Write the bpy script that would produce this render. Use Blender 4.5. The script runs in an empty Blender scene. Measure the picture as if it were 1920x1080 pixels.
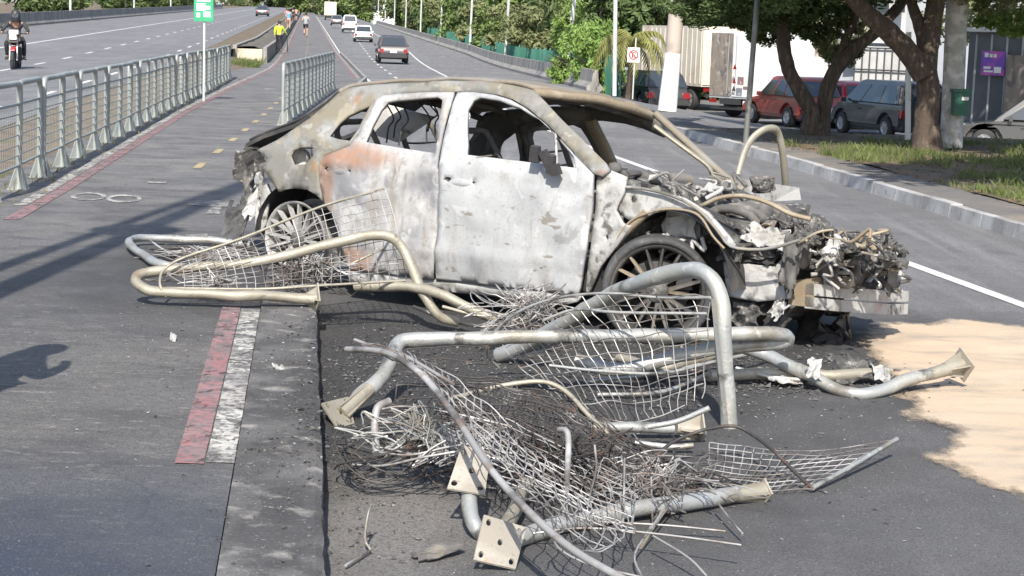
import bpy, bmesh, math, random
from math import sin, cos, pi, radians, atan, sqrt
from mathutils import Vector, Matrix, noise
from mathutils.geometry import delaunay_2d_cdt

# ------------------------------------------------------------------ camera, sky, sun, exposure
scene = bpy.context.scene
col = scene.collection
FPX, HOR, ROLL, CAMH = 3300.0, 69.0, 0.034, 1.87      # focal length in px of a 1920 px wide frame
PITCH = atan((540 - HOR) / FPX)
cam_data = bpy.data.cameras.new('camera')
cam_data.sensor_width = 36.0
cam_data.lens = 36.0 * FPX / 1920
cam_data.clip_end = 6000
cam = bpy.data.objects.new('camera', cam_data)
col.objects.link(cam)
cam.location = (0, 0, CAMH)
CAM_R = Matrix.Rotation(pi / 2 - PITCH, 3, 'X') @ Matrix.Rotation(ROLL, 3, 'Z')
cam.rotation_euler = CAM_R.to_euler()
scene.camera = cam

world = bpy.data.worlds.new('World')
scene.world = world
world.use_nodes = True
wn = world.node_tree.nodes
sky = wn.new('ShaderNodeTexSky')
sky.sky_type = 'NISHITA'
sky.sun_disc = False
SUN_EL = radians(42)
sky.sun_elevation = SUN_EL
sky.sun_rotation = pi
sky.dust_density = 2.5
sky.altitude = 700
wn['Background'].inputs['Strength'].default_value = 0.14
world.node_tree.links.new(sky.outputs[0], wn['Background'].inputs[0])
sun_data = bpy.data.lights.new('sun', 'SUN')
sun_data.energy = 4.6
sun_data.angle = radians(0.6)
sun_data.color = (1.0, 0.95, 0.86)
sun = bpy.data.objects.new('sun', sun_data)
col.objects.link(sun)
sun.rotation_euler = Vector((0.03, cos(SUN_EL), -sin(SUN_EL))).to_track_quat('-Z', 'Y').to_euler()
sun.location = (0, -20, 30)
vs = scene.view_settings
vs.view_transform = 'Standard'
vs.look = 'None'
vs.exposure = 0.72
vs.gamma = 1.0
scene.cycles.use_denoising = True
scene.cycles.max_bounces = 6
scene.cycles.transparent_max_bounces = 8

# ------------------------------------------------------------------ measuring helpers
CAMP = Vector((0, 0, CAMH))
def ray(px, py):
    return CAM_R @ Vector(((px - 960) / FPX, (540 - py) / FPX, -1.0))
def G(px, py, z=0.0):                      # survey: point at height z
    r = ray(px, py)
    return CAMP + r * ((z - CAMH) / r.z)
def D(px, py, Y):                          # survey: point at distance Y down the road
    r = ray(px, py)
    return CAMP + r * (Y / r.y)
def S(p):                                  # third number: height if below 3, else distance
    return G(*p) if p[2] < 3 else D(*p)

# ------------------------------------------------------------------ objects
def tag(o, label=None, cat=None, group=None, kind=None):
    if label: o['label'] = label
    if cat: o['category'] = cat
    if group: o['group'] = group
    if kind: o['kind'] = kind
    return o
def thing(name, label, cat, loc=(0, 0, 0), group=None, rotz=0.0):
    o = bpy.data.objects.new(name, None)
    o.empty_display_size = 0.1
    col.objects.link(o)
    o.location = loc
    o.rotation_euler = (0, 0, rotz)
    return tag(o, label, cat, group)
def root_loc(o):
    while o.parent: o = o.parent
    return Vector(o.location)
def copy_tree(o, parent=None):
    c = o.copy()
    col.objects.link(c)
    c.parent = parent
    for ch in o.children: copy_tree(ch, c)
    return c
def dup(o, loc, rotz=0.0, label=None, scale=None, group=None):
    c = copy_tree(o)
    c.location = loc
    c.rotation_euler = (0, 0, rotz)
    if scale: c.scale = scale if hasattr(scale, '__len__') else (scale,) * 3
    if label: c['label'] = label
    if group: c['group'] = group
    return c

def smooth_path(pts, n=4):
    pts = [Vector(p) for p in pts]
    if len(pts) < 3 or n < 2: return pts
    ext = [pts[0] * 2 - pts[1]] + pts + [pts[-1] * 2 - pts[-2]]
    out = []
    for i in range(1, len(ext) - 2):
        a, b, c, d = ext[i - 1:i + 3]
        for k in range(n):
            t = k / n
            out.append(0.5 * (2 * b + (c - a) * t + (2 * a - 5 * b + 4 * c - d) * t * t + (3 * b - a - 3 * c + d) * t ** 3))
    out.append(pts[-1])
    return out

class MB:
    def __init__(s): s.v = []; s.f = []; s.smooth = []
    def add(s, vs, fs, sm=False):
        o = len(s.v)
        s.v += [Vector(p) for p in vs]
        s.f += [tuple(i + o for i in f) for f in fs]
        s.smooth += [sm] * len(fs)
        return s
    def box(s, c, d, rz=0.0, taper=1.0, rx=0.0, ry=0.0):
        x, y, z = d[0] / 2, d[1] / 2, d[2] / 2
        vs = [(-x, -y, -z), (x, -y, -z), (x, y, -z), (-x, y, -z), (-x * taper, -y * taper, z), (x * taper, -y * taper, z), (x * taper, y * taper, z), (-x * taper, y * taper, z)]
        m = Matrix.Rotation(rz, 3, 'Z') @ Matrix.Rotation(ry, 3, 'Y') @ Matrix.Rotation(rx, 3, 'X')
        return s.add([m @ Vector(v) + Vector(c) for v in vs], [(0, 3, 2, 1), (4, 5, 6, 7), (0, 1, 5, 4), (1, 2, 6, 5), (2, 3, 7, 6), (3, 0, 4, 7)])
    def hexa(s, vs): return s.add(vs, [(0, 3, 2, 1), (4, 5, 6, 7), (0, 1, 5, 4), (1, 2, 6, 5), (2, 3, 7, 6), (3, 0, 4, 7)])
    def tube(s, pts, r, n=8, sub=4, caps=True, closed=False, flat=1.0):
        pts = smooth_path(pts, sub)
        m = len(pts)
        if m < 2: return s
        vs, fs = [], []
        prev = None
        for i, p in enumerate(pts):
            t = (pts[min(i + 1, m - 1)] - pts[max(i - 1, 0)])
            t = t.normalized() if t.length > 1e-9 else Vector((0, 0, 1))
            if prev is None:
                a = Vector((0, 0, 1)) if abs(t.z) < 0.9 else Vector((1, 0, 0))
                u = t.cross(a).normalized()
            else:
                u = (prev - t * prev.dot(t))
                u = u.normalized() if u.length > 1e-6 else t.orthogonal().normalized()
            prev = u
            w = t.cross(u)
            rr = r if not hasattr(r, '__len__') else r[0] + (r[-1] - r[0]) * i / (m - 1) if len(r) == 2 else r[min(int(i / max(sub, 1)), len(r) - 1)]
            for k in range(n):
                a = 2 * pi * k / n
                vs.append(p + u * (cos(a) * rr) + w * (sin(a) * rr * flat))
        for i in range(m - 1):
            for k in range(n):
                fs.append((i * n + k, i * n + (k + 1) % n, (i + 1) * n + (k + 1) % n, (i + 1) * n + k))
        s.add(vs, fs, n > 4)
        if caps:
            s.add(vs[:n], [tuple(range(n - 1, -1, -1))]); s.add(vs[-n:], [tuple(range(n))])
        return s
    def lathe(s, prof, n=24, axis='Y', c=(0, 0, 0), smooth=True):
        # prof: list of (radius, along axis)
        vs, fs = [], []
        for (r, h) in prof:
            for k in range(n):
                a = 2 * pi * k / n
                x, y = r * cos(a), r * sin(a)
                vs.append({'Y': Vector((x, h, y)), 'Z': Vector((x, y, h)), 'X': Vector((h, x, y))}[axis] + Vector(c))
        for i in range(len(prof) - 1):
            for k in range(n):
                fs.append((i * n + k, i * n + (k + 1) % n, (i + 1) * n + (k + 1) % n, (i + 1) * n + k))
        return s.add(vs, fs, smooth)
    def build(s, name, mat, parent=None, local=False, label=None, kind=None, merge=False):
        off = Vector((0, 0, 0))
        if parent is not None and not local: off = root_loc(parent)
        me = bpy.data.meshes.new(name)
        me.from_pydata([tuple(p - off) for p in s.v], [], s.f)
        me.polygons.foreach_set('use_smooth', s.smooth)
        if merge:
            bm = bmesh.new(); bm.from_mesh(me)
            bmesh.ops.remove_doubles(bm, verts=bm.verts, dist=1e-4)
            bmesh.ops.recalc_face_normals(bm, faces=bm.faces)
            bm.to_mesh(me); bm.free()
        me.update()
        me.materials.append(mat)
        o = bpy.data.objects.new(name, me)
        col.objects.link(o)
        o.parent = parent
        if label: o['label'] = label
        if kind: o['kind'] = kind
        return o
def clone(o, parent, loc=(0, 0, 0), rot=None, name=None):      # share mesh data between alike pieces
    c = o.copy()
    if name: c.name = name
    col.objects.link(c)
    c.parent = parent
    c.location = loc
    if rot: c.rotation_euler = rot
    return c

# ------------------------------------------------------------------ materials
def mat(name, c, rough=0.7, metal=0.0, layers=(), bump=0.0, bscale=60.0, coord='P', spec=0.5, stretch=None, emit=None, alpha=None, rlayers=()):
    m = bpy.data.materials.new(name)
    m.use_nodes = True
    nt = m.node_tree; N = nt.nodes; L = nt.links
    b = N['Principled BSDF']
    b.inputs['Roughness'].default_value = rough
    b.inputs['Metallic'].default_value = metal
    b.inputs['Specular IOR Level'].default_value = spec
    if coord == 'P':
        src = N.new('ShaderNodeNewGeometry').outputs['Position']
    else:
        src = N.new('ShaderNodeTexCoord').outputs['Object']
        if coord == 'R':
            oi = N.new('ShaderNodeObjectInfo'); ad = N.new('ShaderNodeVectorMath'); sc = N.new('ShaderNodeMath'); sc.operation = 'MULTIPLY'; sc.inputs[1].default_value = 37.0
            L.new(oi.outputs['Random'], sc.inputs[0]); ad.operation = 'ADD'
            L.new(src, ad.inputs[0]); L.new(sc.outputs[0], ad.inputs[1]); src = ad.outputs[0]
    def mapped(st):
        if not st: return src
        mp = N.new('ShaderNodeMapping'); mp.inputs['Scale'].default_value = st
        if len(st) > 3: mp.inputs['Rotation'].default_value = (0, 0, st[3])
        L.new(src, mp.inputs[0]); return mp.outputs[0]
    def rng(sock, lo, hi, smooth=True):
        mr = N.new('ShaderNodeMapRange'); mr.clamp = True
        mr.inputs['From Min'].default_value = lo; mr.inputs['From Max'].default_value = hi
        L.new(sock, mr.inputs['Value']); return mr.outputs[0]
    def noisetex(scale, detail=5.0, st=None, dist=0.0, r=0.55):
        t = N.new('ShaderNodeTexNoise'); t.inputs['Scale'].default_value = scale; t.inputs['Detail'].default_value = detail
        t.inputs['Roughness'].default_value = r; t.inputs['Distortion'].default_value = dist
        L.new(mapped(st), t.inputs['Vector']); return t.outputs[0]
    def mul(a, b_):
        x = N.new('ShaderNodeMath'); x.operation = 'MULTIPLY'; L.new(a, x.inputs[0])
        if hasattr(b_, 'links'): L.new(b_, x.inputs[1])
        else: x.inputs[1].default_value = b_
        return x.outputs[0]
    def mask(l):
        kind = l[0]
        if kind == 'N':        # ('N', color, scale, lo, hi, strength, stretch, detail)
            st = l[6] if len(l) > 6 else None; de = l[7] if len(l) > 7 else 6.0
            o = rng(noisetex(l[2], de, st, 0.3), l[3], l[4])
            return mul(o, l[5] if len(l) > 5 else 1.0)
        if kind == 'S':        # ('S', color, centre, radii, soft, noise scale, noise amount, strength): a patch with a ragged edge
            sub = N.new('ShaderNodeVectorMath'); sub.operation = 'SUBTRACT'; L.new(src, sub.inputs[0]); sub.inputs[1].default_value = l[2]
            dv = N.new('ShaderNodeVectorMath'); dv.operation = 'DIVIDE'; L.new(sub.outputs[0], dv.inputs[0]); dv.inputs[1].default_value = l[3]
            ln = N.new('ShaderNodeVectorMath'); ln.operation = 'LENGTH'; L.new(dv.outputs[0], ln.inputs[0])
            nz = mul(noisetex(l[5], 6.0), l[6])
            ad = N.new('ShaderNodeMath'); ad.operation = 'ADD'; L.new(ln.outputs['Value'], ad.inputs[0]); L.new(nz, ad.inputs[1])
            o = rng(ad.outputs[0], 1.0 + l[6] * 0.5 + l[4], 1.0 + l[6] * 0.5 - l[4])
            return mul(o, l[7] if len(l) > 7 else 1.0)
        if kind == 'V':        # ('V', color, scale, width, strength): crack network
            t = N.new('ShaderNodeTexVoronoi'); t.feature = 'DISTANCE_TO_EDGE'; t.inputs['Scale'].default_value = l[2]
            ds = N.new('ShaderNodeVectorMath'); ds.operation = 'ADD'
            nn = N.new('ShaderNodeTexNoise'); nn.inputs['Scale'].default_value = l[2] * 2.5; nn.inputs['Detail'].default_value = 4
            L.new(src, nn.inputs['Vector']); vm = N.new('ShaderNodeVectorMath'); vm.operation = 'SCALE'; vm.inputs['Scale'].default_value = 0.5 / l[2]
            L.new(nn.outputs['Color'], vm.inputs[0]); L.new(src, ds.inputs[0]); L.new(vm.outputs[0], ds.inputs[1]); L.new(ds.outputs[0], t.inputs['Vector'])
            return mul(rng(t.outputs[0], l[3], l[3] * 0.3), l[4])
    sock = None
    for l in layers:
        mk = mask(l)
        mx = N.new('ShaderNodeMix'); mx.data_type = 'RGBA'
        if sock is None: mx.inputs[6].default_value = (*c, 1)
        else: L.new(sock, mx.inputs[6])
        mx.inputs[7].default_value = (*l[1], 1)
        L.new(mk, mx.inputs[0]); sock = mx.outputs[2]
    if sock is None: b.inputs['Base Color'].default_value = (*c, 1)
    else: L.new(sock, b.inputs['Base Color'])
    rs = None
    for l in rlayers:          # roughness patches: colour slot holds (value,)
        mk = mask(l)
        mx = N.new('ShaderNodeMix'); mx.data_type = 'FLOAT'
        if rs is None: mx.inputs[2].default_value = rough
        else: L.new(rs, mx.inputs[2])
        mx.inputs[3].default_value = l[1][0]
        L.new(mk, mx.inputs[0]); rs = mx.outputs[0]
    if rs is not None: L.new(rs, b.inputs['Roughness'])
    if bump:
        bp = N.new('ShaderNodeBump'); bp.inputs['Strength'].default_value = bump; bp.inputs['Distance'].default_value = 0.02
        L.new(noisetex(bscale, 8.0, None, 0.0, 0.65), bp.inputs['Height']); L.new(bp.outputs[0], b.inputs['Normal'])
    if emit:
        b.inputs['Emission Color'].default_value = (*emit[0], 1); b.inputs['Emission Strength'].default_value = emit[1]
    return m

def gray(v, t=0.0): return (v * (1 + t), v, v * (1 - t))
CARC = (0.6, 12.3, 0.0)
M = {}
M['asphalt'] = mat('asphalt', (0.175, 0.171, 0.174), 0.88, layers=[
    ('N', (0.22, 0.216, 0.219), 0.35, 0.42, 0.62, 1.0), ('N', (0.125, 0.122, 0.125), 2.2, 0.5, 0.68, 0.7), ('N', (0.29, 0.285, 0.285), 0.7, 0.52, 0.7, 0.6, (5, 0.35, 1)),
    ('V', (0.08, 0.08, 0.083), 0.5, 0.005, 0.4),
    ('S', (0.085, 0.082, 0.08), (0.4, 7.5, 0), (3.6, 6.0, 3.0), 0.5, 1.2, 1.6, 0.62), ('S', (0.03, 0.029, 0.029), (0.4, 11.0, 0), (2.7, 2.1, 2.0), 0.4, 1.6, 1.3, 0.93), ('S', (0.035, 0.034, 0.033), (-0.1, 8.3, 0), (1.6, 2.0, 2.0), 0.45, 2.4, 1.3, 0.85), ('S', (0.03, 0.029, 0.029), (-0.75, 8.8, 0), (0.5, 2.6, 2.0), 0.4, 4.0, 1.4, 0.9), ('S', (0.3, 0.28, 0.26), (-0.45, 6.6, 0), (0.38, 0.8, 1.0), 0.5, 3.5, 1.2, 0.6),
    ('N', (0.07, 0.068, 0.069), 34, 0.5, 0.62, 0.45), ('N', (0.035, 0.035, 0.036), 95, 0.5, 0.62, 0.7), ('N', (0.3, 0.29, 0.28), 120, 0.58, 0.68, 0.42), ('N', (0.42, 0.4, 0.38), 55, 0.66, 0.7, 0.8)], bump=0.7, bscale=120, rlayers=[('N', (0.7,), 1.3, 0.5, 0.7, 0.8)])
M['path'] = mat('path_asphalt', (0.17, 0.163, 0.163), 0.85, layers=[
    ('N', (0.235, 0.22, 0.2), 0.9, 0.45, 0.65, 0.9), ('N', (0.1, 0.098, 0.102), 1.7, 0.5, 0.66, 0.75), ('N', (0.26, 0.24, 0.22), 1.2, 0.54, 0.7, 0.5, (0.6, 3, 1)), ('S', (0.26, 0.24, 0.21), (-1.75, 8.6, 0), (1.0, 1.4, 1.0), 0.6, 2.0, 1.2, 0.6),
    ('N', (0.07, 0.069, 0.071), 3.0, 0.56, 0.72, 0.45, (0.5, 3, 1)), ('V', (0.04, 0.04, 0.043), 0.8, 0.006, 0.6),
    ('S', (0.08, 0.076, 0.074), (-1.9, 9.0, 0), (2.6, 8.0, 3.0), 0.5, 1.0, 1.6, 0.55), ('N', (0.05, 0.048, 0.049), 1.6, 0.5, 0.66, 0.55, (0.8, 1.6, 1)), ('N', (0.3, 0.28, 0.25), 7, 0.6, 0.64, 0.5, (1, 3, 1)), ('S', (0.035, 0.033, 0.034), (-1.6, 12.0, 0), (1.7, 2.0, 2.0), 0.4, 2.0, 1.2, 0.8), ('S', (0.03, 0.04, 0.065), (-1.7, 5.3, 0.1), (0.9, 1.0, 2.0), 0.8, 2.0, 1.2, 0.95), ('N', (0.06, 0.058, 0.058), 34, 0.5, 0.62, 0.45), ('N', (0.035, 0.035, 0.036), 95, 0.5, 0.62, 0.65), ('N', (0.3, 0.285, 0.275), 120, 0.58, 0.68, 0.4)],  # includes a bluish darker patch at the near left corner
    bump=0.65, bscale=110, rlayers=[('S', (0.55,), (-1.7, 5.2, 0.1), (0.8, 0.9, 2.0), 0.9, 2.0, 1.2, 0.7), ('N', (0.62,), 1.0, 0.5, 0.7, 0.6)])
M['kerb'] = mat('kerb_concrete', (0.15, 0.143, 0.138), 0.9, layers=[
    ('N', (0.06, 0.058, 0.058), 2.2, 0.44, 0.6, 0.85), ('N', (0.05, 0.048, 0.048), 5, 0.54, 0.58, 0.7, (1, 0.4, 1)), ('S', (0.045, 0.043, 0.042), (-0.75, 9.3, 0.15), (0.5, 2.6, 1.0), 0.5, 4, 1.6, 0.7), ('N', (0.36, 0.34, 0.31), 6, 0.57, 0.7, 0.7), ('N', (0.06, 0.06, 0.06), 60, 0.56, 0.68, 0.7), ('N', (0.42, 0.4, 0.38), 90, 0.63, 0.7, 0.7)], bump=0.7, bscale=70)
M['kerb_far'] = mat('pale_kerb', (0.42, 0.41, 0.4), 0.9, layers=[('N', (0.22, 0.21, 0.2), 1.5, 0.45, 0.65, 0.8), ('N', (0.12, 0.12, 0.12), 12, 0.58, 0.7, 0.6)], bump=0.5, bscale=40)
M['concrete'] = mat('old_concrete', (0.3, 0.285, 0.265), 0.92, layers=[('N', (0.14, 0.13, 0.12), 1.0, 0.42, 0.6, 0.9, (3, 3, 0.4)), ('N', (0.4, 0.37, 0.33), 3, 0.55, 0.7, 0.7), ('N', (0.09, 0.085, 0.08), 14, 0.58, 0.7, 0.6)], bump=0.5, bscale=30)
M['road_white'] = mat('worn_white_paint', (0.5, 0.48, 0.44), 0.8, layers=[('N', (0.36, 0.34, 0.31), 1.2, 0.45, 0.62, 0.8), ('N', (0.17, 0.16, 0.155), 4, 0.48, 0.58, 0.8), ('N', (0.1, 0.097, 0.095), 9, 0.55, 0.59, 0.9), ('N', (0.12, 0.115, 0.11), 32, 0.48, 0.58, 0.85), ('N', (0.2, 0.19, 0.18), 14, 0.54, 0.62, 0.6, (1, 2, 1))], bump=0.3, bscale=120)
M['road_red'] = mat('worn_red_paint', (0.27, 0.125, 0.125), 0.82, layers=[('N', (0.33, 0.19, 0.185), 2.0, 0.45, 0.62, 0.8), ('N', (0.2, 0.14, 0.14), 4, 0.48, 0.58, 0.8), ('N', (0.1, 0.095, 0.095), 9, 0.55, 0.59, 0.9), ('N', (0.13, 0.11, 0.11), 32, 0.48, 0.58, 0.85), ('N', (0.22, 0.17, 0.165), 14, 0.54, 0.62, 0.6, (1, 2, 1))], bump=0.3, bscale=120)
M['road_yellow'] = mat('worn_yellow_paint', (0.36, 0.29, 0.16), 0.82, layers=[('N', (0.2, 0.18, 0.14), 8, 0.5, 0.64, 0.8)], bump=0.3)
M['sand'] = mat('sand', (0.53, 0.41, 0.29), 0.95, layers=[('N', (0.42, 0.34, 0.27), 2.5, 0.5, 0.7, 0.8, (0.6, 3, 1)), ('N', (0.3, 0.26, 0.22), 2.0, 0.52, 0.68, 0.75, (0.7, 1.6, 1)), ('N', (0.58, 0.47, 0.355), 1.0, 0.5, 0.7, 0.7), ('N', (0.3, 0.24, 0.19), 60, 0.66, 0.72, 0.6)], bump=0.6, bscale=90)
M['soil'] = mat('dry_soil', (0.16, 0.115, 0.08), 0.95, layers=[('N', (0.09, 0.07, 0.05), 1.5, 0.45, 0.62, 0.8), ('N', (0.25, 0.19, 0.13), 5, 0.55, 0.7, 0.8), ('N', (0.07, 0.1, 0.03), 0.8, 0.52, 0.66, 0.7)], bump=0.8, bscale=25)
M['dirt_top'] = mat('planter_soil', (0.12, 0.105, 0.085), 0.95, layers=[('N', (0.06, 0.055, 0.045), 0.8, 0.45, 0.62, 0.9), ('N', (0.2, 0.18, 0.15), 3, 0.55, 0.7, 0.8)], bump=0.8, bscale=12)
M['terrain'] = mat('terrain_soil', (0.1, 0.1, 0.06), 0.95, layers=[('N', (0.06, 0.08, 0.03), 0.05, 0.4, 0.6, 0.8)])
M['galv'] = mat('scorched_galvanised_steel', (0.34, 0.35, 0.345), 0.5, 0.4, layers=[
    ('N', (0.42, 0.4, 0.34), 2.2, 0.46, 0.62, 0.7), ('N', (0.2, 0.175, 0.14), 3.5, 0.53, 0.66, 0.8), ('N', (0.07, 0.065, 0.06), 5, 0.58, 0.66, 0.8), ('N', (0.55, 0.54, 0.52), 16, 0.6, 0.66, 0.6), ('N', (0.35, 0.33, 0.3), 40, 0.55, 0.7, 0.5)], bump=0.25, bscale=50)
M['galv_tan'] = mat('heat_stained_steel', (0.3, 0.275, 0.22), 0.55, 0.35, layers=[
    ('N', (0.37, 0.345, 0.285), 4, 0.48, 0.62, 0.7), ('N', (0.22, 0.17, 0.12), 5, 0.56, 0.7, 0.8), ('N', (0.1, 0.09, 0.08), 14, 0.6, 0.72, 0.6)], bump=0.25, bscale=50)
M['wire'] = mat('scorched_wire', (0.32, 0.31, 0.3), 0.5, 0.3, layers=[('N', (0.5, 0.485, 0.47), 2.5, 0.5, 0.62, 0.8), ('N', (0.1, 0.085, 0.075), 4, 0.48, 0.6, 0.9), ('N', (0.22, 0.15, 0.11), 9, 0.56, 0.66, 0.7)])
M['wire_dark'] = mat('burnt_wire', (0.05, 0.045, 0.042), 0.6, 0.2, layers=[('N', (0.2, 0.19, 0.18), 6, 0.55, 0.68, 0.8), ('N', (0.2, 0.1, 0.06), 9, 0.58, 0.7, 0.6)])
M['plate'] = mat('cream_stained_plate', (0.31, 0.28, 0.235), 0.6, 0.1, layers=[('N', (0.4, 0.37, 0.32), 9, 0.5, 0.65, 0.8), ('N', (0.3, 0.2, 0.13), 14, 0.58, 0.7, 0.7), ('N', (0.12, 0.1, 0.09), 40, 0.62, 0.7, 0.5)], bump=0.2)
M['fence'] = mat('weathered_teal_steel', (0.29, 0.305, 0.295), 0.55, 0.2, layers=[('N', (0.36, 0.38, 0.35), 1.5, 0.48, 0.62, 0.7), ('N', (0.2, 0.17, 0.13), 8, 0.6, 0.72, 0.7), ('N', (0.18, 0.25, 0.24), 3.5, 0.55, 0.7, 0.6)], bump=0.15)
M['ash_white'] = mat('ash_white_metal', (0.36, 0.355, 0.345), 0.75, 0.1, layers=[('N', (0.46, 0.455, 0.44), 3, 0.46, 0.6, 0.8), ('N', (0.2, 0.19, 0.17), 6, 0.52, 0.64, 0.8), ('N', (0.08, 0.075, 0.07), 11, 0.56, 0.68, 0.9), ('N', (0.35, 0.22, 0.13), 4, 0.62, 0.72, 0.6)], bump=0.3, bscale=45)
M['char'] = mat('charred_mass', (0.07, 0.067, 0.064), 0.9, 0.0, layers=[('N', (0.17, 0.165, 0.155), 7, 0.47, 0.6, 0.85), ('N', (0.025, 0.024, 0.024), 11, 0.54, 0.66, 0.8), ('N', (0.36, 0.35, 0.33), 24, 0.56, 0.66, 0.75), ('N', (0.14, 0.07, 0.045), 7, 0.6, 0.7, 0.5)], bump=0.9, bscale=60)
M['soot'] = mat('soot_black_steel', (0.035, 0.034, 0.035), 0.85, 0.0, layers=[('N', (0.09, 0.085, 0.08), 5, 0.5, 0.68, 0.8), ('N', (0.16, 0.12, 0.09), 9, 0.6, 0.72, 0.6)], bump=0.4)
M['tan_burnt'] = mat('tan_burnt_steel', (0.25, 0.2, 0.14), 0.75, 0.1, layers=[('N', (0.34, 0.3, 0.235), 5, 0.5, 0.64, 0.8), ('N', (0.24, 0.16, 0.1), 7, 0.56, 0.7, 0.8), ('N', (0.1, 0.09, 0.08), 16, 0.6, 0.72, 0.6)], bump=0.3)
def add_wear(m, scale, lo, hi, st=(1, 1, 1)):       # paint worn through to the surface below
    nt = m.node_tree; N = nt.nodes; L = nt.links
    g = N.new('ShaderNodeNewGeometry'); mp = N.new('ShaderNodeMapping'); mp.inputs['Scale'].default_value = st
    n = N.new('ShaderNodeTexNoise'); n.inputs['Scale'].default_value = scale; n.inputs['Detail'].default_value = 12; n.inputs['Roughness'].default_value = 0.7
    r = N.new('ShaderNodeMapRange'); r.inputs['From Min'].default_value = lo; r.inputs['From Max'].default_value = hi
    L.new(g.outputs['Position'], mp.inputs[0]); L.new(mp.outputs[0], n.inputs['Vector']); L.new(n.outputs[0], r.inputs['Value']); L.new(r.outputs[0], N['Principled BSDF'].inputs['Alpha'])
add_wear(M['road_red'], 8, 0.36, 0.46, (1.4, 0.9, 1))
add_wear(M['road_white'], 8, 0.37, 0.47, (1.4, 0.9, 1))
M['line_white'] = mat('road_line_white', (0.56, 0.555, 0.535), 0.7, layers=[('N', (0.45, 0.44, 0.42), 1.5, 0.5, 0.66, 0.6), ('N', (0.25, 0.245, 0.24), 24, 0.56, 0.66, 0.5)], bump=0.2)
# ------------------------------------------------------------------ road geometry (o = offset from the road axis, which runs along (-0.12, 1))
def lerp_tab(tab, y):
    if y <= tab[0][0]: return tab[0][1]
    for (a, va), (b, vb) in zip(tab, tab[1:]):
        if y <= b: return va + (vb - va) * (y - a) / (b - a)
    return tab[-1][1]
def zR(Y): return 0.0 if Y < 95 else (0.00022 * (Y - 95) ** 2 if Y < 129 else 0.2543 + 0.015 * (Y - 129))
def zP(Y): return 0.17 + (0 if Y < 50 else 0.006 * (Y - 50) if Y < 112 else 0.372 + 0.015 * (Y - 112))
def zL(Y): return 0.2 + (0.008 * (Y - 20) if Y < 60 else 0.32 + 0.016 * (Y - 60))
def ox(o, Y): return o - 0.12 * Y
YS = [2 + 0.1 * i for i in range(100)] + [12 + 0.5 * i for i in range(56)] + [40 + 2 * i for i in range(60)] + [160 + 10 * i for i in range(55)]
def strip(name, o0, o1, zf, y0, y1, m, nx=6, dz=0.0, parent=None, kind='structure', z1=None, jag=0.0):
    ys = [y0] + [y for y in YS if y0 < y < y1] + [y1]
    b = MB(); vs = []; fs = []
    rnd = random.Random(hash(name) & 255 if False else len(name))
    for y in ys:
        a, c = (o0(y) if callable(o0) else o0), (o1(y) if callable(o1) else o1)
        j0, j1 = (rnd.uniform(-jag, jag), rnd.uniform(-jag, jag)) if jag else (0, 0)
        for k in range(nx + 1):
            t = k / nx
            z = zf(y) + dz
            if z1: z = z + (z1(y) - zf(y)) * t
            vs.append((ox(a + j0 + (c + j1 - a - j0) * t, y), y, z))
    n = nx + 1
    for i in range(len(ys) - 1):
        for k in range(nx):
            fs.append((i * n + k, i * n + k + 1, (i + 1) * n + k + 1, (i + 1) * n + k))
    b.add(vs, fs)
    o = b.build(name, m, parent)
    if parent is None and kind: o['kind'] = kind
    return o

# ground sheet to the horizon
MB().add([(-2500, -60, -1.1), (2500, -60, -1.1), (2500, 4000, -1.1), (-2500, 4000, -1.1)], [(0, 1, 2, 3)]).build('ground', M['terrain'])['kind'] = 'structure'
KE = 0.09                                            # kerb edge of the cycle path
road_edge = [(0, 7.3), (18, 7.3), (28, 7.55), (39, 7.6), (46, 10.3), (66, 10.4), (137, 12.3), (400, 12.6)]
road = strip('main_road', lambda y: lerp_tab([(0, KE - 0.02), (33, KE - 0.02), (60, 1.98), (900, 1.98)], y), lambda y: lerp_tab(road_edge, y), zR, 2, 700, M['asphalt'], 10)
left_road = strip('far_carriageway', -19.0, -4.6, zL, 12, 700, M['asphalt'], 6)
PATH_L = [(0, -3.35), (62, -3.1), (79, -1.75), (900, -1.75)]
PATH_R = [(0, -0.26), (31, -0.26), (33, KE), (60, 1.95), (900, 1.95)]
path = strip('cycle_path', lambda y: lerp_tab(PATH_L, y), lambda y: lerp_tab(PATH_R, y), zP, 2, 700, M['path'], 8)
strip('median_soil', -4.62, lambda y: lerp_tab(PATH_L, y) + 0.005, zL, 2, 78, M['soil'], 4, dz=-0.01, z1=lambda y: zP(y) + 0.0)
strip('median_strip', -4.62, -3.2, zL, 78, 420, M['soil'], 3, dz=-0.01, z1=lambda y: zP(y) + 0.6)
strip('far_verge', -60, -19.0, zL, 12, 700, M['soil'], 2, dz=0.02, z1=zL)

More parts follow.
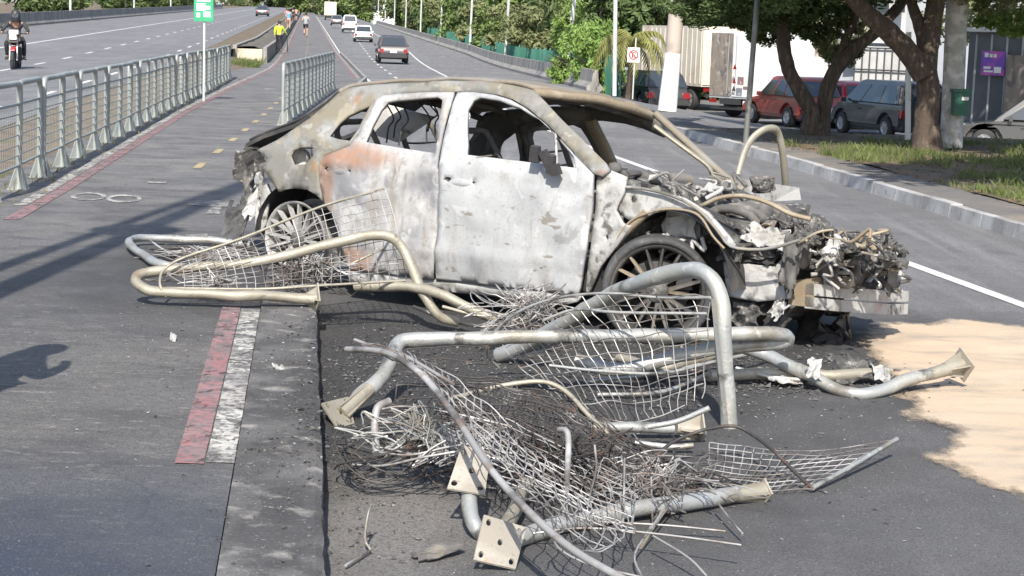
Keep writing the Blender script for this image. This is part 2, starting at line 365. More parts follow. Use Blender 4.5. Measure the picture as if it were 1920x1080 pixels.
# kerb along the cycle path: concrete stones with open joints
kerb = tag(bpy.data.objects.new('kerb', None), kind='structure'); col.objects.link(kerb)
y = 3.0; i = 0
random.seed(5)
while y < 33:
    L_ = 2.02 if i % 2 else 1.96
    a, c = y + 0.012, y + L_ - 0.012
    dz = random.uniform(-0.006, 0.006)
    b = MB()
    n = 24
    prof = [(-0.255, 0.0), (-0.255, 0.172), (KE - 0.03, 0.168), (KE - 0.004, 0.155), (KE, 0.12), (KE + 0.004, 0.0)]
    vs = []; fs = []
    for k in range(n + 1):
        yy = a + (c - a) * k / n
        for (oo, zz) in prof:
            w = 0.012 * noise.noise(Vector((oo * 9, yy * 4, zz * 9))) + (0.012 * min(0, noise.noise(Vector((oo * 3, yy * 11, 5)))) if oo > 0 else 0)
            vs.append((ox(oo + (w if zz > 0.1 and oo > 0 else 0), yy), yy, zz + (dz + w * 0.6 if zz > 0.1 else -0.05)))
    m_ = len(prof)
    for k in range(n):
        for q in range(m_ - 1):
            fs.append((k * m_ + q, (k + 1) * m_ + q, (k + 1) * m_ + q + 1, k * m_ + q + 1))
    fs += [tuple(range(m_)), tuple(n * m_ + q for q in range(m_ - 1, -1, -1))]
    b.add(vs, fs)
    b.build('kerb_stone', M['kerb'], kerb)
    y += L_; i += 1
# low retaining wall where the path stands above the road
wall_low = tag(bpy.data.objects.new('path_edge_wall', None), kind='structure'); col.objects.link(wall_low)
for i in range(24):
    a = 33 + i * 3.0; c = a + 2.98
    if c > 108: break
    oa, oc = lerp_tab(PATH_R, a), lerp_tab(PATH_R, c)
    MB().hexa([(ox(oa, a), a, -0.1), (ox(oa + 0.12, a), a, -0.1), (ox(oc + 0.12, c), c, -0.1), (ox(oc, c), c, -0.1),
               (ox(oa, a), a, zP(a) + 0.12), (ox(oa + 0.1, a), a, zP(a) + 0.12), (ox(oc + 0.1, c), c, zP(c) + 0.12), (ox(oc, c), c, zP(c) + 0.12)]).build('wall_block', M['concrete'], wall_low)

# right kerb
rk = tag(bpy.data.objects.new('right_kerb', None), kind='structure'); col.objects.link(rk)
for i in range(32):
    a = 9 + i * 1.0; c = a + 0.985
    if c > 40.5: break
    oa, oc = lerp_tab(road_edge, a), lerp_tab(road_edge, c)
    dz = random.uniform(-0.008, 0.008)
    MB().hexa([(ox(oa - 0.02, a), a, -0.06), (ox(oa + 0.16, a), a, -0.06), (ox(oc + 0.16, c), c, -0.06), (ox(oc - 0.02, c), c, -0.06),
               (ox(oa + 0.012, a), a, 0.15 + dz), (ox(oa + 0.15, a), a, 0.15 + dz), (ox(oc + 0.15, c), c, 0.15 + dz), (ox(oc + 0.012, c), c, 0.15 + dz)]).build('kerb_stone', M['kerb_far'], rk)

# verge beyond the right kerb (asphalt walk, then soil), then the lower side street
M['walk'] = mat('dusty_walk', (0.15, 0.14, 0.13), 0.92, layers=[('N', (0.24, 0.2, 0.16), 1.0, 0.48, 0.64, 0.9), ('N', (0.09, 0.088, 0.085), 2, 0.52, 0.66, 0.7), ('N', (0.06, 0.05, 0.04), 40, 0.56, 0.68, 0.7)], bump=0.5)
strip('verge_walk', lambda y: lerp_tab(road_edge, y) + 0.14, lambda y: lerp_tab(road_edge, y) + 0.9, lambda y: 0.145, 6, 41, M['walk'], 4)
def zV(y): return 0.15
b = MB(); vs = []; fs = []
nx, ny = 24, 36
for j in range(ny + 1):
    y = 6 + 34.5 * j / ny
    for k in range(nx + 1):
        o = lerp_tab(road_edge, y) + 0.88 + 15 * (k / nx) ** 1.3
        z = 0.142 + 0.10 * max(0, noise.noise(Vector((o * 0.5, y * 0.4, 0)))) - 0.0 - 0.55 * max(0, (y - 36.5) / 4) ** 1.0
        vs.append((ox(o, y), y, z))
for j in range(ny):
    for k in range(nx):
        fs.append((j * (nx + 1) + k, j * (nx + 1) + k + 1, (j + 1) * (nx + 1) + k + 1, (j + 1) * (nx + 1) + k))
b.add(vs, fs, True)
b.build('verge', M['soil'])['kind'] = 'structure'
b = MB(); vs = []; fs = []
for j in range(21):
    y = 38.5 + 3.5 * j
    for k in range(11):
        o = lerp_tab(road_edge, max(y, 44)) - 0.6 + 5.5 * k
        z = -0.02 - min(0.75, 0.2 * max(0, 5.5 * k - 0.6)) * min(1, max(0.2, 1))
        vs.append((ox(o, y), y, z))
for j in range(20):
    for k in range(10):
        fs.append((j * 11 + k, j * 11 + k + 1, (j + 1) * 11 + k + 1, (j + 1) * 11 + k))
b.add(vs, fs)
b.build('side_street', M['asphalt'])['kind'] = 'structure'
ZS = -0.77

# painted markings (sheets 4 mm up), each a part of its road
def paint(name, o0, o1, zf, y0, y1, m, parent, dz=0.005, jag=0.0):
    return strip(name, o0, o1, zf, y0, y1, m, 1, dz, parent, None, jag=jag)
WL = [(9, 5.5), (13, 5.42), (29, 5.0), (40, 4.95), (77, 6.2), (146, 8.2), (300, 8.6), (700, 8.6)]
paint('edge_line', lambda y: lerp_tab(WL, y) - 0.065, lambda y: lerp_tab(WL, y) + 0.065, zR, 8, 600, M['line_white'], road)
for k in range(60):
    y = 38 + 7 * k
    if y > 420: break
    paint('lane_dash', lambda q: lerp_tab([(38, 3.2), (74, 3.74), (190, 5.2), (400, 5.4)], q) - 0.06, lambda q: lerp_tab([(38, 3.2), (74, 3.74), (190, 5.2), (400, 5.4)], q) + 0.06, zR, y, y + 2.6, M['line_white'], road)
paint('inner_line', 2.35, 2.47, zR, 62, 500, M['line_white'], road)
paint('edge_line', -12.6, -12.42, zL, 30, 500, M['line_white'], left_road)
for oo in (-8.6, -5.5):
    for k in range(60):
        y = 30 + 6.5 * k
        if y > 400: break
        paint('lane_dash', oo - 0.07, oo + 0.07, zL, y, y + 2.2, M['line_white'], left_road)
# red and white border of the cycle path
paint('red_line', -0.49, -0.378, zP, 6.72, 10.65, M['road_red'], path, jag=0.0015)
paint('white_line', -0.372, -0.258, zP, 6.75, 10.6, M['road_white'], path, jag=0.0015)
BL = [(14, -2.62), (18, -2.55), (35, -2.47), (50, -2.2), (62, -1.75), (71, -1.45), (80, -1.35), (900, -1.35)]
paint('white_line', lambda y: lerp_tab(BL, y) - 0.11, lambda y: lerp_tab(BL, y) + 0.01, zP, 16.2, 600, M['road_white'], path, jag=0.0015)
paint('red_line', lambda y: lerp_tab(BL, y) + 0.02, lambda y: lerp_tab(BL, y) + 0.16, zP, 15.0, 600, M['road_red'], path, jag=0.0015)
paint('red_line', lambda y: lerp_tab(PATH_R, y) - 0.3, lambda y: lerp_tab(PATH_R, y) - 0.18, zP, 62, 600, M['road_red'], path)
paint('white_line', lambda y: lerp_tab(PATH_R, y) - 0.17, lambda y: lerp_tab(PATH_R, y) - 0.06, zP, 62, 600, M['road_white'], path)
YD = [(20, -1.35), (27, -1.1), (33.5, -0.88), (47, -0.53), (66, -0.18), (125, 0.05), (900, 0.05)]
for k in range(60):
    y = 21.2 + 2.6 * k + (0.02 * k * k if k < 30 else 18)
    if y > 330: break
    paint('centre_dash', lambda q: lerp_tab(YD, q) - 0.05, lambda q: lerp_tab(YD, q) + 0.05, zP, y, y + 0.85, M['road_yellow'], path)
# white arrow and bicycle mark on the path
def flat_poly(name, pts, m, parent, z):
    MB().add([G(px, py, z) for px, py in pts], [tuple(range(len(pts)))]).build(name, m, parent)
flat_poly('path_arrow', [(385, 401), (412, 401), (416, 388), (447, 387), (408, 375), (347, 383), (398, 387)], M['road_white'], path, 0.176)
for cx, cy in ((166, 368), (232, 372)):
    b = MB()
    ring = [(G(cx + 34 * cos(2 * pi * k / 20), cy + 7.5 * sin(2 * pi * k / 20), 0.176), G(cx + 25 * cos(2 * pi * k / 20), cy + 4.6 * sin(2 * pi * k / 20), 0.176)) for k in range(20)]
    vs = [p for q in ring for p in q]
    b.add(vs, [(2 * k, 2 * ((k + 1) % 20), 2 * ((k + 1) % 20) + 1, 2 * k + 1) for k in range(20)])
    b.build('bicycle_mark', M['road_white'], path)
for pts in ([(508, 160), (535, 157), (536, 159), (508, 163)], [(497, 166), (513, 166), (512, 168), (496, 168)], [(312, 441), (388, 438), (390, 443), (312, 447)], [(276, 340), (311, 341), (311, 344), (278, 343)]):
    flat_poly('worn_mark', pts, M['road_white'], path, 0.177)

# planter between the carriageways
pl = thing('median_planter', 'long raised concrete planter of soil between carriageway and cycle path', 'planter', (ox(-2.5, 79), 79, zP(79)))
def seg_strip(b, o0, o1, y0, y1, h, step=10, base=-0.3):
    ys = []; y = y0
    while y < y1: ys.append(y); y += step
    ys.append(y1)
    for a, c in zip(ys, ys[1:]):
        b.hexa([(ox(o0, a), a, zP(a) + base), (ox(o1, a), a, zP(a) + base), (ox(o1, c), c, zP(c) + base), (ox(o0, c), c, zP(c) + base),
                (ox(o0, a), a, zP(a) + h), (ox(o1, a), a, zP(a) + h), (ox(o1, c), c, zP(c) + h), (ox(o0, c), c, zP(c) + h)])
b = MB(); seg_strip(b, -3.3, -3.12, 79, 420, 0.75); b.build('side_wall', M['concrete'], pl)
b = MB(); seg_strip(b, -1.96, -1.78, 79, 420, 0.68); b.build('side_wall', M['concrete'], pl)
M['cream_wall'] = mat('cream_plaster', (0.55, 0.48, 0.36), 0.9, layers=[('N', (0.3, 0.26, 0.2), 2, 0.48, 0.65, 0.8)], bump=0.3)
b = MB(); b.hexa([(ox(-3.1, 79), 78.98, zP(79) - .3), (ox(-1.98, 79), 78.98, zP(79) - .3), (ox(-1.98, 79.2), 79.2, zP(79) - .3), (ox(-3.1, 79.2), 79.2, zP(79) - .3),
                  (ox(-3.1, 79), 78.98, zP(79) + .6), (ox(-1.98, 79), 78.98, zP(79) + .6), (ox(-1.98, 79.2), 79.2, zP(79) + .6), (ox(-3.1, 79.2), 79.2, zP(79) + .6)])
b.build('end_wall', M['cream_wall'], pl)
b = MB(); vs = []; fs = []
ys = [79.21 + 3 * k for k in range(114)]
for y in ys:
    for k in range(4):
        o = -3.13 + 1.18 * k / 3
        vs.append((ox(o, y), y, zP(y) + 0.62 + 0.12 * noise.noise(Vector((o * 3, y * 0.7, 1))) + (0.1 if k in (1, 2) else 0)))
for i in range(len(ys) - 1):
    for k in range(3): fs.append((i * 4 + k, i * 4 + k + 1, i * 4 + 5 + k, i * 4 + 4 + k))
b.add(vs, fs, True); b.build('soil_bed', M['dirt_top'], pl)

# sand strewn on the road beside the wreck
out = [(1570, 622), (1620, 598), (1712, 602), (1760, 592), (1830, 598), (1960, 612), (2150, 640), (2180, 760), (2160, 900), (2060, 985), (1960, 968), (1880, 940), (1810, 910), (1720, 880), (1650, 850), (1715, 838), (1735, 826), (1712, 806), (1672, 788), (1638, 760), (1660, 728), (1610, 700), (1582, 668), (1572, 640)]
base = [G(px, py, 0).xy for px, py in out]
ring = []
for a, c in zip(base, base[1:] + base[:1]):
    n = max(2, int((c - a).length / 0.05))
    for k in range(n):
        p = a + (c - a) * (k / n)
        ring.append(p + Vector((noise.noise(Vector((p.x * 4, p.y * 3, 3))) * 0.07 + noise.noise(Vector((p.x * 17, p.y * 12, 3))) * 0.03, noise.noise(Vector((p.x * 4, p.y * 3, 7))) * 0.1 + noise.noise(Vector((p.x * 15, p.y * 14, 9))) * 0.05)))
def inside(p, poly):
    r = False; j = len(poly) - 1
    for i in range(len(poly)):
        a, c = poly[i], poly[j]
        if (a[1] > p[1]) != (c[1] > p[1]) and p[0] < (c[0] - a[0]) * (p[1] - a[1]) / (c[1] - a[1]) + a[0]: r = not r
        j = i
    return r
def fill2d(outer, holes=(), step=0.06):
    """outer and holes: lists of 2-D points; returns points and triangles"""
    pts = [Vector((p[0], p[1])) for p in outer]; edges = [(i, (i + 1) % len(outer)) for i in range(len(outer))]
    for h in holes:
        s0 = len(pts); pts += [Vector((p[0], p[1])) for p in h]; edges += [(s0 + i, s0 + (i + 1) % len(h)) for i in range(len(h))]
    x0, x1 = min(p[0] for p in outer), max(p[0] for p in outer); y0, y1 = min(p[1] for p in outer), max(p[1] for p in outer)
    nb = len(pts)
    yy = y0 + step * 0.5; row = 0
    while yy < y1:
        xx = x0 + step * (0.5 if row % 2 else 0.25)
        while xx < x1:
            q = Vector((xx, yy))
            if inside(q, outer) and not any(inside(q, h) for h in holes) and min((q - pts[i]).length for i in range(nb)) > step * 0.45: pts.append(q)
            xx += step
        yy += step * 0.87; row += 1
    vo, eo, fo, *_ = delaunay_2d_cdt(pts, edges, [], 0, 1e-6)
    fs = []
    for f in fo:
        c = sum((vo[i] for i in f), Vector((0, 0))) / len(f)
        if inside(c, outer) and not any(inside(c, h) for h in holes): fs.append(tuple(f))
    return vo, fs
vo, fo = fill2d(ring, (), 0.1)
rs = set()
b = MB()
bd = set()
def edge_d(p): return min((p - q).length for q in ring)
ed = [edge_d(p) for p in vo]
b.add([(p.x, p.y, 0.006 + 0.03 * min(1, e / 0.4) * max(0, 0.3 + noise.noise(Vector((p.x * 3, p.y * 2, 0))))) for p, e in zip(vo, ed)], fo, True)
sand_o = b.build('sand_patch', M['sand'])
att = sand_o.data.attributes.new('cover', 'FLOAT', 'POINT')
for i_, e in enumerate(ed): att.data[i_].value = e
# coverage thins out towards the edge: bare asphalt shows between the grains
nt_ = M['sand'].node_tree; NN = nt_.nodes; LL = nt_.links
an = NN.new('ShaderNodeAttribute'); an.attribute_name = 'cover'
g1_ = NN.new('ShaderNodeNewGeometry'); n1 = NN.new('ShaderNodeTexNoise'); n1.inputs['Scale'].default_value = 3.0; n1.inputs['Detail'].default_value = 12; n1.inputs['Roughness'].default_value = 0.75
mpn = NN.new('ShaderNodeMapping'); mpn.inputs['Scale'].default_value = (1.0, 0.55, 1); LL.new(g1_.outputs['Position'], mpn.inputs[0]); LL.new(mpn.outputs[0], n1.inputs['Vector'])
m1_ = NN.new('ShaderNodeMapRange'); m1_.inputs['From Max'].default_value = 0.38; LL.new(an.outputs['Fac'], m1_.inputs['Value']); m1_.inputs['To Min'].default_value = -0.2; m1_.inputs['To Max'].default_value = 0.5
sb_ = NN.new('ShaderNodeMath'); sb_.operation = 'ADD'; LL.new(m1_.outputs[0], sb_.inputs[0]); LL.new(n1.outputs[0], sb_.inputs[1])
m2_ = NN.new('ShaderNodeMapRange'); m2_.inputs['From Min'].default_value = 0.5; m2_.inputs['From Max'].default_value = 0.72; LL.new(sb_.outputs[0], m2_.inputs['Value'])
LL.new(m2_.outputs[0], NN['Principled BSDF'].inputs['Alpha'])
tag(sand_o, 'pale orange sand strewn over the asphalt beside the wreck', 'sand', kind='stuff')
# ------------------------------------------------------------------ the burnt car
YAW = -0.585
EX = Vector((cos(YAW), sin(YAW), 0)); EY = Vector((-sin(YAW), cos(YAW), 0))      # forward, towards the far side
FH = G(1232, 550, 0.33)                              # near front hub
def plane_hit(px, py, P0, n):
    r = ray(px, py)
    return CAMP + r * ((P0 - CAMP).dot(n) / r.dot(n))
RH = plane_hit(548, 448, FH, EY)
CO = Vector((RH.x, RH.y, 0))
WB = (FH - RH).dot(EX)
CW = 1.92
FDZ, FDX = 0.115, 0.15                                # the far side has sunk and the body is racked forward there
def loc(P): d = P - CO; return Vector((d.dot(EX), d.dot(EY), P.z))
def N(px, py, y=0.0):                                # survey: car coordinates at lateral position y (0 = near flank)
    return loc(plane_hit(px, py, CO + EY * y, EY))
def inset(x, z):                                     # tumblehome and belly of the flank
    if z > 1.0:
        t = (z - 1.0)
        return 0.02 + 0.42 * t + 0.25 * t * t
    t = (z - 0.62) / 0.38
    return 0.02 * t * t + 0.05 * max(0, 0.43 - z) - 0.012 * math.exp(-((z - 0.40 - 0.02 * x) / 0.03) ** 2)
def NS(px, py):                                      # survey on the curved flank
    y = 0.0
    for _ in range(8):
        p = N(px, py, y); y = inset(p.x, p.z)
    return (p.x, p.z)
car = thing('burnt_car', 'burnt-out hatchback suv stripped to ash white metal across the kerb', 'car', (0, 0, 0))
RC = (0.0, 0.0, 0.0)
def w2(p): return tuple(CO + EX * p[0] + EY * p[1] + Vector((0, 0, p[2])))
_rd = NS(625, 300)
M['door'] = mat('burnt_white_paint', (0.36, 0.365, 0.37), 0.62, 0.05, layers=[
    ('N', (0.42, 0.425, 0.43), 2.2, 0.45, 0.6, 0.8), ('N', (0.25, 0.25, 0.26), 2.6, 0.52, 0.66, 0.75), ('N', (0.3, 0.275, 0.24), 3.4, 0.56, 0.68, 0.6, (2.0, 2.0, 0.5)), ('N', (0.2, 0.19, 0.18), 4.5, 0.6, 0.72, 0.6, (3, 3, 0.6)), ('N', (0.3, 0.29, 0.28), 26, 0.6, 0.7, 0.5),
    ('N', (0.12, 0.115, 0.11), 3.3, 0.63, 0.66, 0.4), ('N', (0.5, 0.5, 0.5), 7, 0.6, 0.62, 0.5), ('N', (0.16, 0.13, 0.1), 9, 0.64, 0.66, 0.7, (0.6, 0.6, 1.6)), ('N', (0.2, 0.2, 0.2), 60, 0.58, 0.66, 0.4)], bump=0.12, bscale=25, rlayers=[('N', (0.45,), 2.0, 0.45, 0.65, 0.7)])
M['rear_door'] = mat('burnt_white_paint_rusted', (0.36, 0.355, 0.35), 0.62, 0.05, layers=[
    ('N', (0.44, 0.435, 0.43), 2.2, 0.45, 0.6, 0.8), ('N', (0.15, 0.15, 0.165), 1.9, 0.47, 0.6, 0.8), ('N', (0.42, 0.41, 0.4), 5, 0.52, 0.62, 0.7), ('N', (0.27, 0.24, 0.2), 3.6, 0.54, 0.68, 0.7, (2.0, 2.0, 0.5)), ('N', (0.18, 0.17, 0.16), 5, 0.58, 0.7, 0.6, (3, 3, 0.6)), ('N', (0.1, 0.095, 0.09), 3.0, 0.61, 0.65, 0.5), ('N', (0.5, 0.5, 0.49), 6, 0.6, 0.62, 0.5), ('N', (0.2, 0.2, 0.2), 50, 0.58, 0.66, 0.4),
    ('S', (0.29, 0.145, 0.08), w2((_rd[0] + 0.16, 0, _rd[1] + 0.03)), (0.34, 0.34, 0.075), 0.5, 7, 1.6, 0.75), ('N', (0.2, 0.19, 0.18), 18, 0.55, 0.68, 0.6), ('S', (0.24, 0.135, 0.085), w2((_rd[0] - 0.05, 0, _rd[1] - 0.15)), (0.06, 0.06, 0.3), 0.5, 9, 1.6, 0.75),
    ('S', (0.33, 0.16, 0.085), w2((NS(665, 490)[0], 0, NS(665, 490)[1])), (0.15, 0.15, 0.1), 0.5, 8, 1.6, 0.75)], bump=0.14, bscale=25)
M['shell'] = mat('scorched_body_shell', (0.19, 0.185, 0.168), 0.72, 0.1, layers=[
    ('N', (0.2, 0.175, 0.13), 2.2, 0.46, 0.6, 0.9), ('N', (0.235, 0.24, 0.24), 3.0, 0.52, 0.6, 0.8), ('N', (0.09, 0.085, 0.08), 3.2, 0.54, 0.62, 0.75), ('N', (0.3, 0.27, 0.205), 5.0, 0.58, 0.64, 0.7), ('N', (0.36, 0.36, 0.35), 9, 0.6, 0.64, 0.5), ('N', (0.28, 0.15, 0.08), 6, 0.64, 0.74, 0.7), ('N', (0.13, 0.12, 0.11), 30, 0.6, 0.7, 0.5)], bump=0.2, bscale=35)
M['roof'] = mat('scorched_roof', (0.2, 0.175, 0.14), 0.75, 0.1, layers=[('N', (0.23, 0.225, 0.215), 2.5, 0.45, 0.6, 0.9), ('N', (0.36, 0.27, 0.19), 4, 0.54, 0.66, 0.8), ('N', (0.2, 0.17, 0.14), 6, 0.58, 0.7, 0.7), ('N', (0.26, 0.13, 0.07), 14, 0.6, 0.7, 0.6)], bump=0.3, bscale=40)
M['far_in'] = mat('sooty_inner_metal', (0.1, 0.095, 0.09), 0.85, 0.0, layers=[('N', (0.2, 0.19, 0.18), 4, 0.48, 0.62, 0.8), ('N', (0.05, 0.05, 0.05), 3, 0.5, 0.65, 0.7), ('N', (0.26, 0.22, 0.16), 8, 0.58, 0.7, 0.6)], bump=0.3)

def flank_panel(name, outer, holes, m, parent, thick=0.022, step=0.055, off=0.0, dent=0.006, mirror=False, surf=True, label=None, closed=True):
    fx = NS if surf else (lambda a, b_: N(a, b_, off).xz)
    def dense(px):
        ps = [Vector(fx(*p)) for p in px]; o = []
        for a, c in zip(ps, ps[1:] + ps[:1]):
            n = max(1, int((c - a).length / (step * 1.2)))
            o += [a + (c - a) * (k / n) for k in range(n)]
        return o
    vo, fo = fill2d(dense(outer), [dense(h) for h in holes], step)
    b = MB()
    vs = []
    for p in vo:
        y = inset(p.x, p.y) if surf else 0.0
        y += off + dent * noise.noise(Vector((p.x * 3.1, p.y * 3.7, off * 10 + 2))) + dent * 0.6 * noise.noise(Vector((p.x * 9, p.y * 8, 5)))
        z = p.y
        xx = p.x
        if mirror: y = CW - y; z -= FDZ * y; xx += FDX * y
        vs.append((xx, y, z))
    # orient outward
    def flip(f):
        a, b_, c = (Vector(vs[i]) for i in f[:3]); nrm = (b_ - a).cross(c - a)
        return tuple(reversed(f)) if (nrm.y > 0) != mirror else f
    b.add(vs, [flip(f) for f in fo], True)
    o = b.build(name, m, parent, True, label)
    sm = o.modifiers.new('thickness', 'SOLIDIFY'); sm.thickness = thick; sm.offset = -1
    return o

QW = [(615, 255), (635, 230), (652, 216), (694, 196), (684, 215), (670, 243), (655, 264), (634, 261)]
RW = [(685, 266), (691, 253), (713, 205), (727, 190), (745, 187), (820, 181), (830, 187), (829, 205), (822, 260), (817, 287), (750, 277)]
FW = [(874, 290), (875, 255), (877, 205), (887, 187), (900, 181), (940, 187), (975, 202), (1012, 222), (1040, 247), (1065, 271), (1078, 292), (1082, 317), (1020, 308), (960, 300), (920, 295)]
FW = [(874, 290), (875, 255), (877, 205), (887, 187), (900, 182), (940, 188), (975, 202), (1010, 223), (1038, 247), (1062, 271), (1076, 292), (1080, 315), (1020, 307), (960, 300), (920, 295)]
ARCH_R = [(522, 360), (530, 356), (550, 353), (575, 356), (592, 366), (605, 380), (620, 400), (634, 434), (646, 483), (648, 507)]
roof_top = [(481, 281), (520, 262), (580, 222), (615, 192), (635, 173), (655, 163), (695, 158), (770, 152), (830, 150), (895, 150), (950, 157), (1000, 168), (1025, 194), (1050, 221), (1087, 257), (1135, 305)]
door_line = [(1112, 325), (1080, 290), (1050, 257), (1025, 232), (990, 203), (960, 185), (930, 176), (890, 171), (850, 171), (795, 171), (722, 177), (706, 184)]
# body shell: quarter panel, roof rail and windscreen pillar in one pressing
quarter = roof_top + [(1142, 318), (1128, 330)] + door_line + [(688, 218), (672, 247), (655, 272), (608, 290), (597, 310), (599, 345), (604, 378)] + list(reversed(ARCH_R[:5])) + [(508, 340), (500, 328), (491, 315), (502, 297)]
FILL = [(543, 292), (549, 281), (562, 276), (583, 276), (591, 281), (586, 293), (572, 308), (549, 309)]
shell = flank_panel('body_shell', quarter, [QW, FILL], M['shell'], car, 0.03, 0.05, 0.004)
# fuel filler cup behind its opening
b = MB(); fc = N(566, 293, 0.1); b.lathe([(0.075, -0.02), (0.07, 0.03), (0.0, 0.035)], 16, 'Y', (fc.x - 0.03, 0.12, fc.z - 0.02)); b.build('fuel_filler_cup', M['ash_white'], shell, True)
# rear door
RD = [(706, 183), (722, 178), (795, 172.5), (851, 172.5), (846, 195), (832, 250), (822, 292), (822, 330), (818, 440), (814, 524), (740, 516), (652, 507)] + list(reversed(ARCH_R[5:-1])) + [(600, 345), (599, 312), (609, 292), (656, 273), (674, 247), (690, 217)]
rear_door = flank_panel('rear_door', RD, [RW, [(608, 317), (613, 312), (620, 314), (619, 320), (612, 321)], [(652, 320), (656, 317), (660, 320), (656, 324)]], M['rear_door'], car, 0.03, 0.045, -0.004, 0.022, label='ash white rear door with orange rust along its rear edge')
FDO = [(858, 173), (890, 172.5), (930, 178), (960, 187), (990, 205), (1025, 234), (1050, 259), (1079, 292), (1111, 326), (1108, 380), (1100, 460), (1086, 553), (1000, 544), (920, 535), (818, 525), (821, 440), (825, 330), (826, 293), (836, 250), (850, 195)]
front_door = flank_panel('front_door', FDO, [FW, [(832, 336), (838, 331), (847, 333), (848, 340), (840, 341)], [(883, 342), (887, 339), (891, 342), (887, 346)]], M['door'], car, 0.032, 0.045, -0.006, 0.018)
# pressed handle scoops
for (px, py, par, m_) in ((862, 343, front_door, M['door']), (637, 322, rear_door, M['rear_door'])):
    c = NS(px, py); b = MB()
    b.lathe([(0.0, -0.012), (0.03, -0.010), (0.055, -0.004), (0.07, 0.004)], 18, 'Y', (0, 0, 0))
    b.v = [Vector((c[0] + v.x * 1.25, inset(*c) + v.y - 0.004, c[1] + v.z * 0.45)) for v in b.v]
    b.build('handle_scoop', m_, par, True)
# window divider, inner window rail and mirror bracket on the front door
def flank_tube(pts, r, name, m_, par, yoff=0.0, n=8, sub=3, label=None):
    ps = []
    for p in pts:
        q = NS(p[0], p[1]); y = inset(*q) + yoff if len(p) < 3 else p[2]
        qq = N(p[0], p[1], y); ps.append((qq.x, y, qq.z))
    return MB().tube(ps, r, n, sub).build(name, m_, par, True, label)
flank_tube([(1042, 249), (1043, 280), (1044, 312)], 0.009, 'window_divider', M['ash_white'], front_door, 0.02)
flank_tube([(1053, 262), (1070, 283), (1077, 300), (1080, 316)], 0.014, 'window_guide', M['ash_white'], front_door, 0.03)
b = MB()
for (px, py, w, h) in ((1004, 288, 0.07, 0.1), (1024, 296, 0.06, 0.1), (1034, 308, 0.05, 0.12), (1042, 318, 0.06, 0.07)):
    q = N(px, py, -0.05); b.box((q.x, -0.05, q.z), (w, 0.05, h), 0, 0.8, 0.2, random.uniform(-0.5, 0.5))
b.build('mirror_bracket', M['soot'], front_door, True, 'charred stump of the wing mirror')
# B pillar behind the door seams
b = MB(); p0 = N(852, 176, 0.3); p1 = N(826, 292, 0.06)
vs = []
for (px, py) in ((838, 172), (872, 172), (842, 292), (808, 292)):
    q = NS(px, py); vs.append((q[0], inset(*q) + 0.085, q[1]))
b.add(vs, [(0, 1, 2, 3)]); o = b.build('middle_pillar', M['ash_white'], shell, True); sm = o.modifiers.new('t', 'SOLIDIFY'); sm.thickness = 0.03; sm.offset = 0
# sill
SILL = [(648, 507), (740, 517), (815, 526), (920, 537), (1000, 546), (1086, 555), (1082, 566), (1060, 572), (930, 556), (815, 546), (700, 534), (652, 527)]
flank_panel('sill', SILL, [], M['ash_white'], car, 0.05, 0.05, 0.01, 0.006)
# hinge pillar and inner front structure, fender gone
HP = [(1113, 328), (1140, 320), (1168, 332), (1163, 362), (1146, 395), (1160, 420), (1176, 424), (1150, 462), (1118, 500), (1098, 548), (1090, 552), (1102, 460), (1109, 380)]
hinge = flank_panel('hinge_pillar', HP, [[(1098 + 4 * cos(t), 420 + 5 * sin(t)) for t in (0, 1, 2, 3, 4, 5)], [(1131 + 4 * cos(t), 446 + 5 * sin(t)) for t in (0, 1, 2, 3, 4, 5)]], M['ash_white'], car, 0.03, 0.045, 0.05, 0.012)
AP = [(1113, 360), (1150, 352), (1200, 356), (1267, 372), (1313, 399), (1340, 430), (1367, 462), (1357, 466), (1333, 441), (1313, 409), (1293, 398), (1247, 394), (1213, 401), (1180, 421), (1150, 405), (1143, 397), (1126, 376)]
flank_panel('fender_apron', AP, [[(1175 + 6 * cos(t), 375 + 7 * sin(t)) for t in (0, 1, 2, 3, 4, 5)], [(1146 + 6 * cos(t), 383 + 6 * sin(t)) for t in (0, 1, 2, 3, 4, 5)]], M['ash_white'], car, 0.03, 0.045, 0.09, 0.014)
flank_tube([(1105, 362), (1150, 352), (1200, 353), (1262, 368), (1310, 394), (1345, 432), (1370, 462), (1420, 468), (1460, 462), (1500, 450)], 0.01, 'fender_rail', M['shell'], car, 0.06)
flank_tube([(1150, 465), (1162, 440), (1182, 415), (1213, 400), (1250, 392), (1293, 396), (1316, 410), (1336, 442), (1358, 466)], 0.008, 'arch_lip', M['tan_burnt'], car, 0.05)
flank_tube([(1152, 462), (1170, 438), (1200, 410), (1212, 398)], 0.028, 'arch_brace', M['tan_burnt'], car, 0.08)
IP = [(1356, 492), (1372, 487), (1410, 496), (1452, 500), (1478, 470), (1486, 480), (1478, 560), (1420, 566), (1368, 556), (1360, 530)]
flank_panel('chassis_leg_panel', IP, [[(1392 + 4 * cos(t), 520 + 5 * sin(t)) for t in (0, 1, 2, 3, 4, 5)]], M['ash_white'], car, 0.05, 0.045, 0.3, 0.014, surf=False)

# far flank, seen through the windows: same pressing mirrored, its front door swung open
far = flank_panel('far_body_side', roof_top[:12] + door_line[4:] + quarter[len(roof_top) + 2 + len(door_line):], [QW], M['far_in'], car, 0.05, 0.07, 0.004, mirror=True)
FRD = RD
flank_panel('far_rear_door', FRD, [RW], M['far_in'], car, 0.04, 0.07, -0.004, mirror=True)
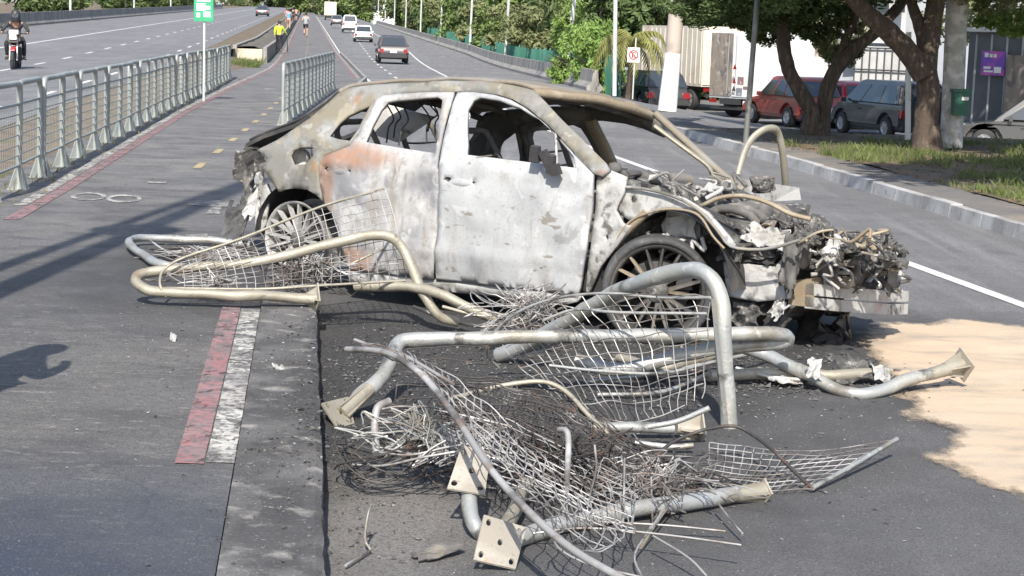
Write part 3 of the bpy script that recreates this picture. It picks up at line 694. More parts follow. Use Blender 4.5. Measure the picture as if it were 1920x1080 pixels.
# far middle pillar
q0, q1 = NS(862, 173), NS(832, 293)
b = MB()
b.tube([(q0[0] + 0.25, CW - inset(*q0) - 0.06, q0[1] - 0.19), (q1[0] + 0.29, CW - inset(*q1) - 0.05, q1[1] - 0.2), (q1[0] + 0.29, CW - 0.05, 0.35)], 0.07, 8, 4, flat=0.5)
b.build('far_middle_pillar', M['tan_burnt'], far, True)
b = MB(); q2 = NS(1100, 540); q3 = NS(640, 500)
b.box(((q2[0] + q3[0]) / 2 + 0.2, CW - 0.08, 0.36), (q2[0] - q3[0] + 0.8, 0.14, 0.16)); b.build('far_sill', M['far_in'], far, True)

# roof skin between the two rails
rt = [NS(*p) for p in roof_top[4:12]]
st = []
for k in range(len(rt) - 1):
    for j in range(4):
        t = j / 4; st.append((rt[k][0] + (rt[k + 1][0] - rt[k][0]) * t, rt[k][1] + (rt[k + 1][1] - rt[k][1]) * t))
st.append(rt[-1])
vs = []; fs = []; nc = 16
for i, (x, z) in enumerate(st):
    y0 = inset(x, z) + 0.0; y1 = CW - y0
    for k in range(nc + 1):
        t = k / nc; y = y0 + (y1 - y0) * t
        bow = 4 * t * (1 - t)
        front = max(0, (i - len(st) * 0.6) / (len(st) * 0.4))
        zz = z - 0.004 + 0.045 * bow - (FDZ + 0.02) * (y - y0) + 0.012 * noise.noise(Vector((x * 4, y * 4, 2))) - 0.035 * bow * front * 0.5
        vs.append((x + 0.1 * bow * front ** 2 + FDX * (y - y0), y, zz))
for i in range(len(st) - 1):
    for k in range(nc): fs.append((i * (nc + 1) + k, (i + 1) * (nc + 1) + k, (i + 1) * (nc + 1) + k + 1, i * (nc + 1) + k + 1))
b = MB(); b.add(vs, fs, True); o = b.build('roof', M['roof'], car, True); sm = o.modifiers.new('t', 'SOLIDIFY'); sm.thickness = 0.025; sm.offset = 1
head = [Vector(v) for v in vs[-(nc + 1):]]
MB().tube([h + Vector((0, 0, -0.02)) for h in head], 0.032, 8, 1).build('windscreen_header', M['tan_burnt'], o, True)
MB().tube([h + Vector((-0.12, 0, -0.035)) for h in head], 0.05, 8, 1, flat=0.6).build('roof_cross_member', M['far_in'], o, True)
for kk in (4, 9, 14, 19):
    row = [Vector(v) + Vector((0, 0, -0.05)) for v in vs[kk * (nc + 1):(kk + 1) * (nc + 1)]]
    MB().tube(row, 0.025, 6, 1).build('roof_bow', M['far_in'], o, True)
# far windscreen pillar with a second loose strip
fa = [(1228, 212, 1.45), (1262, 243, 1.5), (1310, 287, 1.57), (1355, 327, 1.64), (1392, 357, 1.68)]
b = MB(); b.tube([(N(*p).x, p[2], N(*p).z) for p in fa], 0.04, 8, 4, flat=0.7); b.build('far_windscreen_pillar', M['roof'], car, True)
fb = [(1227, 236, 1.40), (1262, 262, 1.45), (1300, 290, 1.5), (1328, 312, 1.55), (1338, 335, 1.58)]
b = MB(); b.tube([(N(*p).x, p[2], N(*p).z) for p in fb], 0.042, 8, 4, flat=0.4); b.build('pillar_lining', M['galv_tan'], car, True)
# cowl / bulkhead
A0 = N(1140, 322, 0.2); A1 = N(1392, 352, 1.66)
b = MB(); vs = []; fs = []
for k in range(13):
    t = k / 12; p = A0.lerp(A1, t); bow = 4 * t * (1 - t)
    j = 0.03 * noise.noise(Vector((k * 0.9, 0, 0)))
    for (dx, dz) in ((-0.25, -0.02), (0.0, 0.02), (0.12, -0.02), (0.16, -0.12), (0.1, -0.55)):
        vs.append((p.x + dx + 0.1 * bow + j, p.y, p.z + dz - 0.03 + j))
for k in range(12):
    for q in range(4): fs.append((k * 5 + q, k * 5 + q + 1, (k + 1) * 5 + q + 1, (k + 1) * 5 + q))
b.add(vs, fs, False); o = b.build('bulkhead', M['char'], car, True); sm = o.modifiers.new('t', 'SOLIDIFY'); sm.thickness = 0.02
MB().tube([N(1165, 335, 0.35) + Vector((-0.35, 0, -0.02)), (A0.lerp(A1, 0.5).x - 0.3, 0.95, 0.95), (A1.x - 0.4, 1.6, 0.9)], 0.05, 8, 4).build('dash_cross_beam', M['far_in'], car, True)
# wiper arms sticking up
for (a, c) in (((1215, 318), (1300, 360)), ((1283, 318), (1245, 352)), ((1240, 322), (1262, 340))):
    pa, pc = N(a[0], a[1], 0.8), N(c[0], c[1], 0.75)
    MB().tube([pa, pc], 0.006, 5, 1).build('wiper_arm', M['wire'], car, True)
# clutter along the cowl: brackets, pipes, blower housing
ec = random.Random(77)
for k in range(46):
    t = ec.random(); px = 1145 + 240 * t; py = 328 + 22 * t + ec.uniform(-6, 34); y = 0.15 + 1.3 * t * ec.uniform(0.5, 1); p = N(px, py, y); s_ = ec.uniform(0.025, 0.07); mm = ec.choice(['ash_white', 'ash_white', 'char', 'far_in', 'soot', 'shell'])
    if k % 3 == 0: MB().box(p, (s_ * 1.4, s_, s_ * ec.uniform(.5, 1.5)), ec.uniform(0, 3), 0.85, ec.uniform(-.4, .4), ec.uniform(-.4, .4)).build('cowl_bracket', M[mm], car, True)
    elif k % 3 == 1: MB().tube([p, p + Vector((ec.uniform(-.1, .1), ec.uniform(-.05, .1), ec.uniform(0, .07))), p + Vector((ec.uniform(-.18, .18), ec.uniform(0, .15), ec.uniform(-.06, .05)))], ec.uniform(0.006, 0.016), 6, 3).build('cowl_pipe', M[mm], car, True)
    else: MB().lathe([(0.0, 0.0), (s_ * .6, 0.0), (s_ * .7, s_ * .4), (s_ * .5, s_ * .9), (0, s_)], 10, 'Z', p).build('cowl_cap', M[mm], car, True)
# floor, rear bulkhead, tank
b = MB(); b.hexa([(-0.3, 0.5, 0.3), (WB - 0.45, 0.12, 0.26), (WB - 0.45, CW - 0.1, 0.24), (-0.3, CW - 0.1, 0.26), (-0.3, 0.5, 0.42), (WB - 0.45, 0.12, 0.38), (WB - 0.45, CW - 0.1, 0.36), (-0.3, CW - 0.1, 0.38)])
b.build('floor_pan', M['soot'], car, True)
# wheel houses
for (x, nm) in ((0.02, 'rear_wheel_house'), (WB, 'front_wheel_house')):
    b = MB(); vs = []; fs = []
    R_ = 0.43 if x < 1 else 0.46
    for k in range(13):
        a = pi * k / 12
        for y in (0.06, 0.5): vs.append((x + R_ * cos(a), y + (0.03 if x > 1 else 0), 0.38 + R_ * sin(a)))
    for k in range(12): fs.append((2 * k, 2 * k + 1, 2 * k + 3, 2 * k + 2))
    b.add(vs, fs, True)
    b.add([(x + R_ * cos(pi * k / 12), 0.5, 0.38 + R_ * sin(pi * k / 12)) for k in range(13)] + [(x - R_, 0.5, 0.2), (x + R_, 0.5, 0.2)], [tuple(range(13)) + (13, 14)])
    b.build(nm, M['soot'], car, True)
# seats burnt to their frames
def seat(x, y, lean, parent):
    b = MB()
    b.tube([(x + 0.25, y - 0.2, 0.55), (x, y - 0.22, 0.58), (x - 0.1, y - 0.22, 0.7), (x - 0.1 - lean, y - 0.2, 1.15), (x - 0.1 - lean, y, 1.22), (x - 0.1 - lean, y + 0.2, 1.15), (x - 0.1, y + 0.22, 0.7), (x, y + 0.22, 0.58), (x + 0.25, y + 0.2, 0.55)], 0.022, 6, 4)
    for k in range(4): b.tube([(x - 0.1 - lean * k / 4, y - 0.2, 0.75 + 0.1 * k), (x - 0.13 - lean * k / 4, y, 0.74 + 0.1 * k), (x - 0.1 - lean * k / 4, y + 0.2, 0.75 + 0.1 * k)], 0.008, 5, 3)
    b.box((x + 0.05, y, 0.5), (0.45, 0.4, 0.1), 0, 0.9)
    b.build('seat_frame', M['far_in'], parent, True)
for (x, y, l) in ((1.55, 0.5, 0.25), (1.5, 1.4, 0.2), (0.45, 0.55, 0.25), (0.42, 1.35, 0.25)): seat(x, y, l, car)
# collapsed headlining panel and hanging cables in the rear window
b = MB(); ps = [N(722, 198, 0.9), N(815, 222, 1.1), N(748, 268, 0.9), N(692, 250, 0.85)]
b.hexa([p + Vector((0, 0, 0)) for p in ps] + [p + Vector((0, 0.02, 0.01)) for p in ps]); b.build('fallen_headlining', M['ash_white'], car, True)
for (px, y) in ((722, 0.5), (735, 0.6), (752, 0.5), (785, 0.55), (800, 0.5), (808, 0.7)):
    b = MB(); a = N(px, 190, y); c = N(px + random.uniform(-6, 22), 255 + random.uniform(-10, 18), y + random.uniform(-.1, .1))
    b.tube([a, a.lerp(c, 0.4) + Vector((0.05, 0.03, 0.0)), a.lerp(c, 0.7) + Vector((0.0, 0.03, 0.02)), c], 0.006, 5, 4); b.build('hanging_cable', M['soot'], car, True)
# steering wheel
b = MB(); c = N(896, 277, 1.35)
b.tube([c + Vector((0.05 * sin(2 * pi * k / 16), 0.13 * cos(2 * pi * k / 16), 0.13 * sin(2 * pi * k / 16))) for k in range(17)], 0.014, 6, 2); b.build('steering_wheel', M['far_in'], car, True)
# tailgate remains and rear valance
TG = [(470, 262), (500, 248), (560, 225), (610, 195), (645, 168), (700, 156)]
b = MB(); b.tube([(N(px, py, 0.5).x, 0.5 + 0.0, N(px, py, 0.5).z) for px, py in TG], 0.02, 6, 3, flat=0.6); b.build('tailgate_edge', M['soot'], car, True)
tq = [NS(*p) for p in TG]
vs = []; fs = []
for i, (px, py) in enumerate(TG[:5]):
    for k in range(9):
        t = k / 8; y = 0.45 + 1.1 * t; p = N(px, py + 6, 0.5)
        vs.append((p.x - 0.02 * 4 * t * (1 - t), y, p.z - 0.03 * t + 0.012 * noise.noise(Vector((i * 1.3, k * 1.1, 4)))))
for i in range(4):
    for k in range(8):
        if 0 < i < 3 and 1 <= k <= 6: continue
        fs.append((i * 9 + k, (i + 1) * 9 + k, (i + 1) * 9 + k + 1, i * 9 + k + 1))
b = MB(); b.add(vs, fs); o = b.build('tailgate', M['soot'], car, True); sm = o.modifiers.new('t', 'SOLIDIFY'); sm.thickness = 0.03
# crumpled sheets
def crumple(name, c, size, rot, m_, parent, seed, amp=0.25, local=True, n=6, jag=0.35):
    rnd = random.Random(seed); vs = []; fs = []
    R = Matrix.Rotation(rot[2], 3, 'Z') @ Matrix.Rotation(rot[1], 3, 'Y') @ Matrix.Rotation(rot[0], 3, 'X')
    for i in range(n + 1):
        for k in range(n + 1):
            u, v = i / n - 0.5, k / n - 0.5
            e = 1.0 if (0 < i < n and 0 < k < n) else 1 - jag * rnd.random()
            h = amp * min(size) * (noise.noise(Vector((u * 3 + seed, v * 3, seed * 0.7))) + 0.5 * noise.noise(Vector((u * 8, v * 8 + seed, 1))))
            vs.append(R @ Vector((u * size[0] * e, v * size[1] * e, h)) + Vector(c))
    sm_ = n > 6
    for i in range(n):
        for k in range(n):
            if (i in (0, n - 1) or k in (0, n - 1)) and rnd.random() < 0.22: continue
            fs.append((i * (n + 1) + k, (i + 1) * (n + 1) + k, (i + 1) * (n + 1) + k + 1, i * (n + 1) + k + 1))
    b = MB(); b.add(vs, fs, sm_)
    o = b.build(name, m_, parent, local)
    sm = o.modifiers.new('t', 'SOLIDIFY'); sm.thickness = 0.006
    return o
def lump(name, c, size, m_, parent, seed, local=True):
    bm = bmesh.new(); bmesh.ops.create_icosphere(bm, subdivisions=3, radius=1.0)
    b = MB(); bm.verts.ensure_lookup_table()
    vs = []
    for v in bm.verts:
        q = Vector((math.copysign(abs(v.co.x) ** 0.6, v.co.x), math.copysign(abs(v.co.y) ** 0.6, v.co.y), math.copysign(abs(v.co.z) ** 0.6, v.co.z)))
        d = 1 + 0.35 * noise.noise(v.co * 2.2 + Vector((seed, 0, 0))) + 0.22 * noise.noise(v.co * 6 + Vector((0, seed, 0))) + 0.12 * noise.noise(v.co * 14 + Vector((0, seed, 3)))
        vs.append(Vector((q.x * size[0] * d, q.y * size[1] * d, q.z * size[2] * d)) + Vector(c))
    b.add(vs, [tuple(v.index for v in f.verts) for f in bm.faces], False); bm.free()
    return b.build(name, m_, parent, local)
rv = random.Random(11)
for k, (px, py, y, s, mm) in enumerate([(478, 300, 0.35, (0.16, 0.2), 'soot'), (486, 330, 0.3, (0.1, 0.26), 'char'), (476, 345, 0.5, (0.2, 0.3), 'char'), (484, 275, 0.6, (0.2, 0.16), 'soot'), (470, 310, 0.9, (0.3, 0.4), 'char'), (478, 380, 0.25, (0.14, 0.3), 'ash_white'), (486, 345, 0.12, (0.1, 0.2), 'ash_white'), (458, 400, 0.7, (0.3, 0.5), 'char')]):
    p = N(px, py, y); crumple('rear_valance', p, s, (pi / 2 + rv.uniform(-.3, .3), rv.uniform(-.5, .5), rv.uniform(-.4, .4)), M[mm], car, k + 2)
flank_panel('rear_corner_bracket', [(484, 356), (499, 345), (505, 362), (498, 420), (488, 436), (478, 432), (478, 400)], [[(482, 372), (488, 366), (489, 395), (483, 405)]], M['ash_white'], car, 0.03, 0.03, 0.12, 0.01, surf=False)
# wheels: split ten-spoke rims
def wheel(cx, cz, y, rim_r, tyre_r, steer, name, label, mat_r, seed):
    w = MB()
    # rim barrel with lips
    w.lathe([(rim_r * 0.985, 0.0), (rim_r, 0.008), (rim_r * 0.97, 0.014), (rim_r * 0.93, 0.03), (rim_r * 0.88, 0.06), (rim_r * 0.86, 0.2), (rim_r, 0.23)], 48, 'Y')
    w.lathe([(rim_r * 0.985, 0.0), (rim_r * 0.93, 0.004), (rim_r * 0.915, 0.03)], 48, 'Y')
    R = Matrix.Rotation(steer, 3, 'Z'); T = Vector((cx, y, cz))
    def place(b): b.v = [R @ v + T for v in b.v]; return b
    root = place(w).build(name, M[mat_r], car, True, label)
    for k in range(8):
        for s_ in (-1, 1):
            a = 2 * pi * k / 8 + 0.1; a2 = a + s_ * 0.19
            p0 = Vector((0.16 * rim_r * cos(a), 0.035, 0.16 * rim_r * sin(a))); p1 = Vector((0.93 * rim_r * cos(a2), 0.006, 0.93 * rim_r * sin(a2)))
            d = (p1 - p0).normalized(); t = d.cross(Vector((0, 1, 0))).normalized()
            w0, w1 = 0.016, 0.010
            vs = [p0 - t * w0 + Vector((0, .03, 0)), p0 + t * w0 + Vector((0, .03, 0)), p1 + t * w1 + Vector((0, .035, 0)), p1 - t * w1 + Vector((0, .035, 0)), p0 - t * w0 * 0.6, p0 + t * w0 * 0.6, p1 + t * w1 * 0.6, p1 - t * w1 * 0.6]
            b = MB(); b.hexa([vs[0], vs[1], vs[2], vs[3], vs[4], vs[5], vs[6], vs[7]])
            place(b).build('spoke', M[mat_r if k != 3 or mat_r != 'rim' else 'tan_burnt'], root, True)
    b = MB(); b.lathe([(0.0, 0.02), (0.2 * rim_r, 0.02), (0.24 * rim_r, 0.035), (0.24 * rim_r, 0.1)], 20, 'Y'); place(b).build('hub', M['char'], root, True)
    b = MB(); b.lathe([(0.0, 0.11), (0.66 * rim_r, 0.11), (0.68 * rim_r, 0.13), (0.0, 0.14)], 32, 'Y'); place(b).build('brake_disc', M['soot'], root, True)
    b = MB(); b.box((0.55 * rim_r, 0.1, 0.12), (0.1, 0.1, 0.2), 0, 0.9); place(b).build('brake_caliper', M['soot'], root, True)
    if tyre_r:
        b = MB(); n = 56; prof = [(rim_r * 0.99, 0.012), (rim_r + 0.3 * (tyre_r - rim_r), -0.016), (rim_r + 0.72 * (tyre_r - rim_r), -0.012), (tyre_r * 0.99, 0.012), (tyre_r, 0.05), (tyre_r, 0.2), (tyre_r * 0.98, 0.245), (rim_r, 0.235)]
        vs = []; fs = []
        for (r, h) in prof:
            for k in range(n):
                a = 2 * pi * k / n
                rr = r * (1 + (0.012 * noise.noise(Vector((3 * cos(a), 3 * sin(a), h * 9 + seed))) if r > rim_r * 1.02 else 0))
                z = rr * sin(a)
                if z < -cz + 0.005: z = -cz + 0.005
                vs.append(Vector((rr * cos(a), h, z)))
        for i in range(len(prof) - 1):
            for k in range(n): fs.append((i * n + k, i * n + (k + 1) % n, (i + 1) * n + (k + 1) % n, (i + 1) * n + k))
        b.add(vs, fs, True)
        place(b).build('tyre', M['tyre'], root, True)
M['tyre'] = mat('burnt_rubber', (0.05, 0.05, 0.052), 0.8, 0, layers=[('N', (0.1, 0.1, 0.1), 6, 0.48, 0.65, 0.8), ('N', (0.16, 0.15, 0.14), 20, 0.58, 0.7, 0.5)], bump=0.5, bscale=50)
M['rim'] = mat('burnt_alloy', (0.06, 0.058, 0.056), 0.6, 0.3, layers=[('N', (0.14, 0.13, 0.115), 6, 0.48, 0.62, 0.8), ('N', (0.06, 0.055, 0.05), 9, 0.55, 0.68, 0.7), ('N', (0.22, 0.17, 0.1), 4, 0.62, 0.72, 0.6)], bump=0.2)
M['rim_ash'] = mat('ash_alloy', (0.36, 0.355, 0.345), 0.6, 0.3, layers=[('N', (0.55, 0.54, 0.52), 6, 0.48, 0.62, 0.8), ('N', (0.12, 0.11, 0.1), 8, 0.55, 0.68, 0.7)], bump=0.2)
fz = N(1232, 550, 0.03).z
wheel(N(1232, 550, 0.06).x, fz, 0.06, 0.3, 0.35, 0.5, 'front_wheel', 'front wheel with burnt tyre still on its rim', 'rim', 1.0)
rz_ = N(548, 450, 0.1)
wheel(rz_.x + 0.02, rz_.z, 0.1, 0.285, None, 0.0, 'rear_wheel', 'bare rear rim, its tyre burnt away', 'rim_ash', 2.0)
b = MB(); b.lathe([(0.2, 0), (0.34, 0.0), (0.35, 0.12), (0.3, 0.24)], 28, 'Y', (0.05, CW - 0.35, 0.33)); b.build('far_rear_wheel', M['tyre'], car, True)
b = MB(); b.lathe([(0.0, 0.02), (0.2, 0), (0.34, 0.0), (0.35, 0.12), (0.3, 0.24)], 28, 'Y', (WB, CW - 0.3, 0.28)); b.build('far_front_wheel', M['tyre'], car, True)
# dark flap hanging behind the rear wheel
p = N(440, 416, 0.25); crumple('mud_flap', p, (0.19, 0.3), (pi / 2, 0.35, 0.5), M['tyre'], car, 31, 0.12, True, 6, 0.15)

# engine bay: charred block, melted ancillaries, crumpled sheet
lump('engine_block', (WB + 0.25, 0.95, 0.62), (0.33, 0.42, 0.2), M['char'], car, 1)
lump('engine_block', (WB - 0.1, 1.0, 0.66), (0.22, 0.5, 0.14), M['char'], car, 2)
eb = random.Random(7)
def bay(px, py, y): p = N(px, py, y); return Vector((p.x, y, p.z))
# cylinder head with ribs, intake runners, airbox, fan cowl, battery tray
hd = bay(1400, 425, 0.75)
MB().box(hd, (0.34, 0.62, 0.16), 0.1, 0.9, 0.05).build('cylinder_head', M['char'], car, True)
for k in range(5): MB().tube([hd + Vector((-0.18, -0.26 + 0.13 * k, 0.06)), hd + Vector((-0.05, -0.26 + 0.13 * k, 0.13)), hd + Vector((0.14, -0.25 + 0.13 * k, 0.1)), hd + Vector((0.24, -0.24 + 0.13 * k, -0.02))], 0.028, 8, 3).build('intake_runner', M['far_in'], car, True)
for (px, py, y, sz, mm) in ((1470, 440, 0.85, (0.26, 0.3, 0.1), 'char'), (1530, 452, 0.95, (0.2, 0.36, 0.1), 'far_in'), (1590, 462, 1.05, (0.2, 0.4, 0.12), 'char'), (1350, 415, 0.9, (0.2, 0.5, 0.1), 'far_in'), (1420, 470, 0.35, (0.24, 0.2, 0.08), 'char'), (1640, 462, 1.3, (0.2, 0.3, 0.1), 'char')):
    p = bay(px, py, y); o = lump('airbox' if mm == 'char' else 'ancillary_housing', p, (sz[0] / 2, sz[1] / 2, sz[2] / 2), M[mm], car, px * 0.01)
for (px, py, y) in ((1430, 400, 0.7), (1500, 480, 0.4), (1545, 500, 0.55), (1600, 515, 0.8)):
    p = bay(px, py, y); b = MB(); b.lathe([(0.0, -0.02), (0.05, -0.02), (0.075, 0.0), (0.08, 0.03), (0.06, 0.05), (0.0, 0.05)], 16, 'X', p); b.build('pulley', M['far_in'], car, True)
# radiator frame: uprights, slam panel and braces
up_ = [((1486, 462, .3), (1478, 560, .3)), ((1556, 470, .55), (1552, 545, .55)), ((1606, 478, .8), (1612, 550, .8)), ((1668, 470, 1.1), (1690, 548, 1.3))]
for a_, c_ in up_:
    pa_, pc_ = bay(*a_), bay(*c_); MB().tube([pa_, pa_.lerp(pc_, .4) + Vector((0.02, .01, 0)), pa_.lerp(pc_, .7) + Vector((-.02, .0, 0)), pc_], 0.026, 6, 3, flat=0.45).build('radiator_upright', M['ash_white'], car, True)
MB().tube([bay(1478, 455, .3), bay(1530, 458, .5), bay(1580, 466, .7), bay(1640, 462, 1.0), bay(1690, 462, 1.25)], 0.026, 8, 4, flat=0.6).build('slam_panel', M['far_in'], car, True)
MB().tube([bay(1612, 545, .75), bay(1640, 515, .9), bay(1672, 480, 1.1)], 0.02, 6, 2, flat=0.5).build('diagonal_brace', M['ash_white'], car, True)
MB().tube([bay(1520, 515, .5), bay(1560, 512, .6), bay(1610, 510, .8)], 0.015, 6, 2).build('cross_brace', M['ash_white'], car, True)
q = [bay(1490, 555, .75), bay(1660, 560, 1.35), bay(1655, 470, 1.4), bay(1495, 468, .8)]
MB().hexa(q + [v + Vector((-0.05, 0, 0)) for v in q]).build('void_backing', M['soot'], car, True)  # black backing panel standing in for the dark voids between the uprights
q = [bay(1672, 462, 1.15), bay(1692, 460, 1.2), bay(1694, 476, 1.2), bay(1674, 480, 1.15)]
MB().hexa(q + [v + Vector((-0.06, 0.05, 0)) for v in q]).build('headlamp_bracket', M['soot'], car, True)
pieces = []
for k in range(105):
    px = eb.uniform(1330, 1680); t = (px - 1330) / 350
    py = 402 + 60 * t + eb.uniform(-10, 48)
    y = eb.uniform(0.2, 1.1) + (0.2 if py < 440 else 0)
    pieces.append((px, py, y))
for k in range(60):
    px = eb.uniform(1485, 1690); pieces.append((px, eb.uniform(455, 535) if k % 3 else eb.uniform(445, 475), eb.uniform(0.55, 1.2)))
for k, (px, py, y) in enumerate(pieces):
    p = N(px, py, y)
    s = eb.uniform(0.03, 0.1) * (1.35 if k > 104 else 1)
    mm = eb.choice(['char', 'char', 'char', 'far_in', 'soot', 'ash_white', 'far_in', 'tan_burnt'])
    if eb.random() < 0.55: crumple('charred_sheet', p, (s * 1.5, s), (eb.uniform(-.8, .8), eb.uniform(-.6, .6), eb.uniform(0, 6)), M[mm], car, k + 40, 0.7, True, 8, 0.3)
    else: lump('melted_part', p, (s * 0.5, s * 0.45, s * 0.3), M[mm], car, k + 0.37)
for k in range(46):
    px = eb.uniform(1320, 1680); t = (px - 1320) / 360; py = 398 + 55 * t + eb.uniform(-14, 70)
    y = eb.uniform(0.1, 1.0); p = N(px, py, y)
    pts = [p]
    for j in range(eb.randint(3, 5)): pts.append(pts[-1] + Vector((eb.uniform(-.12, .12), eb.uniform(-.1, .1), eb.uniform(-.09, .06))))
    MB().tube(pts, eb.uniform(0.004, 0.012), 5, 4).build('burnt_hose', M[eb.choice(['char', 'wire', 'wire_dark', 'tan_burnt'])], car, True)
# curved tan strut over the bay
b = MB(); b.tube([(N(px, py, y).x, y, N(px, py, y).z) for px, py, y in ((1318, 385, .16), (1347, 372, .16), (1380, 367, .17), (1413, 371, .18), (1447, 383, .2), (1480, 400, .22), (1520, 411, .25))], 0.024, 8, 4, flat=0.6); b.build('bonnet_hinge_strut', M['tan_burnt'], car, True)
# white inner wing sheets and headlamp carrier
for k, (px, py, y, s, r, mm) in enumerate([(1440, 445, 0.25, (0.3, 0.16), (0.9, 0.2, 0.2), 'ash_white'), (1385, 447, 0.2, (0.2, 0.14), (0.5, 0.0, 0.4), 'char'), (1482, 490, 0.2, (0.12, 0.4), (pi / 2, 0.1, 0.2), 'far_in'),
        (1565, 468, 0.4, (0.16, 0.2), (pi / 2 - 0.5, 0.2, -0.5), 'ash_white'), (1560, 505, 0.55, (0.1, 0.3), (pi / 2, 0.3, 0.3), 'far_in'), (1650, 475, 1.0, (0.16, 0.24), (pi / 2, 0.2, -1.0), 'char'),
        (1670, 500, 1.0, (0.14, 0.4), (pi / 2, -0.6, -0.9), 'ash_white'), (1590, 530, 0.8, (0.2, 0.12), (pi / 2, 0.0, -0.8), 'far_in'), (1370, 478, 0.2, (0.2, 0.1), (1.2, 0, 0), 'char'), (1420, 480, 0.3, (0.3, 0.1), (1.3, 0, 0), 'soot'),
        (1680, 472, 1.1, (0.16, 0.12), (0.6, 0.3, 0), 'soot'), (1540, 448, 0.6, (0.3, 0.3), (0.1, 0.1, 0.4), 'char'), (1450, 432, 0.6, (0.3, 0.3), (0.1, 0.1, 0.2), 'char')]):
    crumple('front_panel_remnant', N(px, py, y), s, r, M[mm], car, 200 + k, 0.5, True, 10, 0.3)
# crash box and bumper beam
cb = [(N(px, py, .42)) for px, py in ((1478, 528), (1526, 522), (1526, 576), (1478, 572))]
b = MB(); b.hexa([cb[3], cb[2], cb[2] + Vector((0, .12, 0)), cb[3] + Vector((0, .12, 0)), cb[0], cb[1], cb[1] + Vector((0, .12, 0)), cb[0] + Vector((0, .12, 0))]); b.build('crash_box', M['tan_burnt'], car, True)
BE = [(1527, 556, 0.42), (1570, 560, 0.62), (1620, 564, 0.9), (1665, 567, 1.2), (1698, 567, 1.45)]
bp = [Vector((N(*p).x, p[2], N(*p).z)) for p in BE]
beam = None
for (dz, hh) in ((0.042, 0.072), (-0.042, 0.072)):
    b = MB(); vs = []; fs = []
    sp = smooth_path(bp, 5)
    for i, p in enumerate(sp):
        t = i / (len(sp) - 1); h = hh * (1 - 0.05 * t) / 2
        w = 0.012 * noise.noise(Vector((i * 0.6, dz * 20, 0)))
        for (a, c) in ((0.0, -h), (0.02, -h), (0.02, h), (0.0, h)): vs.append(p + Vector((a * 1.0 + w, 0, dz + c)))
        for (a, c) in ((-0.06, h), (-0.06, -h)): vs.append(p + Vector((a + w, 0, dz + c)))
    n = 6
    for i in range(len(sp) - 1):
        for k in range(n): fs.append((i * n + k, (i + 1) * n + k, (i + 1) * n + (k + 1) % n, i * n + (k + 1) % n))
    fs += [tuple(range(n)), tuple((len(sp) - 1) * n + k for k in range(n - 1, -1, -1))]
    b.add(vs, fs); b.build('bumper_beam', M['ash_white'], car, True)
# radiator / undertray hanging to the ground below the beam
for k, (px, py, y, s, r, mm) in enumerate([(1520, 605, 0.9, (0.35, 0.3), (pi / 2, 0, -0.5), 'soot'), (1570, 620, 1.1, (0.3, 0.35), (pi / 2, 0.2, -0.8), 'char'), (1400, 590, 0.35, (0.25, 0.2), (pi / 2, 0.1, 0), 'char'), (1455, 600, 0.4, (0.2, 0.3), (pi / 2, 0.3, 0), 'soot'), (1460, 580, 0.3, (0.1, 0.16), (pi / 2, 0.6, 0), 'ash_white'), (1545, 635, 0.9, (0.3, 0.2), (1.2, 0.3, -0.5), 'soot'), (1590, 605, 1.2, (0.1, 0.3), (pi / 2, -0.3, -0.8), 'tan_burnt')]):
    crumple('undertray_remnant', N(px, py, y), s, r, M[mm], car, 300 + k, 0.3, True, 6, 0.45)
lump('gearbox', (WB + 0.3, 0.75, 0.3), (0.35, 0.35, 0.16), M['soot'], car, 9)
lump('radiator_pack', (WB + 0.6, 1.0, 0.42), (0.12, 0.5, 0.2), M['soot'], car, 12)
# strut tower and brake parts in the front arch
lump('strut_tower', (WB - 0.02, 0.35, 0.72), (0.12, 0.1, 0.12), M['ash_white'], car, 15)
for k in range(5):
    p = Vector((WB + eb.uniform(-.2, .2), 0.2, 0.68)); MB().tube([p, p + Vector((eb.uniform(-.1, .1), 0, -.08)), p + Vector((eb.uniform(-.15, .15), .03, -.03)), p + Vector((eb.uniform(-.2, .2), .02, -.12))], 0.014, 6, 4).build('suspension_arm', M['ash_white'], car, True)
# open far door: window arch and stub of skin
da = [(1383, 330), (1391, 300), (1400, 276), (1414, 256), (1433, 243), (1449, 241), (1459, 250), (1467, 283), (1471, 320), (1473, 352)]
dpts = []
for i, (px, py) in enumerate(da):
    t = i / (len(da) - 1); q = N(px, py, CW + 0.1 + 0.75 * t); dpts.append(q)
door2 = MB().tube(dpts, 0.022, 8, 4, flat=1.4).build('open_far_door', M['galv_tan'], car, True, 'far front door hanging open, only its frame left')
b = MB(); q = [N(1376, 335, CW + .1), N(1490, 352, CW + .8), N(1494, 375, CW + .8), N(1440, 378, CW + .5), N(1385, 420, CW + .1)]
b.add(q, [(0, 1, 2, 3, 4)]); o = b.build('door_skin', M['ash_white'], door2, True); sm = o.modifiers.new('t', 'SOLIDIFY'); sm.thickness = 0.04
lump('far_mirror_stump', N(1430, 345, CW), (0.08, 0.06, 0.06), M['char'], car, 22)
car.location = CO
car.rotation_euler = (0, 0, YAW)
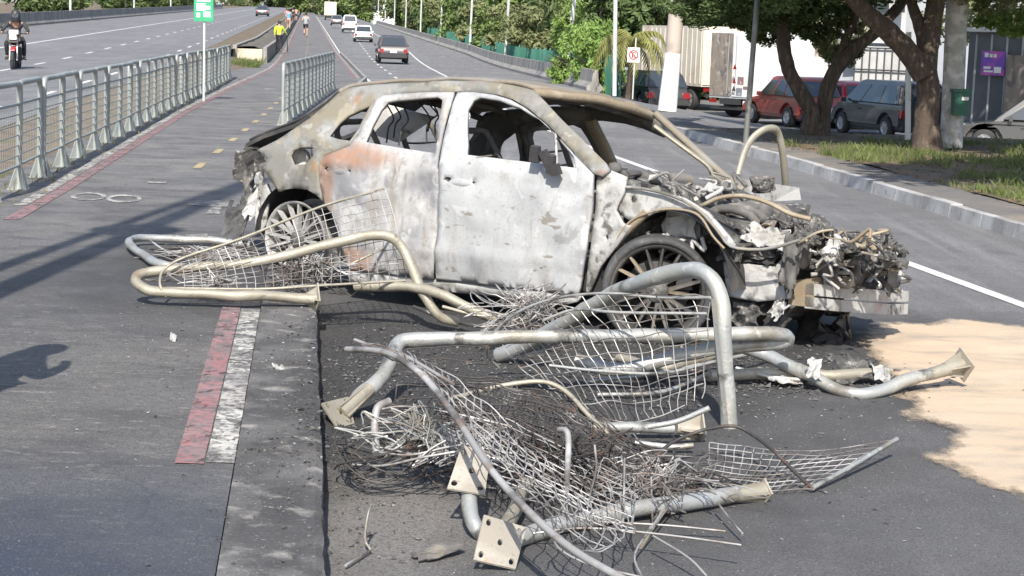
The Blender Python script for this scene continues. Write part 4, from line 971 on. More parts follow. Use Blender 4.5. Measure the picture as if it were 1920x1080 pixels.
# ------------------------------------------------------------------ wrecked guardrails heaped in front of the car
def pts3(l): return [S(p) for p in l]
def wreck(name, label, cat, ref, group=None):
    p = S(ref); return thing(name, label, cat, (p.x, p.y, 0.0), group)
def rods(root, name, lines, r, m, n=6, sub=4):
    for l in lines:
        b = MB().tube(pts3(l), r, n, sub)
        if r > 0.02:           # dents and kinks
            b.v = [v + Vector((noise.noise(v * 5), noise.noise(v * 5 + Vector((7, 0, 0))), noise.noise(v * 5 + Vector((0, 7, 0))))) * 0.012 + Vector((noise.noise(v * 21), noise.noise(v * 21 + Vector((3, 0, 0))), noise.noise(v * 21 + Vector((0, 3, 0))))) * 0.0035 for v in b.v]
        b.build(name, m, root)
def patch(ctrl):
    rows = [[S(p) for p in r] for r in ctrl]
    def at(u, v):          # u across 0..1, v down 0..1
        cols = []
        for r in rows: cols.append(cr(r, u))
        return cr(cols, v)
    return at
def cr(ps, t):
    n = len(ps) - 1
    if n == 0: return ps[0]
    x = min(max(t, 0), 1) * n; i = min(int(x), n - 1); f = x - i
    a = ps[i - 1] if i > 0 else ps[0] * 2 - ps[1]; b_ = ps[i]; c = ps[i + 1]; d = ps[i + 2] if i + 2 <= n else ps[n] * 2 - ps[n - 1]
    return 0.5 * (2 * b_ + (c - a) * f + (2 * a - 5 * b_ + 4 * c - d) * f * f + (3 * b_ - a - 3 * c + d) * f ** 3)
def wire_mesh(root, ctrl, nu, nv, m, r=0.0028, seed=1, miss=0.05, wob=0.006, name='wire_mesh', seg=14, over=0.02, skew=0.0):
    at = patch(ctrl); rnd = random.Random(seed); b = MB()
    def wob_p(p, k): return p + Vector((noise.noise(p * 7 + Vector((k, 0, 0))), noise.noise(p * 7 + Vector((0, k, 3))), noise.noise(p * 7 + Vector((5, 0, k))))) * wob * 2
    for i in range(nu + 1):
        u = i / nu; a, c = (0.0, 1.0)
        if rnd.random() < miss: a = rnd.uniform(0, 0.4); c = rnd.uniform(0.6, 1)
        k = rnd.uniform(0, 9) * 0.15
        b.tube([wob_p(at(u + skew * (a + (c - a) * j / seg) , a + (c - a) * j / seg), k) for j in range(seg + 1)], r, 4, 1, False)
    for i in range(nv + 1):
        v = i / nv; a, c = (0.0, 1.0)
        if rnd.random() < miss: a = rnd.uniform(0, 0.3); c = rnd.uniform(0.6, 1)
        k = rnd.uniform(0, 9) * 0.15
        b.tube([wob_p(at(a + (c - a) * j / (seg * 2), v), k) for j in range(seg * 2 + 1)], r, 4, 1, False)
    return b.build(name, m, root, kind='stuff')
def tangle(root, c, size, n, m, seed, r=0.003, name='tangled_wire', step=0.1, k=9):
    rnd = random.Random(seed); b = MB()
    for i in range(n):
        p = Vector((c.x + rnd.gauss(0, size[0] / 2), c.y + rnd.gauss(0, size[1] / 2), max(0.01, c.z + rnd.uniform(-1, 1) * size[2])))
        d = Vector((rnd.uniform(-1, 1), rnd.uniform(-1, 1), rnd.uniform(-.6, .6))).normalized(); ps = [p]
        for j in range(k):
            d = (d + Vector((rnd.uniform(-1, 1), rnd.uniform(-1, 1), rnd.uniform(-.7, .6))) * 0.6).normalized()
            q = ps[-1] + d * step * rnd.uniform(0.5, 1.2)
            if (Vector(((q.x - c.x) / size[0], (q.y - c.y) / size[1], (q.z - c.z) / (size[2] * 1.3)))).length > 1.3: d = (c - q).normalized(); q = ps[-1] + d * step * 0.6
            q.z = max(q.z, 0.012); ps.append(q)
        b.tube(ps, r * rnd.uniform(0.7, 1.4), 4, 3, False)
    return b.build(name, m, root, kind='stuff')
def square_plate(root, corners, name='base_plate', m=None, thick=0.008, holes=((0.14, 0.14), (0.86, 0.14), (0.86, 0.86), (0.14, 0.86), (0.5, 0.5))):
    a, b_, c, d = pts3(corners)          # tl, tr, br, bl
    nrm = (b_ - a).cross(d - a).normalized()
    if nrm.y > 0: nrm = -nrm
    out_ = [(0, 0), (1, 0), (1, 1), (0, 1)]; hs = []
    W_ = (b_ - a).length; H_ = (d - a).length
    for (u, v) in holes:
        rr = 0.011; hs.append([(u + rr / W_ * cos(t * pi / 4), v + 1.5 * rr / H_ * sin(t * pi / 4)) for t in range(8)])
    vo, fo = fill2d(out_, hs, 0.3)
    P = lambda p: a.lerp(b_, p.x).lerp(d.lerp(c, p.x), p.y)
    b = MB(); b.add([P(p) for p in vo], fo)
    o = b.build(name, m or M['plate'], root); sm = o.modifiers.new('t', 'SOLIDIFY'); sm.thickness = thick; sm.offset = 0
    return o
def flare(root, p0, p1, r0, r1, m, name='flared_foot', plate=True):
    """gusseted foot: four fins widening from the tube end p0 to the base plate at p1"""
    p0, p1 = S(p0), S(p1); d = (p1 - p0).normalized(); u = d.orthogonal().normalized(); w = d.cross(u)
    b = MB()
    for k in range(4):
        a = k * pi / 2 + pi / 4; e = u * cos(a) + w * sin(a); s_ = d.cross(e) * 0.004
        q = [p0 + e * r0 * 0.4, p0 + e * r0 * 1.02, p1 + e * r1, p1]
        b.hexa([x - s_ for x in q] + [x + s_ for x in q])
    b.tube([p0 - d * 0.01, p1], r0, 10, 1)
    o = b.build(name, m, root)
    if plate:
        k = 0.95 * r1
        c = [p1 + u * k + w * k, p1 - u * k + w * k, p1 - u * k - w * k, p1 + u * k - w * k]
        MB().hexa([x for x in c] + [x + d * 0.008 for x in c]).build('base_plate', M['plate'], root)
    return o

# 1 frame with torn mesh leaning on the rear wheel
w1 = wreck('bent_guardrail', 'bent tube guardrail with torn mesh leaning against the rear wheel', 'guardrail', (420, 560, 0.2))
rods(w1, 'frame_tube', [[(590, 560, 10.75), (520, 556, 10.68), (450, 554, 10.6), (360, 551, 10.6), (300, 548, 10.6), (272, 542, 10.62), (254, 527, 10.68), (264, 512, 10.75), (300, 507, 10.8), (420, 497, 10.85), (500, 490, 10.9), (600, 463, 11.0), (660, 447, 11.05), (705, 440, 11.1), (735, 443, 11.1), (755, 462, 11.1), (775, 510, 11.05), (800, 560, 11.0), (825, 593, 11.0), (858, 604, 11.05)]], 0.033, M['galv_tan'], 10)
flare(w1, (574, 559, 10.76), (592, 560, 10.78), 0.033, 0.075, M['galv_tan'])
rods(w1, 'mesh_rod', [[(312, 556, 10.58), (302, 540, 10.58), (300, 525, 10.62), (308, 505, 10.7), (347, 482, 10.75), (453, 447, 10.9), (603, 387, 11.2), (720, 354, 11.5)], [(312, 540, 10.62), (480, 542, 10.7), (590, 536, 10.8), (760, 526, 11.1)], [(648, 500, 11.3), (720, 465, 11.4)]], 0.009, M['galv_tan'])
wire_mesh(w1, [[(340, 487, 10.75), (453, 449, 10.9), (603, 389, 11.2), (725, 356, 11.5)], [(345, 515, 10.72), (470, 490, 10.85), (620, 455, 11.1), (745, 430, 11.3)], [(345, 541, 10.66), (480, 542, 10.7), (620, 533, 10.85), (765, 524, 11.15)]], 24, 10, M['wire'], 0.0026, 3)
tangle(w1, D(560, 520, 10.95), (0.35, 0.12, 0.12), 26, M['wire_dark'], 4, 0.003)
tangle(w1, D(590, 500, 11.0), (0.3, 0.1, 0.1), 34, M['wire'], 5, 0.003, 'scorched_wire_nest')
tangle(w1, D(400, 525, 10.75), (0.4, 0.06, 0.05), 18, M['wire'], 6, 0.003, 'wire_scraps')
# 2 looped frame on the path
w2_ = wreck('looped_guardrail', 'small looped guardrail frame lying flat on the cycle path behind another', 'guardrail', (320, 480, 0.18))
rods(w2_, 'frame_tube', [[(430, 497, 0.2), (350, 500, 0.2), (300, 496, 0.21), (265, 475, 0.22), (243, 458, 0.23), (248, 449, 0.23), (275, 446, 0.23), (340, 448, 0.22), (410, 452, 0.21), (470, 458, 0.2)]], 0.03, M['galv'], 10)
rods(w2_, 'mesh_rod', [[(283, 452, 0.24), (310, 470, 0.22), (350, 483, 0.2), (420, 470, 0.2)]], 0.008, M['wire'])
tangle(w2_, G(390, 478, 0.22), (0.35, 0.5, 0.03), 40, M['wire'], 8, 0.003, 'wire_scraps')
tangle(w2_, G(360, 472, 0.2), (0.3, 0.5, 0.02), 30, M['wire_dark'], 9, 0.004, 'burnt_scraps')
# 3 long tan tube under the sill
w3 = wreck('tan_rail', 'heat-tanned rail tube running under the sill of the burnt car', 'rail', (800, 560, 0.0))
rods(w3, 'frame_tube', [[(667, 537, 11.15), (720, 537, 11.1), (787, 541, 11.0), (837, 556, 10.9), (880, 577, 10.85), (930, 595, 10.8), (975, 597, 10.75)]], 0.032, M['galv_tan'], 10)
rods(w3, 'side_rod', [[(775, 575, 0.1), (840, 600, 0.06), (905, 612, 0.05), (960, 605, 0.1)], [(830, 575, 0.12), (900, 592, 0.08), (1000, 600, 0.06)]], 0.012, M['galv_tan'])
tangle(w3, D(970, 585, 10.4), (0.28, 0.2, 0.13), 46, M['wire'], 12, 0.0028, 'scorched_wire_nest')
tangle(w3, D(1010, 570, 10.3), (0.2, 0.15, 0.1), 20, M['wire'], 13, 0.0026)
# 4 the big arch standing by the front wheel
w4 = wreck('arched_guardrail', 'thick galvanised guardrail arch standing before the front wheel with sagging mesh', 'guardrail', (1368, 800, 0.0))
rods(w4, 'frame_tube', [[(1368, 802, 8.5), (1362, 700, 8.5), (1357, 620, 8.5), (1350, 560, 8.52), (1331, 521, 8.58), (1297, 507, 8.68), (1255, 511, 8.82), (1200, 530, 9.0), (1130, 562, 9.3), (1060, 605, 9.6), (990, 645, 9.9), (935, 668, 10.05)]], 0.042, M['galv'], 12)
rods(w4, 'mesh_rod', [[(935, 690, 9.6), (914, 665, 9.5), (920, 640, 9.4), (950, 600, 9.3), (1000, 572, 9.2), (1060, 556, 9.1), (1140, 550, 8.9), (1240, 558, 8.7), (1332, 558, 8.46)], [(1020, 600, 9.0), (1080, 580, 8.9), (1160, 586, 8.7), (1325, 588, 8.46)], [(1030, 685, 8.9), (1120, 695, 8.8), (1240, 700, 8.65), (1340, 678, 8.5)]], 0.0085, M['galv'])
MB().hexa(pts3([(1333, 560, 8.47), (1341, 560, 8.45), (1341, 560, 8.46), (1333, 560, 8.49), (1358, 806, 8.47), (1367, 806, 8.45), (1367, 806, 8.46), (1358, 806, 8.49)])).build('flat_bar', M['galv'], w4)
wire_mesh(w4, [[(930, 630, 9.4), (1000, 573, 9.2), (1130, 552, 8.9), (1328, 559, 8.48)], [(955, 665, 9.2), (1055, 640, 9.0), (1180, 620, 8.8), (1332, 612, 8.48)], [(1005, 715, 9.0), (1095, 700, 8.85), (1205, 700, 8.7), (1325, 668, 8.5)], [(1085, 790, 8.5), (1150, 792, 8.4), (1225, 788, 8.35), (1315, 748, 8.4)]], 19, 8, M['wire'], 0.0028, 21, 0.12, 0.012)
# 5 long straight rail on its bent leg
w5 = wreck('long_guardrail', 'long straight galvanised rail lying across the heap with bent leg and rusty foot', 'guardrail', (640, 790, 0.0))
rods(w5, 'frame_tube', [[(668, 748, 8.45), (700, 722, 8.55), (727, 690, 8.7), (737, 660, 8.85), (752, 643, 8.92), (790, 637, 8.95), (850, 634, 8.95), (1000, 632, 9.0), (1200, 629, 9.15), (1400, 626, 9.3), (1455, 626, 9.35), (1474, 630, 9.4), (1474, 640, 9.42), (1440, 645, 9.4), (1330, 655, 9.35), (1220, 682, 9.3), (1150, 692, 9.3), (1080, 675, 9.35)]], 0.038, M['galv'], 12)
square_plate(w5, [(602, 757, 8.3), (652, 745, 8.5), (664, 795, 8.3), (632, 804, 8.2)], m=M['galv_tan'], thick=0.01)
flare(w5, (690, 731, 8.5), (640, 776, 8.33), 0.036, 0.05, M['galv_tan'], plate=False)
wire_mesh(w5, [[(760, 655, 8.8), (850, 650, 8.8), (915, 650, 8.8)], [(750, 700, 8.6), (830, 700, 8.6), (915, 710, 8.6)], [(740, 750, 8.4), (820, 745, 8.4), (905, 735, 8.5)]], 7, 4, M['wire_dark'], 0.003, 23, 0.1)
# 6 pipe with flared base plate on the sand
w6 = wreck('footed_pipe', 'bent pipe with flared base plate raised over the sand', 'pipe', (1600, 745, 0.0))
rods(w6, 'frame_tube', [[(1400, 655, 9.85), (1450, 672, 9.75), (1520, 706, 9.55), (1575, 732, 9.4), (1612, 738, 9.35), (1650, 731, 9.4), (1700, 713, 9.5), (1750, 698, 9.6)]], 0.037, M['galv'], 12)
flare(w6, (1772, 692, 9.64), (1803, 684, 9.7), 0.036, 0.075, M['galv_tan'])
rods(w6, 'neck_tube', [[(1740, 701, 9.58), (1758, 696, 9.61), (1776, 691, 9.65)]], 0.036, M['galv_tan'], 12)
# 7 torn mesh with pale edge bar
w7 = wreck('torn_mesh', 'torn wire mesh with pale edge bar arching over the heap to the front', 'wire mesh', (1000, 970, 0.0))
rods(w7, 'edge_bar', [[(650, 655, 7.6), (700, 657, 7.4), (745, 670, 7.2), (800, 712, 6.95), (860, 790, 6.55), (920, 880, 6.15), (1000, 968, 5.75), (1080, 1035, 5.45), (1185, 1095, 5.2)]], 0.0135, M['wire'], 8)
rods(w7, 'mesh_rod', [[(665, 637, 7.7), (700, 650, 7.6), (760, 668, 7.5), (850, 720, 7.2)]], 0.008, M['wire'])
wire_mesh(w7, [[(668, 640, 7.75), (770, 662, 7.6), (890, 740, 7.35), (1010, 850, 7.0), (1180, 985, 6.3)], [(690, 656, 7.5), (780, 690, 7.2), (880, 790, 6.8), (985, 895, 6.4), (1140, 1030, 5.8)], [(745, 672, 7.2), (800, 716, 6.95), (862, 795, 6.55), (925, 885, 6.15), (1080, 1035, 5.5)]], 30, 7, M['wire'], 0.0028, 31, 0.15, 0.01, skew=0.08)
wire_mesh(w7, [[(860, 750, 7.6), (960, 790, 7.4), (1080, 850, 7.2), (1200, 905, 6.9)], [(900, 830, 6.9), (1010, 880, 6.7), (1110, 930, 6.6), (1190, 960, 6.5)], [(960, 930, 6.2), (1060, 960, 6.2), (1130, 985, 6.2), (1190, 1000, 6.2)]], 14, 10, M['wire'], 0.0026, 32, 0.25, 0.008, skew=0.15)
rods(w7, 'loose_wire', [[(1000, 1000, 6.3), (1100, 990, 6.3), (1250, 1003, 6.2), (1390, 1022, 6.1)], [(1120, 978, 6.5), (1250, 985, 6.5), (1360, 996, 6.5)], [(1345, 942, 6.8), (1370, 975, 6.6), (1392, 1000, 6.45)], [(1225, 1005, 6.2), (1290, 1045, 6.0), (1325, 1080, 5.9)], [(1035, 1000, 6.0), (1050, 1030, 5.9), (1110, 1060, 5.8), (1215, 1085, 5.7)], [(1260, 935, 6.7), (1225, 985, 6.4), (1190, 1040, 6.1), (1205, 1085, 5.9)]], 0.0045, M['wire'], 5)
# 8 dense blackened mesh roll across the heap
w8 = wreck('blackened_mesh', 'dense blackened roll of wire mesh slumped across the middle of the heap', 'wire mesh', (1050, 850, 0.0))
wire_mesh(w8, [[(880, 705, 7.9), (980, 720, 7.9), (1060, 740, 7.85), (1150, 800, 7.7), (1250, 860, 7.5), (1400, 905, 7.2)], [(850, 745, 7.7), (960, 770, 7.65), (1060, 810, 7.6), (1150, 850, 7.45), (1250, 890, 7.3), (1390, 915, 7.15)], [(720, 770, 7.5), (850, 800, 7.35), (960, 840, 7.25), (1070, 880, 7.2), (1200, 912, 7.1), (1380, 925, 7.0)]], 46, 16, M['wire_dark'], 0.0036, 41, 0.12, 0.016, skew=0.1)
wire_mesh(w8, [[(890, 715, 7.8), (1000, 738, 7.75), (1100, 790, 7.6), (1220, 860, 7.4)], [(800, 780, 7.4), (940, 815, 7.3), (1060, 865, 7.2), (1200, 905, 7.1)]], 34, 10, M['wire_dark'], 0.003, 42, 0.3, 0.02, skew=0.2)
rods(w8, 'edge_rod', [[(850, 747, 7.7), (900, 733, 7.8), (960, 720, 7.85), (1020, 716, 7.85), (1062, 735, 7.8), (1100, 775, 7.7), (1140, 815, 7.6)]], 0.012, M['galv_tan'])
tangle(w8, D(1060, 870, 7.2), (0.55, 0.35, 0.1), 54, M['wire_dark'], 43, 0.0028, 'tangled_wire', 0.11, 11)
tangle(w8, D(1230, 905, 7.0), (0.45, 0.3, 0.07), 44, M['wire'], 44, 0.0026, 'tangled_wire', 0.11, 10)
# 9 crumpled white-edged bundle on the left of the heap
w9 = wreck('mesh_bundle', 'crumpled bundle of pale wire with white bracket at the left of the heap', 'wire mesh', (740, 860, 0.0))
rods(w9, 'bracket', [[(730, 752, 7.2), (708, 765, 7.15), (703, 800, 7.1), (706, 850, 7.0)]], 0.017, M['wire'], 8)
rods(w9, 'loose_wire', [[(710, 768, 7.15), (760, 762, 7.2), (850, 775, 7.3), (960, 800, 7.3)], [(708, 790, 7.1), (780, 800, 7.1), (860, 830, 7.0), (960, 850, 7.0)], [(662, 871, 7.0), (720, 873, 6.9), (790, 858, 6.8), (860, 846, 6.8)], [(712, 848, 7.0), (770, 853, 6.9), (840, 838, 6.9), (900, 830, 6.8)]], 0.005, M['wire'], 5)
tangle(w9, D(790, 815, 7.1), (0.28, 0.2, 0.08), 30, M['galv'], 51, 0.003, 'wire_nest')
tangle(w9, D(870, 840, 7.0), (0.3, 0.2, 0.06), 20, M['wire'], 52, 0.0028, 'scorched_wire_nest')
# 10 burnt tyre bead wires
w10 = wreck('tyre_bead_wire', 'black coil of bead wire from a burnt tyre beside the kerb', 'wire coil', (690, 860, 0.0))
b = MB(); rr = random.Random(6); c0 = D(718, 845, 7.15)
for k in range(15):
    ph = rr.uniform(0, 6); R0 = rr.uniform(0.14, 0.2)
    b.tube([c0 + Vector((R0 * cos(t * 0.5 + ph), (R0 * 1.3) * sin(t * 0.5 + ph), 0.07 * sin(t * 0.7 + k) - 0.01 + rr.uniform(-.012, .012))) for t in range(rr.randint(7, 13))], 0.0035, 4, 4, False)
b.build('wire_coil', M['wire_dark'], w10)
# 11 bottom frame with two drilled plates
w11 = wreck('plated_guardrail', 'shiny guardrail tube at the front of the heap with two drilled base plates', 'guardrail', (1050, 1010, 0.0))
rods(w11, 'frame_tube', [[(965, 1012, 6.3), (1000, 1000, 6.4), (1100, 975, 6.6), (1250, 946, 6.8), (1330, 935, 6.95), (1392, 926, 7.05)]], 0.034, M['galv'], 12)
rods(w11, 'bent_leg', [[(880, 905, 6.6), (881, 945, 6.5), (888, 980, 6.42), (905, 1003, 6.38), (940, 1012, 6.32)]], 0.031, M['galv'], 12)
rods(w11, 'bent_leg', [[(985, 905, 6.9), (975, 930, 6.75), (958, 970, 6.5), (945, 995, 6.35)]], 0.03, M['galv_tan'], 12)
square_plate(w11, [(907, 966, 6.16), (986, 990, 6.22), (966, 1068, 6.02), (887, 1050, 5.98)])
square_plate(w11, [(866, 834, 6.7), (918, 858, 6.72), (909, 928, 6.5), (838, 917, 6.5)])
flare(w11, (1385, 927, 7.04), (1432, 922, 7.1), 0.033, 0.042, M['galv_tan'])
rods(w11, 'thin_rod', [[(1048, 806, 7.0), (1062, 808, 6.95), (1066, 830, 6.9), (1063, 900, 6.7), (1058, 975, 6.5)]], 0.0125, M['wire'], 8)
rods(w11, 'thin_rod', [[(1115, 835, 6.9), (1118, 880, 6.8), (1103, 940, 6.6), (1102, 975, 6.55)], [(1171, 860, 6.9), (1170, 920, 6.75), (1168, 985, 6.5)], [(1221, 895, 6.9), (1222, 940, 6.8), (1224, 980, 6.6)]], 0.005, M['wire'], 5)
rods(w11, 'thin_rod', [[(1265, 930, 6.9), (1225, 985, 6.6), (1200, 1030, 6.35)]], 0.011, M['galv_tan'], 6)
# 12 stub with flared foot in the middle of the heap
w12 = wreck('pipe_stub', 'short pipe stub with cream flared foot amid the mesh', 'pipe', (1250, 830, 0.0))
rods(w12, 'frame_tube', [[(1100, 800, 8.1), (1180, 800, 8.15), (1262, 803, 8.2)]], 0.024, M['galv'], 10)
flare(w12, (1272, 803, 8.2), (1310, 806, 8.22), 0.026, 0.075, M['plate'], plate=True)
rods(w12, 'side_rod', [[(1215, 800, 8.0), (1270, 790, 7.98), (1330, 765, 7.95)], [(1190, 830, 7.9), (1260, 838, 7.9), (1300, 835, 7.9)]], 0.014, M['galv'])
# 13 flat mesh panel at the right
w13 = wreck('flat_mesh_panel', 'flat mesh panel corner with straight steel edge lying at the right of the heap', 'wire mesh', (1520, 930, 0.0))
rods(w13, 'edge_bar', [[(1524, 915, 7.25), (1600, 872, 7.55), (1682, 823, 7.9)]], 0.011, M['galv'], 6, 1)
rods(w13, 'bowed_rod', [[(1228, 858, 7.5), (1260, 830, 7.6), (1320, 806, 7.7), (1376, 799, 7.75), (1410, 815, 7.7), (1450, 845, 7.5), (1490, 885, 7.35), (1524, 916, 7.25)]], 0.008, M['wire_dark'], 6)
wire_mesh(w13, [[(1330, 830, 7.75), (1420, 840, 7.85), (1540, 845, 7.95), (1676, 826, 7.92)], [(1320, 875, 7.5), (1400, 885, 7.5), (1480, 885, 7.5), (1602, 872, 7.55)], [(1300, 905, 7.2), (1370, 912, 7.2), (1440, 920, 7.2), (1524, 916, 7.24)]], 16, 9, M['wire'], 0.0024, 61, 0.1, 0.004, skew=0.05)
# 14 flattened rails lying beneath the heap, towards the bumper
w14 = wreck('flattened_rail', 'flattened grey rail lying in ash under the bumper of the wreck', 'rail', (1420, 720, 0.0))
rods(w14, 'frame_tube', [[(1330, 702, 0.06), (1420, 702, 0.05), (1500, 702, 0.05), (1560, 705, 0.05), (1650, 702, 0.05)]], 0.034, M['galv_tan'], 10)
rods(w14, 'frame_tube', [[(1160, 672, 0.08), (1240, 690, 0.08), (1300, 676, 0.1), (1400, 650, 0.14)]], 0.028, M['galv_tan'], 10)
rods(w14, 'thin_rod', [[(1380, 690, 0.08), (1440, 706, 0.05), (1500, 712, 0.04)], [(1100, 715, 0.04), (1230, 700, 0.06), (1400, 665, 0.1), (1460, 650, 0.1)], [(1120, 740, 0.02), (1240, 735, 0.03), (1330, 700, 0.05)]], 0.012, M['galv'])
# loose sheet scraps, each on its own
def scrap(label, ref, size, rot, mm, seed, name='sheet_scrap'):
    p = S(ref); o = crumple(name, p, size, rot, M[mm], None, seed, 0.2, True, 6, 0.3)
    return tag(o, label, 'scrap')
scrap('upright pale plastic scrap on the bent pipe below the bumper', (1527, 690, 9.45), (0.1, 0.13), (1.2, 0.2, 0.3), 'ash_white', 401)
scrap('white sheet scrap lying in ash left of the bent pipe', (1475, 712, 0.04), (0.22, 0.12), (0.1, 0.1, 0.5), 'ash_white', 402)
scrap('crumpled pale sheet at the elbow of the footed pipe', (1655, 700, 0.07), (0.14, 0.16), (0.5, 0.2, 0.2), 'ash_white', 403)
scrap('charred black sheet behind the footed pipe', (1600, 690, 0.08), (0.3, 0.3), (0.3, 0.1, 0.2), 'char', 404)
scrap('small bone-shaped white scrap on the cycle path near the kerb', (523, 687, 0.185), (0.07, 0.07), (0.3, 0.2, 0.6), 'ash_white', 405)
scrap('tiny white crumpled scrap left of the red line', (325, 632, 0.19), (0.04, 0.08), (0.5, 0.3, 0.2), 'ash_white', 406)
scrap('grey torn strip on the asphalt between kerb and drilled plate', (825, 1030, 0.03), (0.1, 0.25), (0.1, 0.1, -0.9), 'far_in', 407)
for (label, pts) in (('thin bent rod standing beside a pale chip near the kerb', [(648, 1060, 0.02), (690, 1035, 0.015), (694, 1030, 0.02), (684, 1010, 0.05), (690, 965, 0.12), (697, 945, 0.16)]),):
    p = S(pts[0]); t = thing('bent_rod', label, 'rod', (p.x, p.y, 0)); MB().tube(pts3(pts), 0.005, 6, 3).build('rod', M['galv'], t)
# ash, chips and cinders over the ground
def scatter(name, label, n, centre, spread, m, seed, s0, s1, zf, cat='debris', flat=0.5):
    rnd = random.Random(seed); b = MB()
    for i in range(n):
        x, y = centre[0] + rnd.gauss(0, spread[0]), centre[1] + rnd.gauss(0, spread[1])
        if y < 3.5: continue
        o = x + 0.12 * y
        z = zf(x, y)
        s = rnd.uniform(s0, s1) * rnd.choice((0.6, 1, 1, 1.6))
        vs = [Vector((rnd.uniform(-1, 1) * s, rnd.uniform(-1, 1) * s, rnd.uniform(0, flat) * s)) + Vector((x, y, z)) for _ in range(4)]
        vs.append(Vector((x + rnd.uniform(-.8, .8) * s, y + rnd.uniform(-.8, .8) * s, z + s * flat * rnd.uniform(0.3, 1.5))))
        b.add(vs, [(0, 1, 4), (1, 2, 4), (2, 3, 4), (3, 0, 4)])
    return tag(b.build(name, m), label, cat, kind='stuff')
def zg(x, y):
    o = x + 0.12 * y
    return (0.172 if o < KE - 0.005 and y < 33 else 0.002)
scatter('charred_debris', 'black cinders and ash strewn around the burnt car', 3000, (0.35, 10.0), (0.95, 0.6), M['char'], 71, 0.004, 0.014, zg)
scatter('ash_chips', 'pale ash chips strewn under the wreckage', 1300, (0.45, 9.3), (1.2, 1.1), M['ash_white'], 72, 0.003, 0.009, zg)
scatter('kerb_cinders', 'black cinders banked along the foot of the kerb', 2600, (-0.72, 8.6), (0.22, 1.5), M['char'], 76, 0.003, 0.012, zg, flat=0.8)
scatter('wreck_ash', 'grey ash and burnt flakes under the front of the wreck', 1800, (1.0, 10.4), (0.8, 0.5), M['far_in'], 77, 0.003, 0.014, zg, flat=0.8)
scatter('grit', 'light grit scattered over asphalt and path', 900, (0.0, 8.6), (2.0, 2.4), M['kerb_far'], 73, 0.002, 0.006, zg)
scatter('burnt_crust', 'dark crust of melted residue under the guardrail heap', 1500, (0.2, 7.7), (0.6, 0.5), M['char'], 74, 0.004, 0.014, zg, flat=0.35)
scatter('rail_debris', 'burnt scraps heaped below the bumper', 700, (1.45, 9.75), (0.45, 0.22), M['far_in'], 75, 0.006, 0.026, zg, flat=0.6)

# ------------------------------------------------------------------ standing guardrails
def make_guardrail(label, group):
    t = thing('guardrail', label, 'guardrail', (0, 0, 0), group)
    W_, H_ = 1.42, 1.08
    b = MB(); b.tube([(0, 0, 0.0), (0, 0, 0.5), (0, 0, H_ - 0.14), (0.03, 0, H_ - 0.04), (0.13, 0, H_), (W_ / 2, 0, H_), (W_ - 0.13, 0, H_), (W_ - 0.03, 0, H_ - 0.04), (W_, 0, H_ - 0.14), (W_, 0, 0.5), (W_, 0, 0.0)], 0.031, 8, 3); b.build('frame_tube', M['fence'], t)
    b = MB(); b.tube([(0.02, 0, 0.87), (W_ / 2, 0, 0.87), (W_ - 0.02, 0, 0.87)], 0.014, 6, 1); b.build('upper_rail', M['fence'], t)
    b = MB(); b.tube([(0.02, 0, 0.25), (W_ / 2, 0, 0.25), (W_ - 0.02, 0, 0.25)], 0.014, 6, 1); b.build('lower_rail', M['fence'], t)
    h0 = None
    for k in range(5):
        z = 0.25 + 0.62 * (k + 1) / 6
        b = MB(); b.tube([(0.03, 0, z), (W_ - 0.03, 0, z)], 0.007, 5, 1); b.build('bar', M['fence'], t)
    b = MB()
    for k in range(13): b.tube([(0.05 + (W_ - 0.1) * k / 12, 0.006, 0.25), (0.05 + (W_ - 0.1) * k / 12, 0.006, 0.87)], 0.002, 4, 1, False)
    b.build('wire_mesh', M['fence'], t, kind='stuff')
    for x in (0.0, W_):
        b = MB()
        for k in range(4):
            a = k * pi / 2 + pi / 4; e = Vector((cos(a), sin(a), 0)); s_ = Vector((-sin(a), cos(a), 0)) * 0.006
            q = [Vector((x, 0, 0)), Vector((x, 0, 0)) + e * 0.13, Vector((x, 0, 0.24)) + e * 0.034, Vector((x, 0, 0.24))]
            b.hexa([v - s_ for v in q] + [v + s_ for v in q])
        b.box((x, 0, 0.008), (0.2, 0.2, 0.014)); b.build('foot', M['fence'], t)
    return t
FL = [(16, -2.95), (19, -2.9), (35, -2.8), (58, -2.5)]
g0 = make_guardrail('teal grey guardrail panel standing in the row left of the cycle path', 'guardrails left of the cycle path')
ORD = ['first', 'second', 'third', 'fourth', 'fifth', 'sixth', 'seventh', 'eighth', 'ninth', 'tenth', 'eleventh', 'twelfth', 'thirteenth', 'fourteenth', 'fifteenth', 'sixteenth', 'seventeenth', 'eighteenth', 'nineteenth', 'twentieth'] + ['twenty-' + q for q in ('first', 'second', 'third', 'fourth', 'fifth', 'sixth', 'seventh', 'eighth', 'ninth')]
y = 16.4; i = 0
while y < 57:
    y2 = y + 1.5
    a, c = Vector((ox(lerp_tab(FL, y), y), y)), Vector((ox(lerp_tab(FL, y2), y2), y2)); d = c - a
    o = g0 if i == 0 else copy_tree(g0)
    o['label'] = 'teal grey guardrail panel left of the cycle path, %s from the near end' % ORD[i]
    o.location = (a.x, a.y, zP(y) - 0.01); o.rotation_euler = (radians(random.uniform(-1.2, 1.2)), 0, math.atan2(d.y, d.x) + radians(random.uniform(-1, 1)))
    y = y2; i += 1
g1 = copy_tree(g0)
g1['label'] = 'dark guardrail panel standing at the right edge of the cycle path beyond the car'; g1['group'] = 'guardrails right of the cycle path'
FR = [(31, -0.42), (33, -0.31), (50, 0.72), (56, 1.2)]
y = 31.5; i = 0
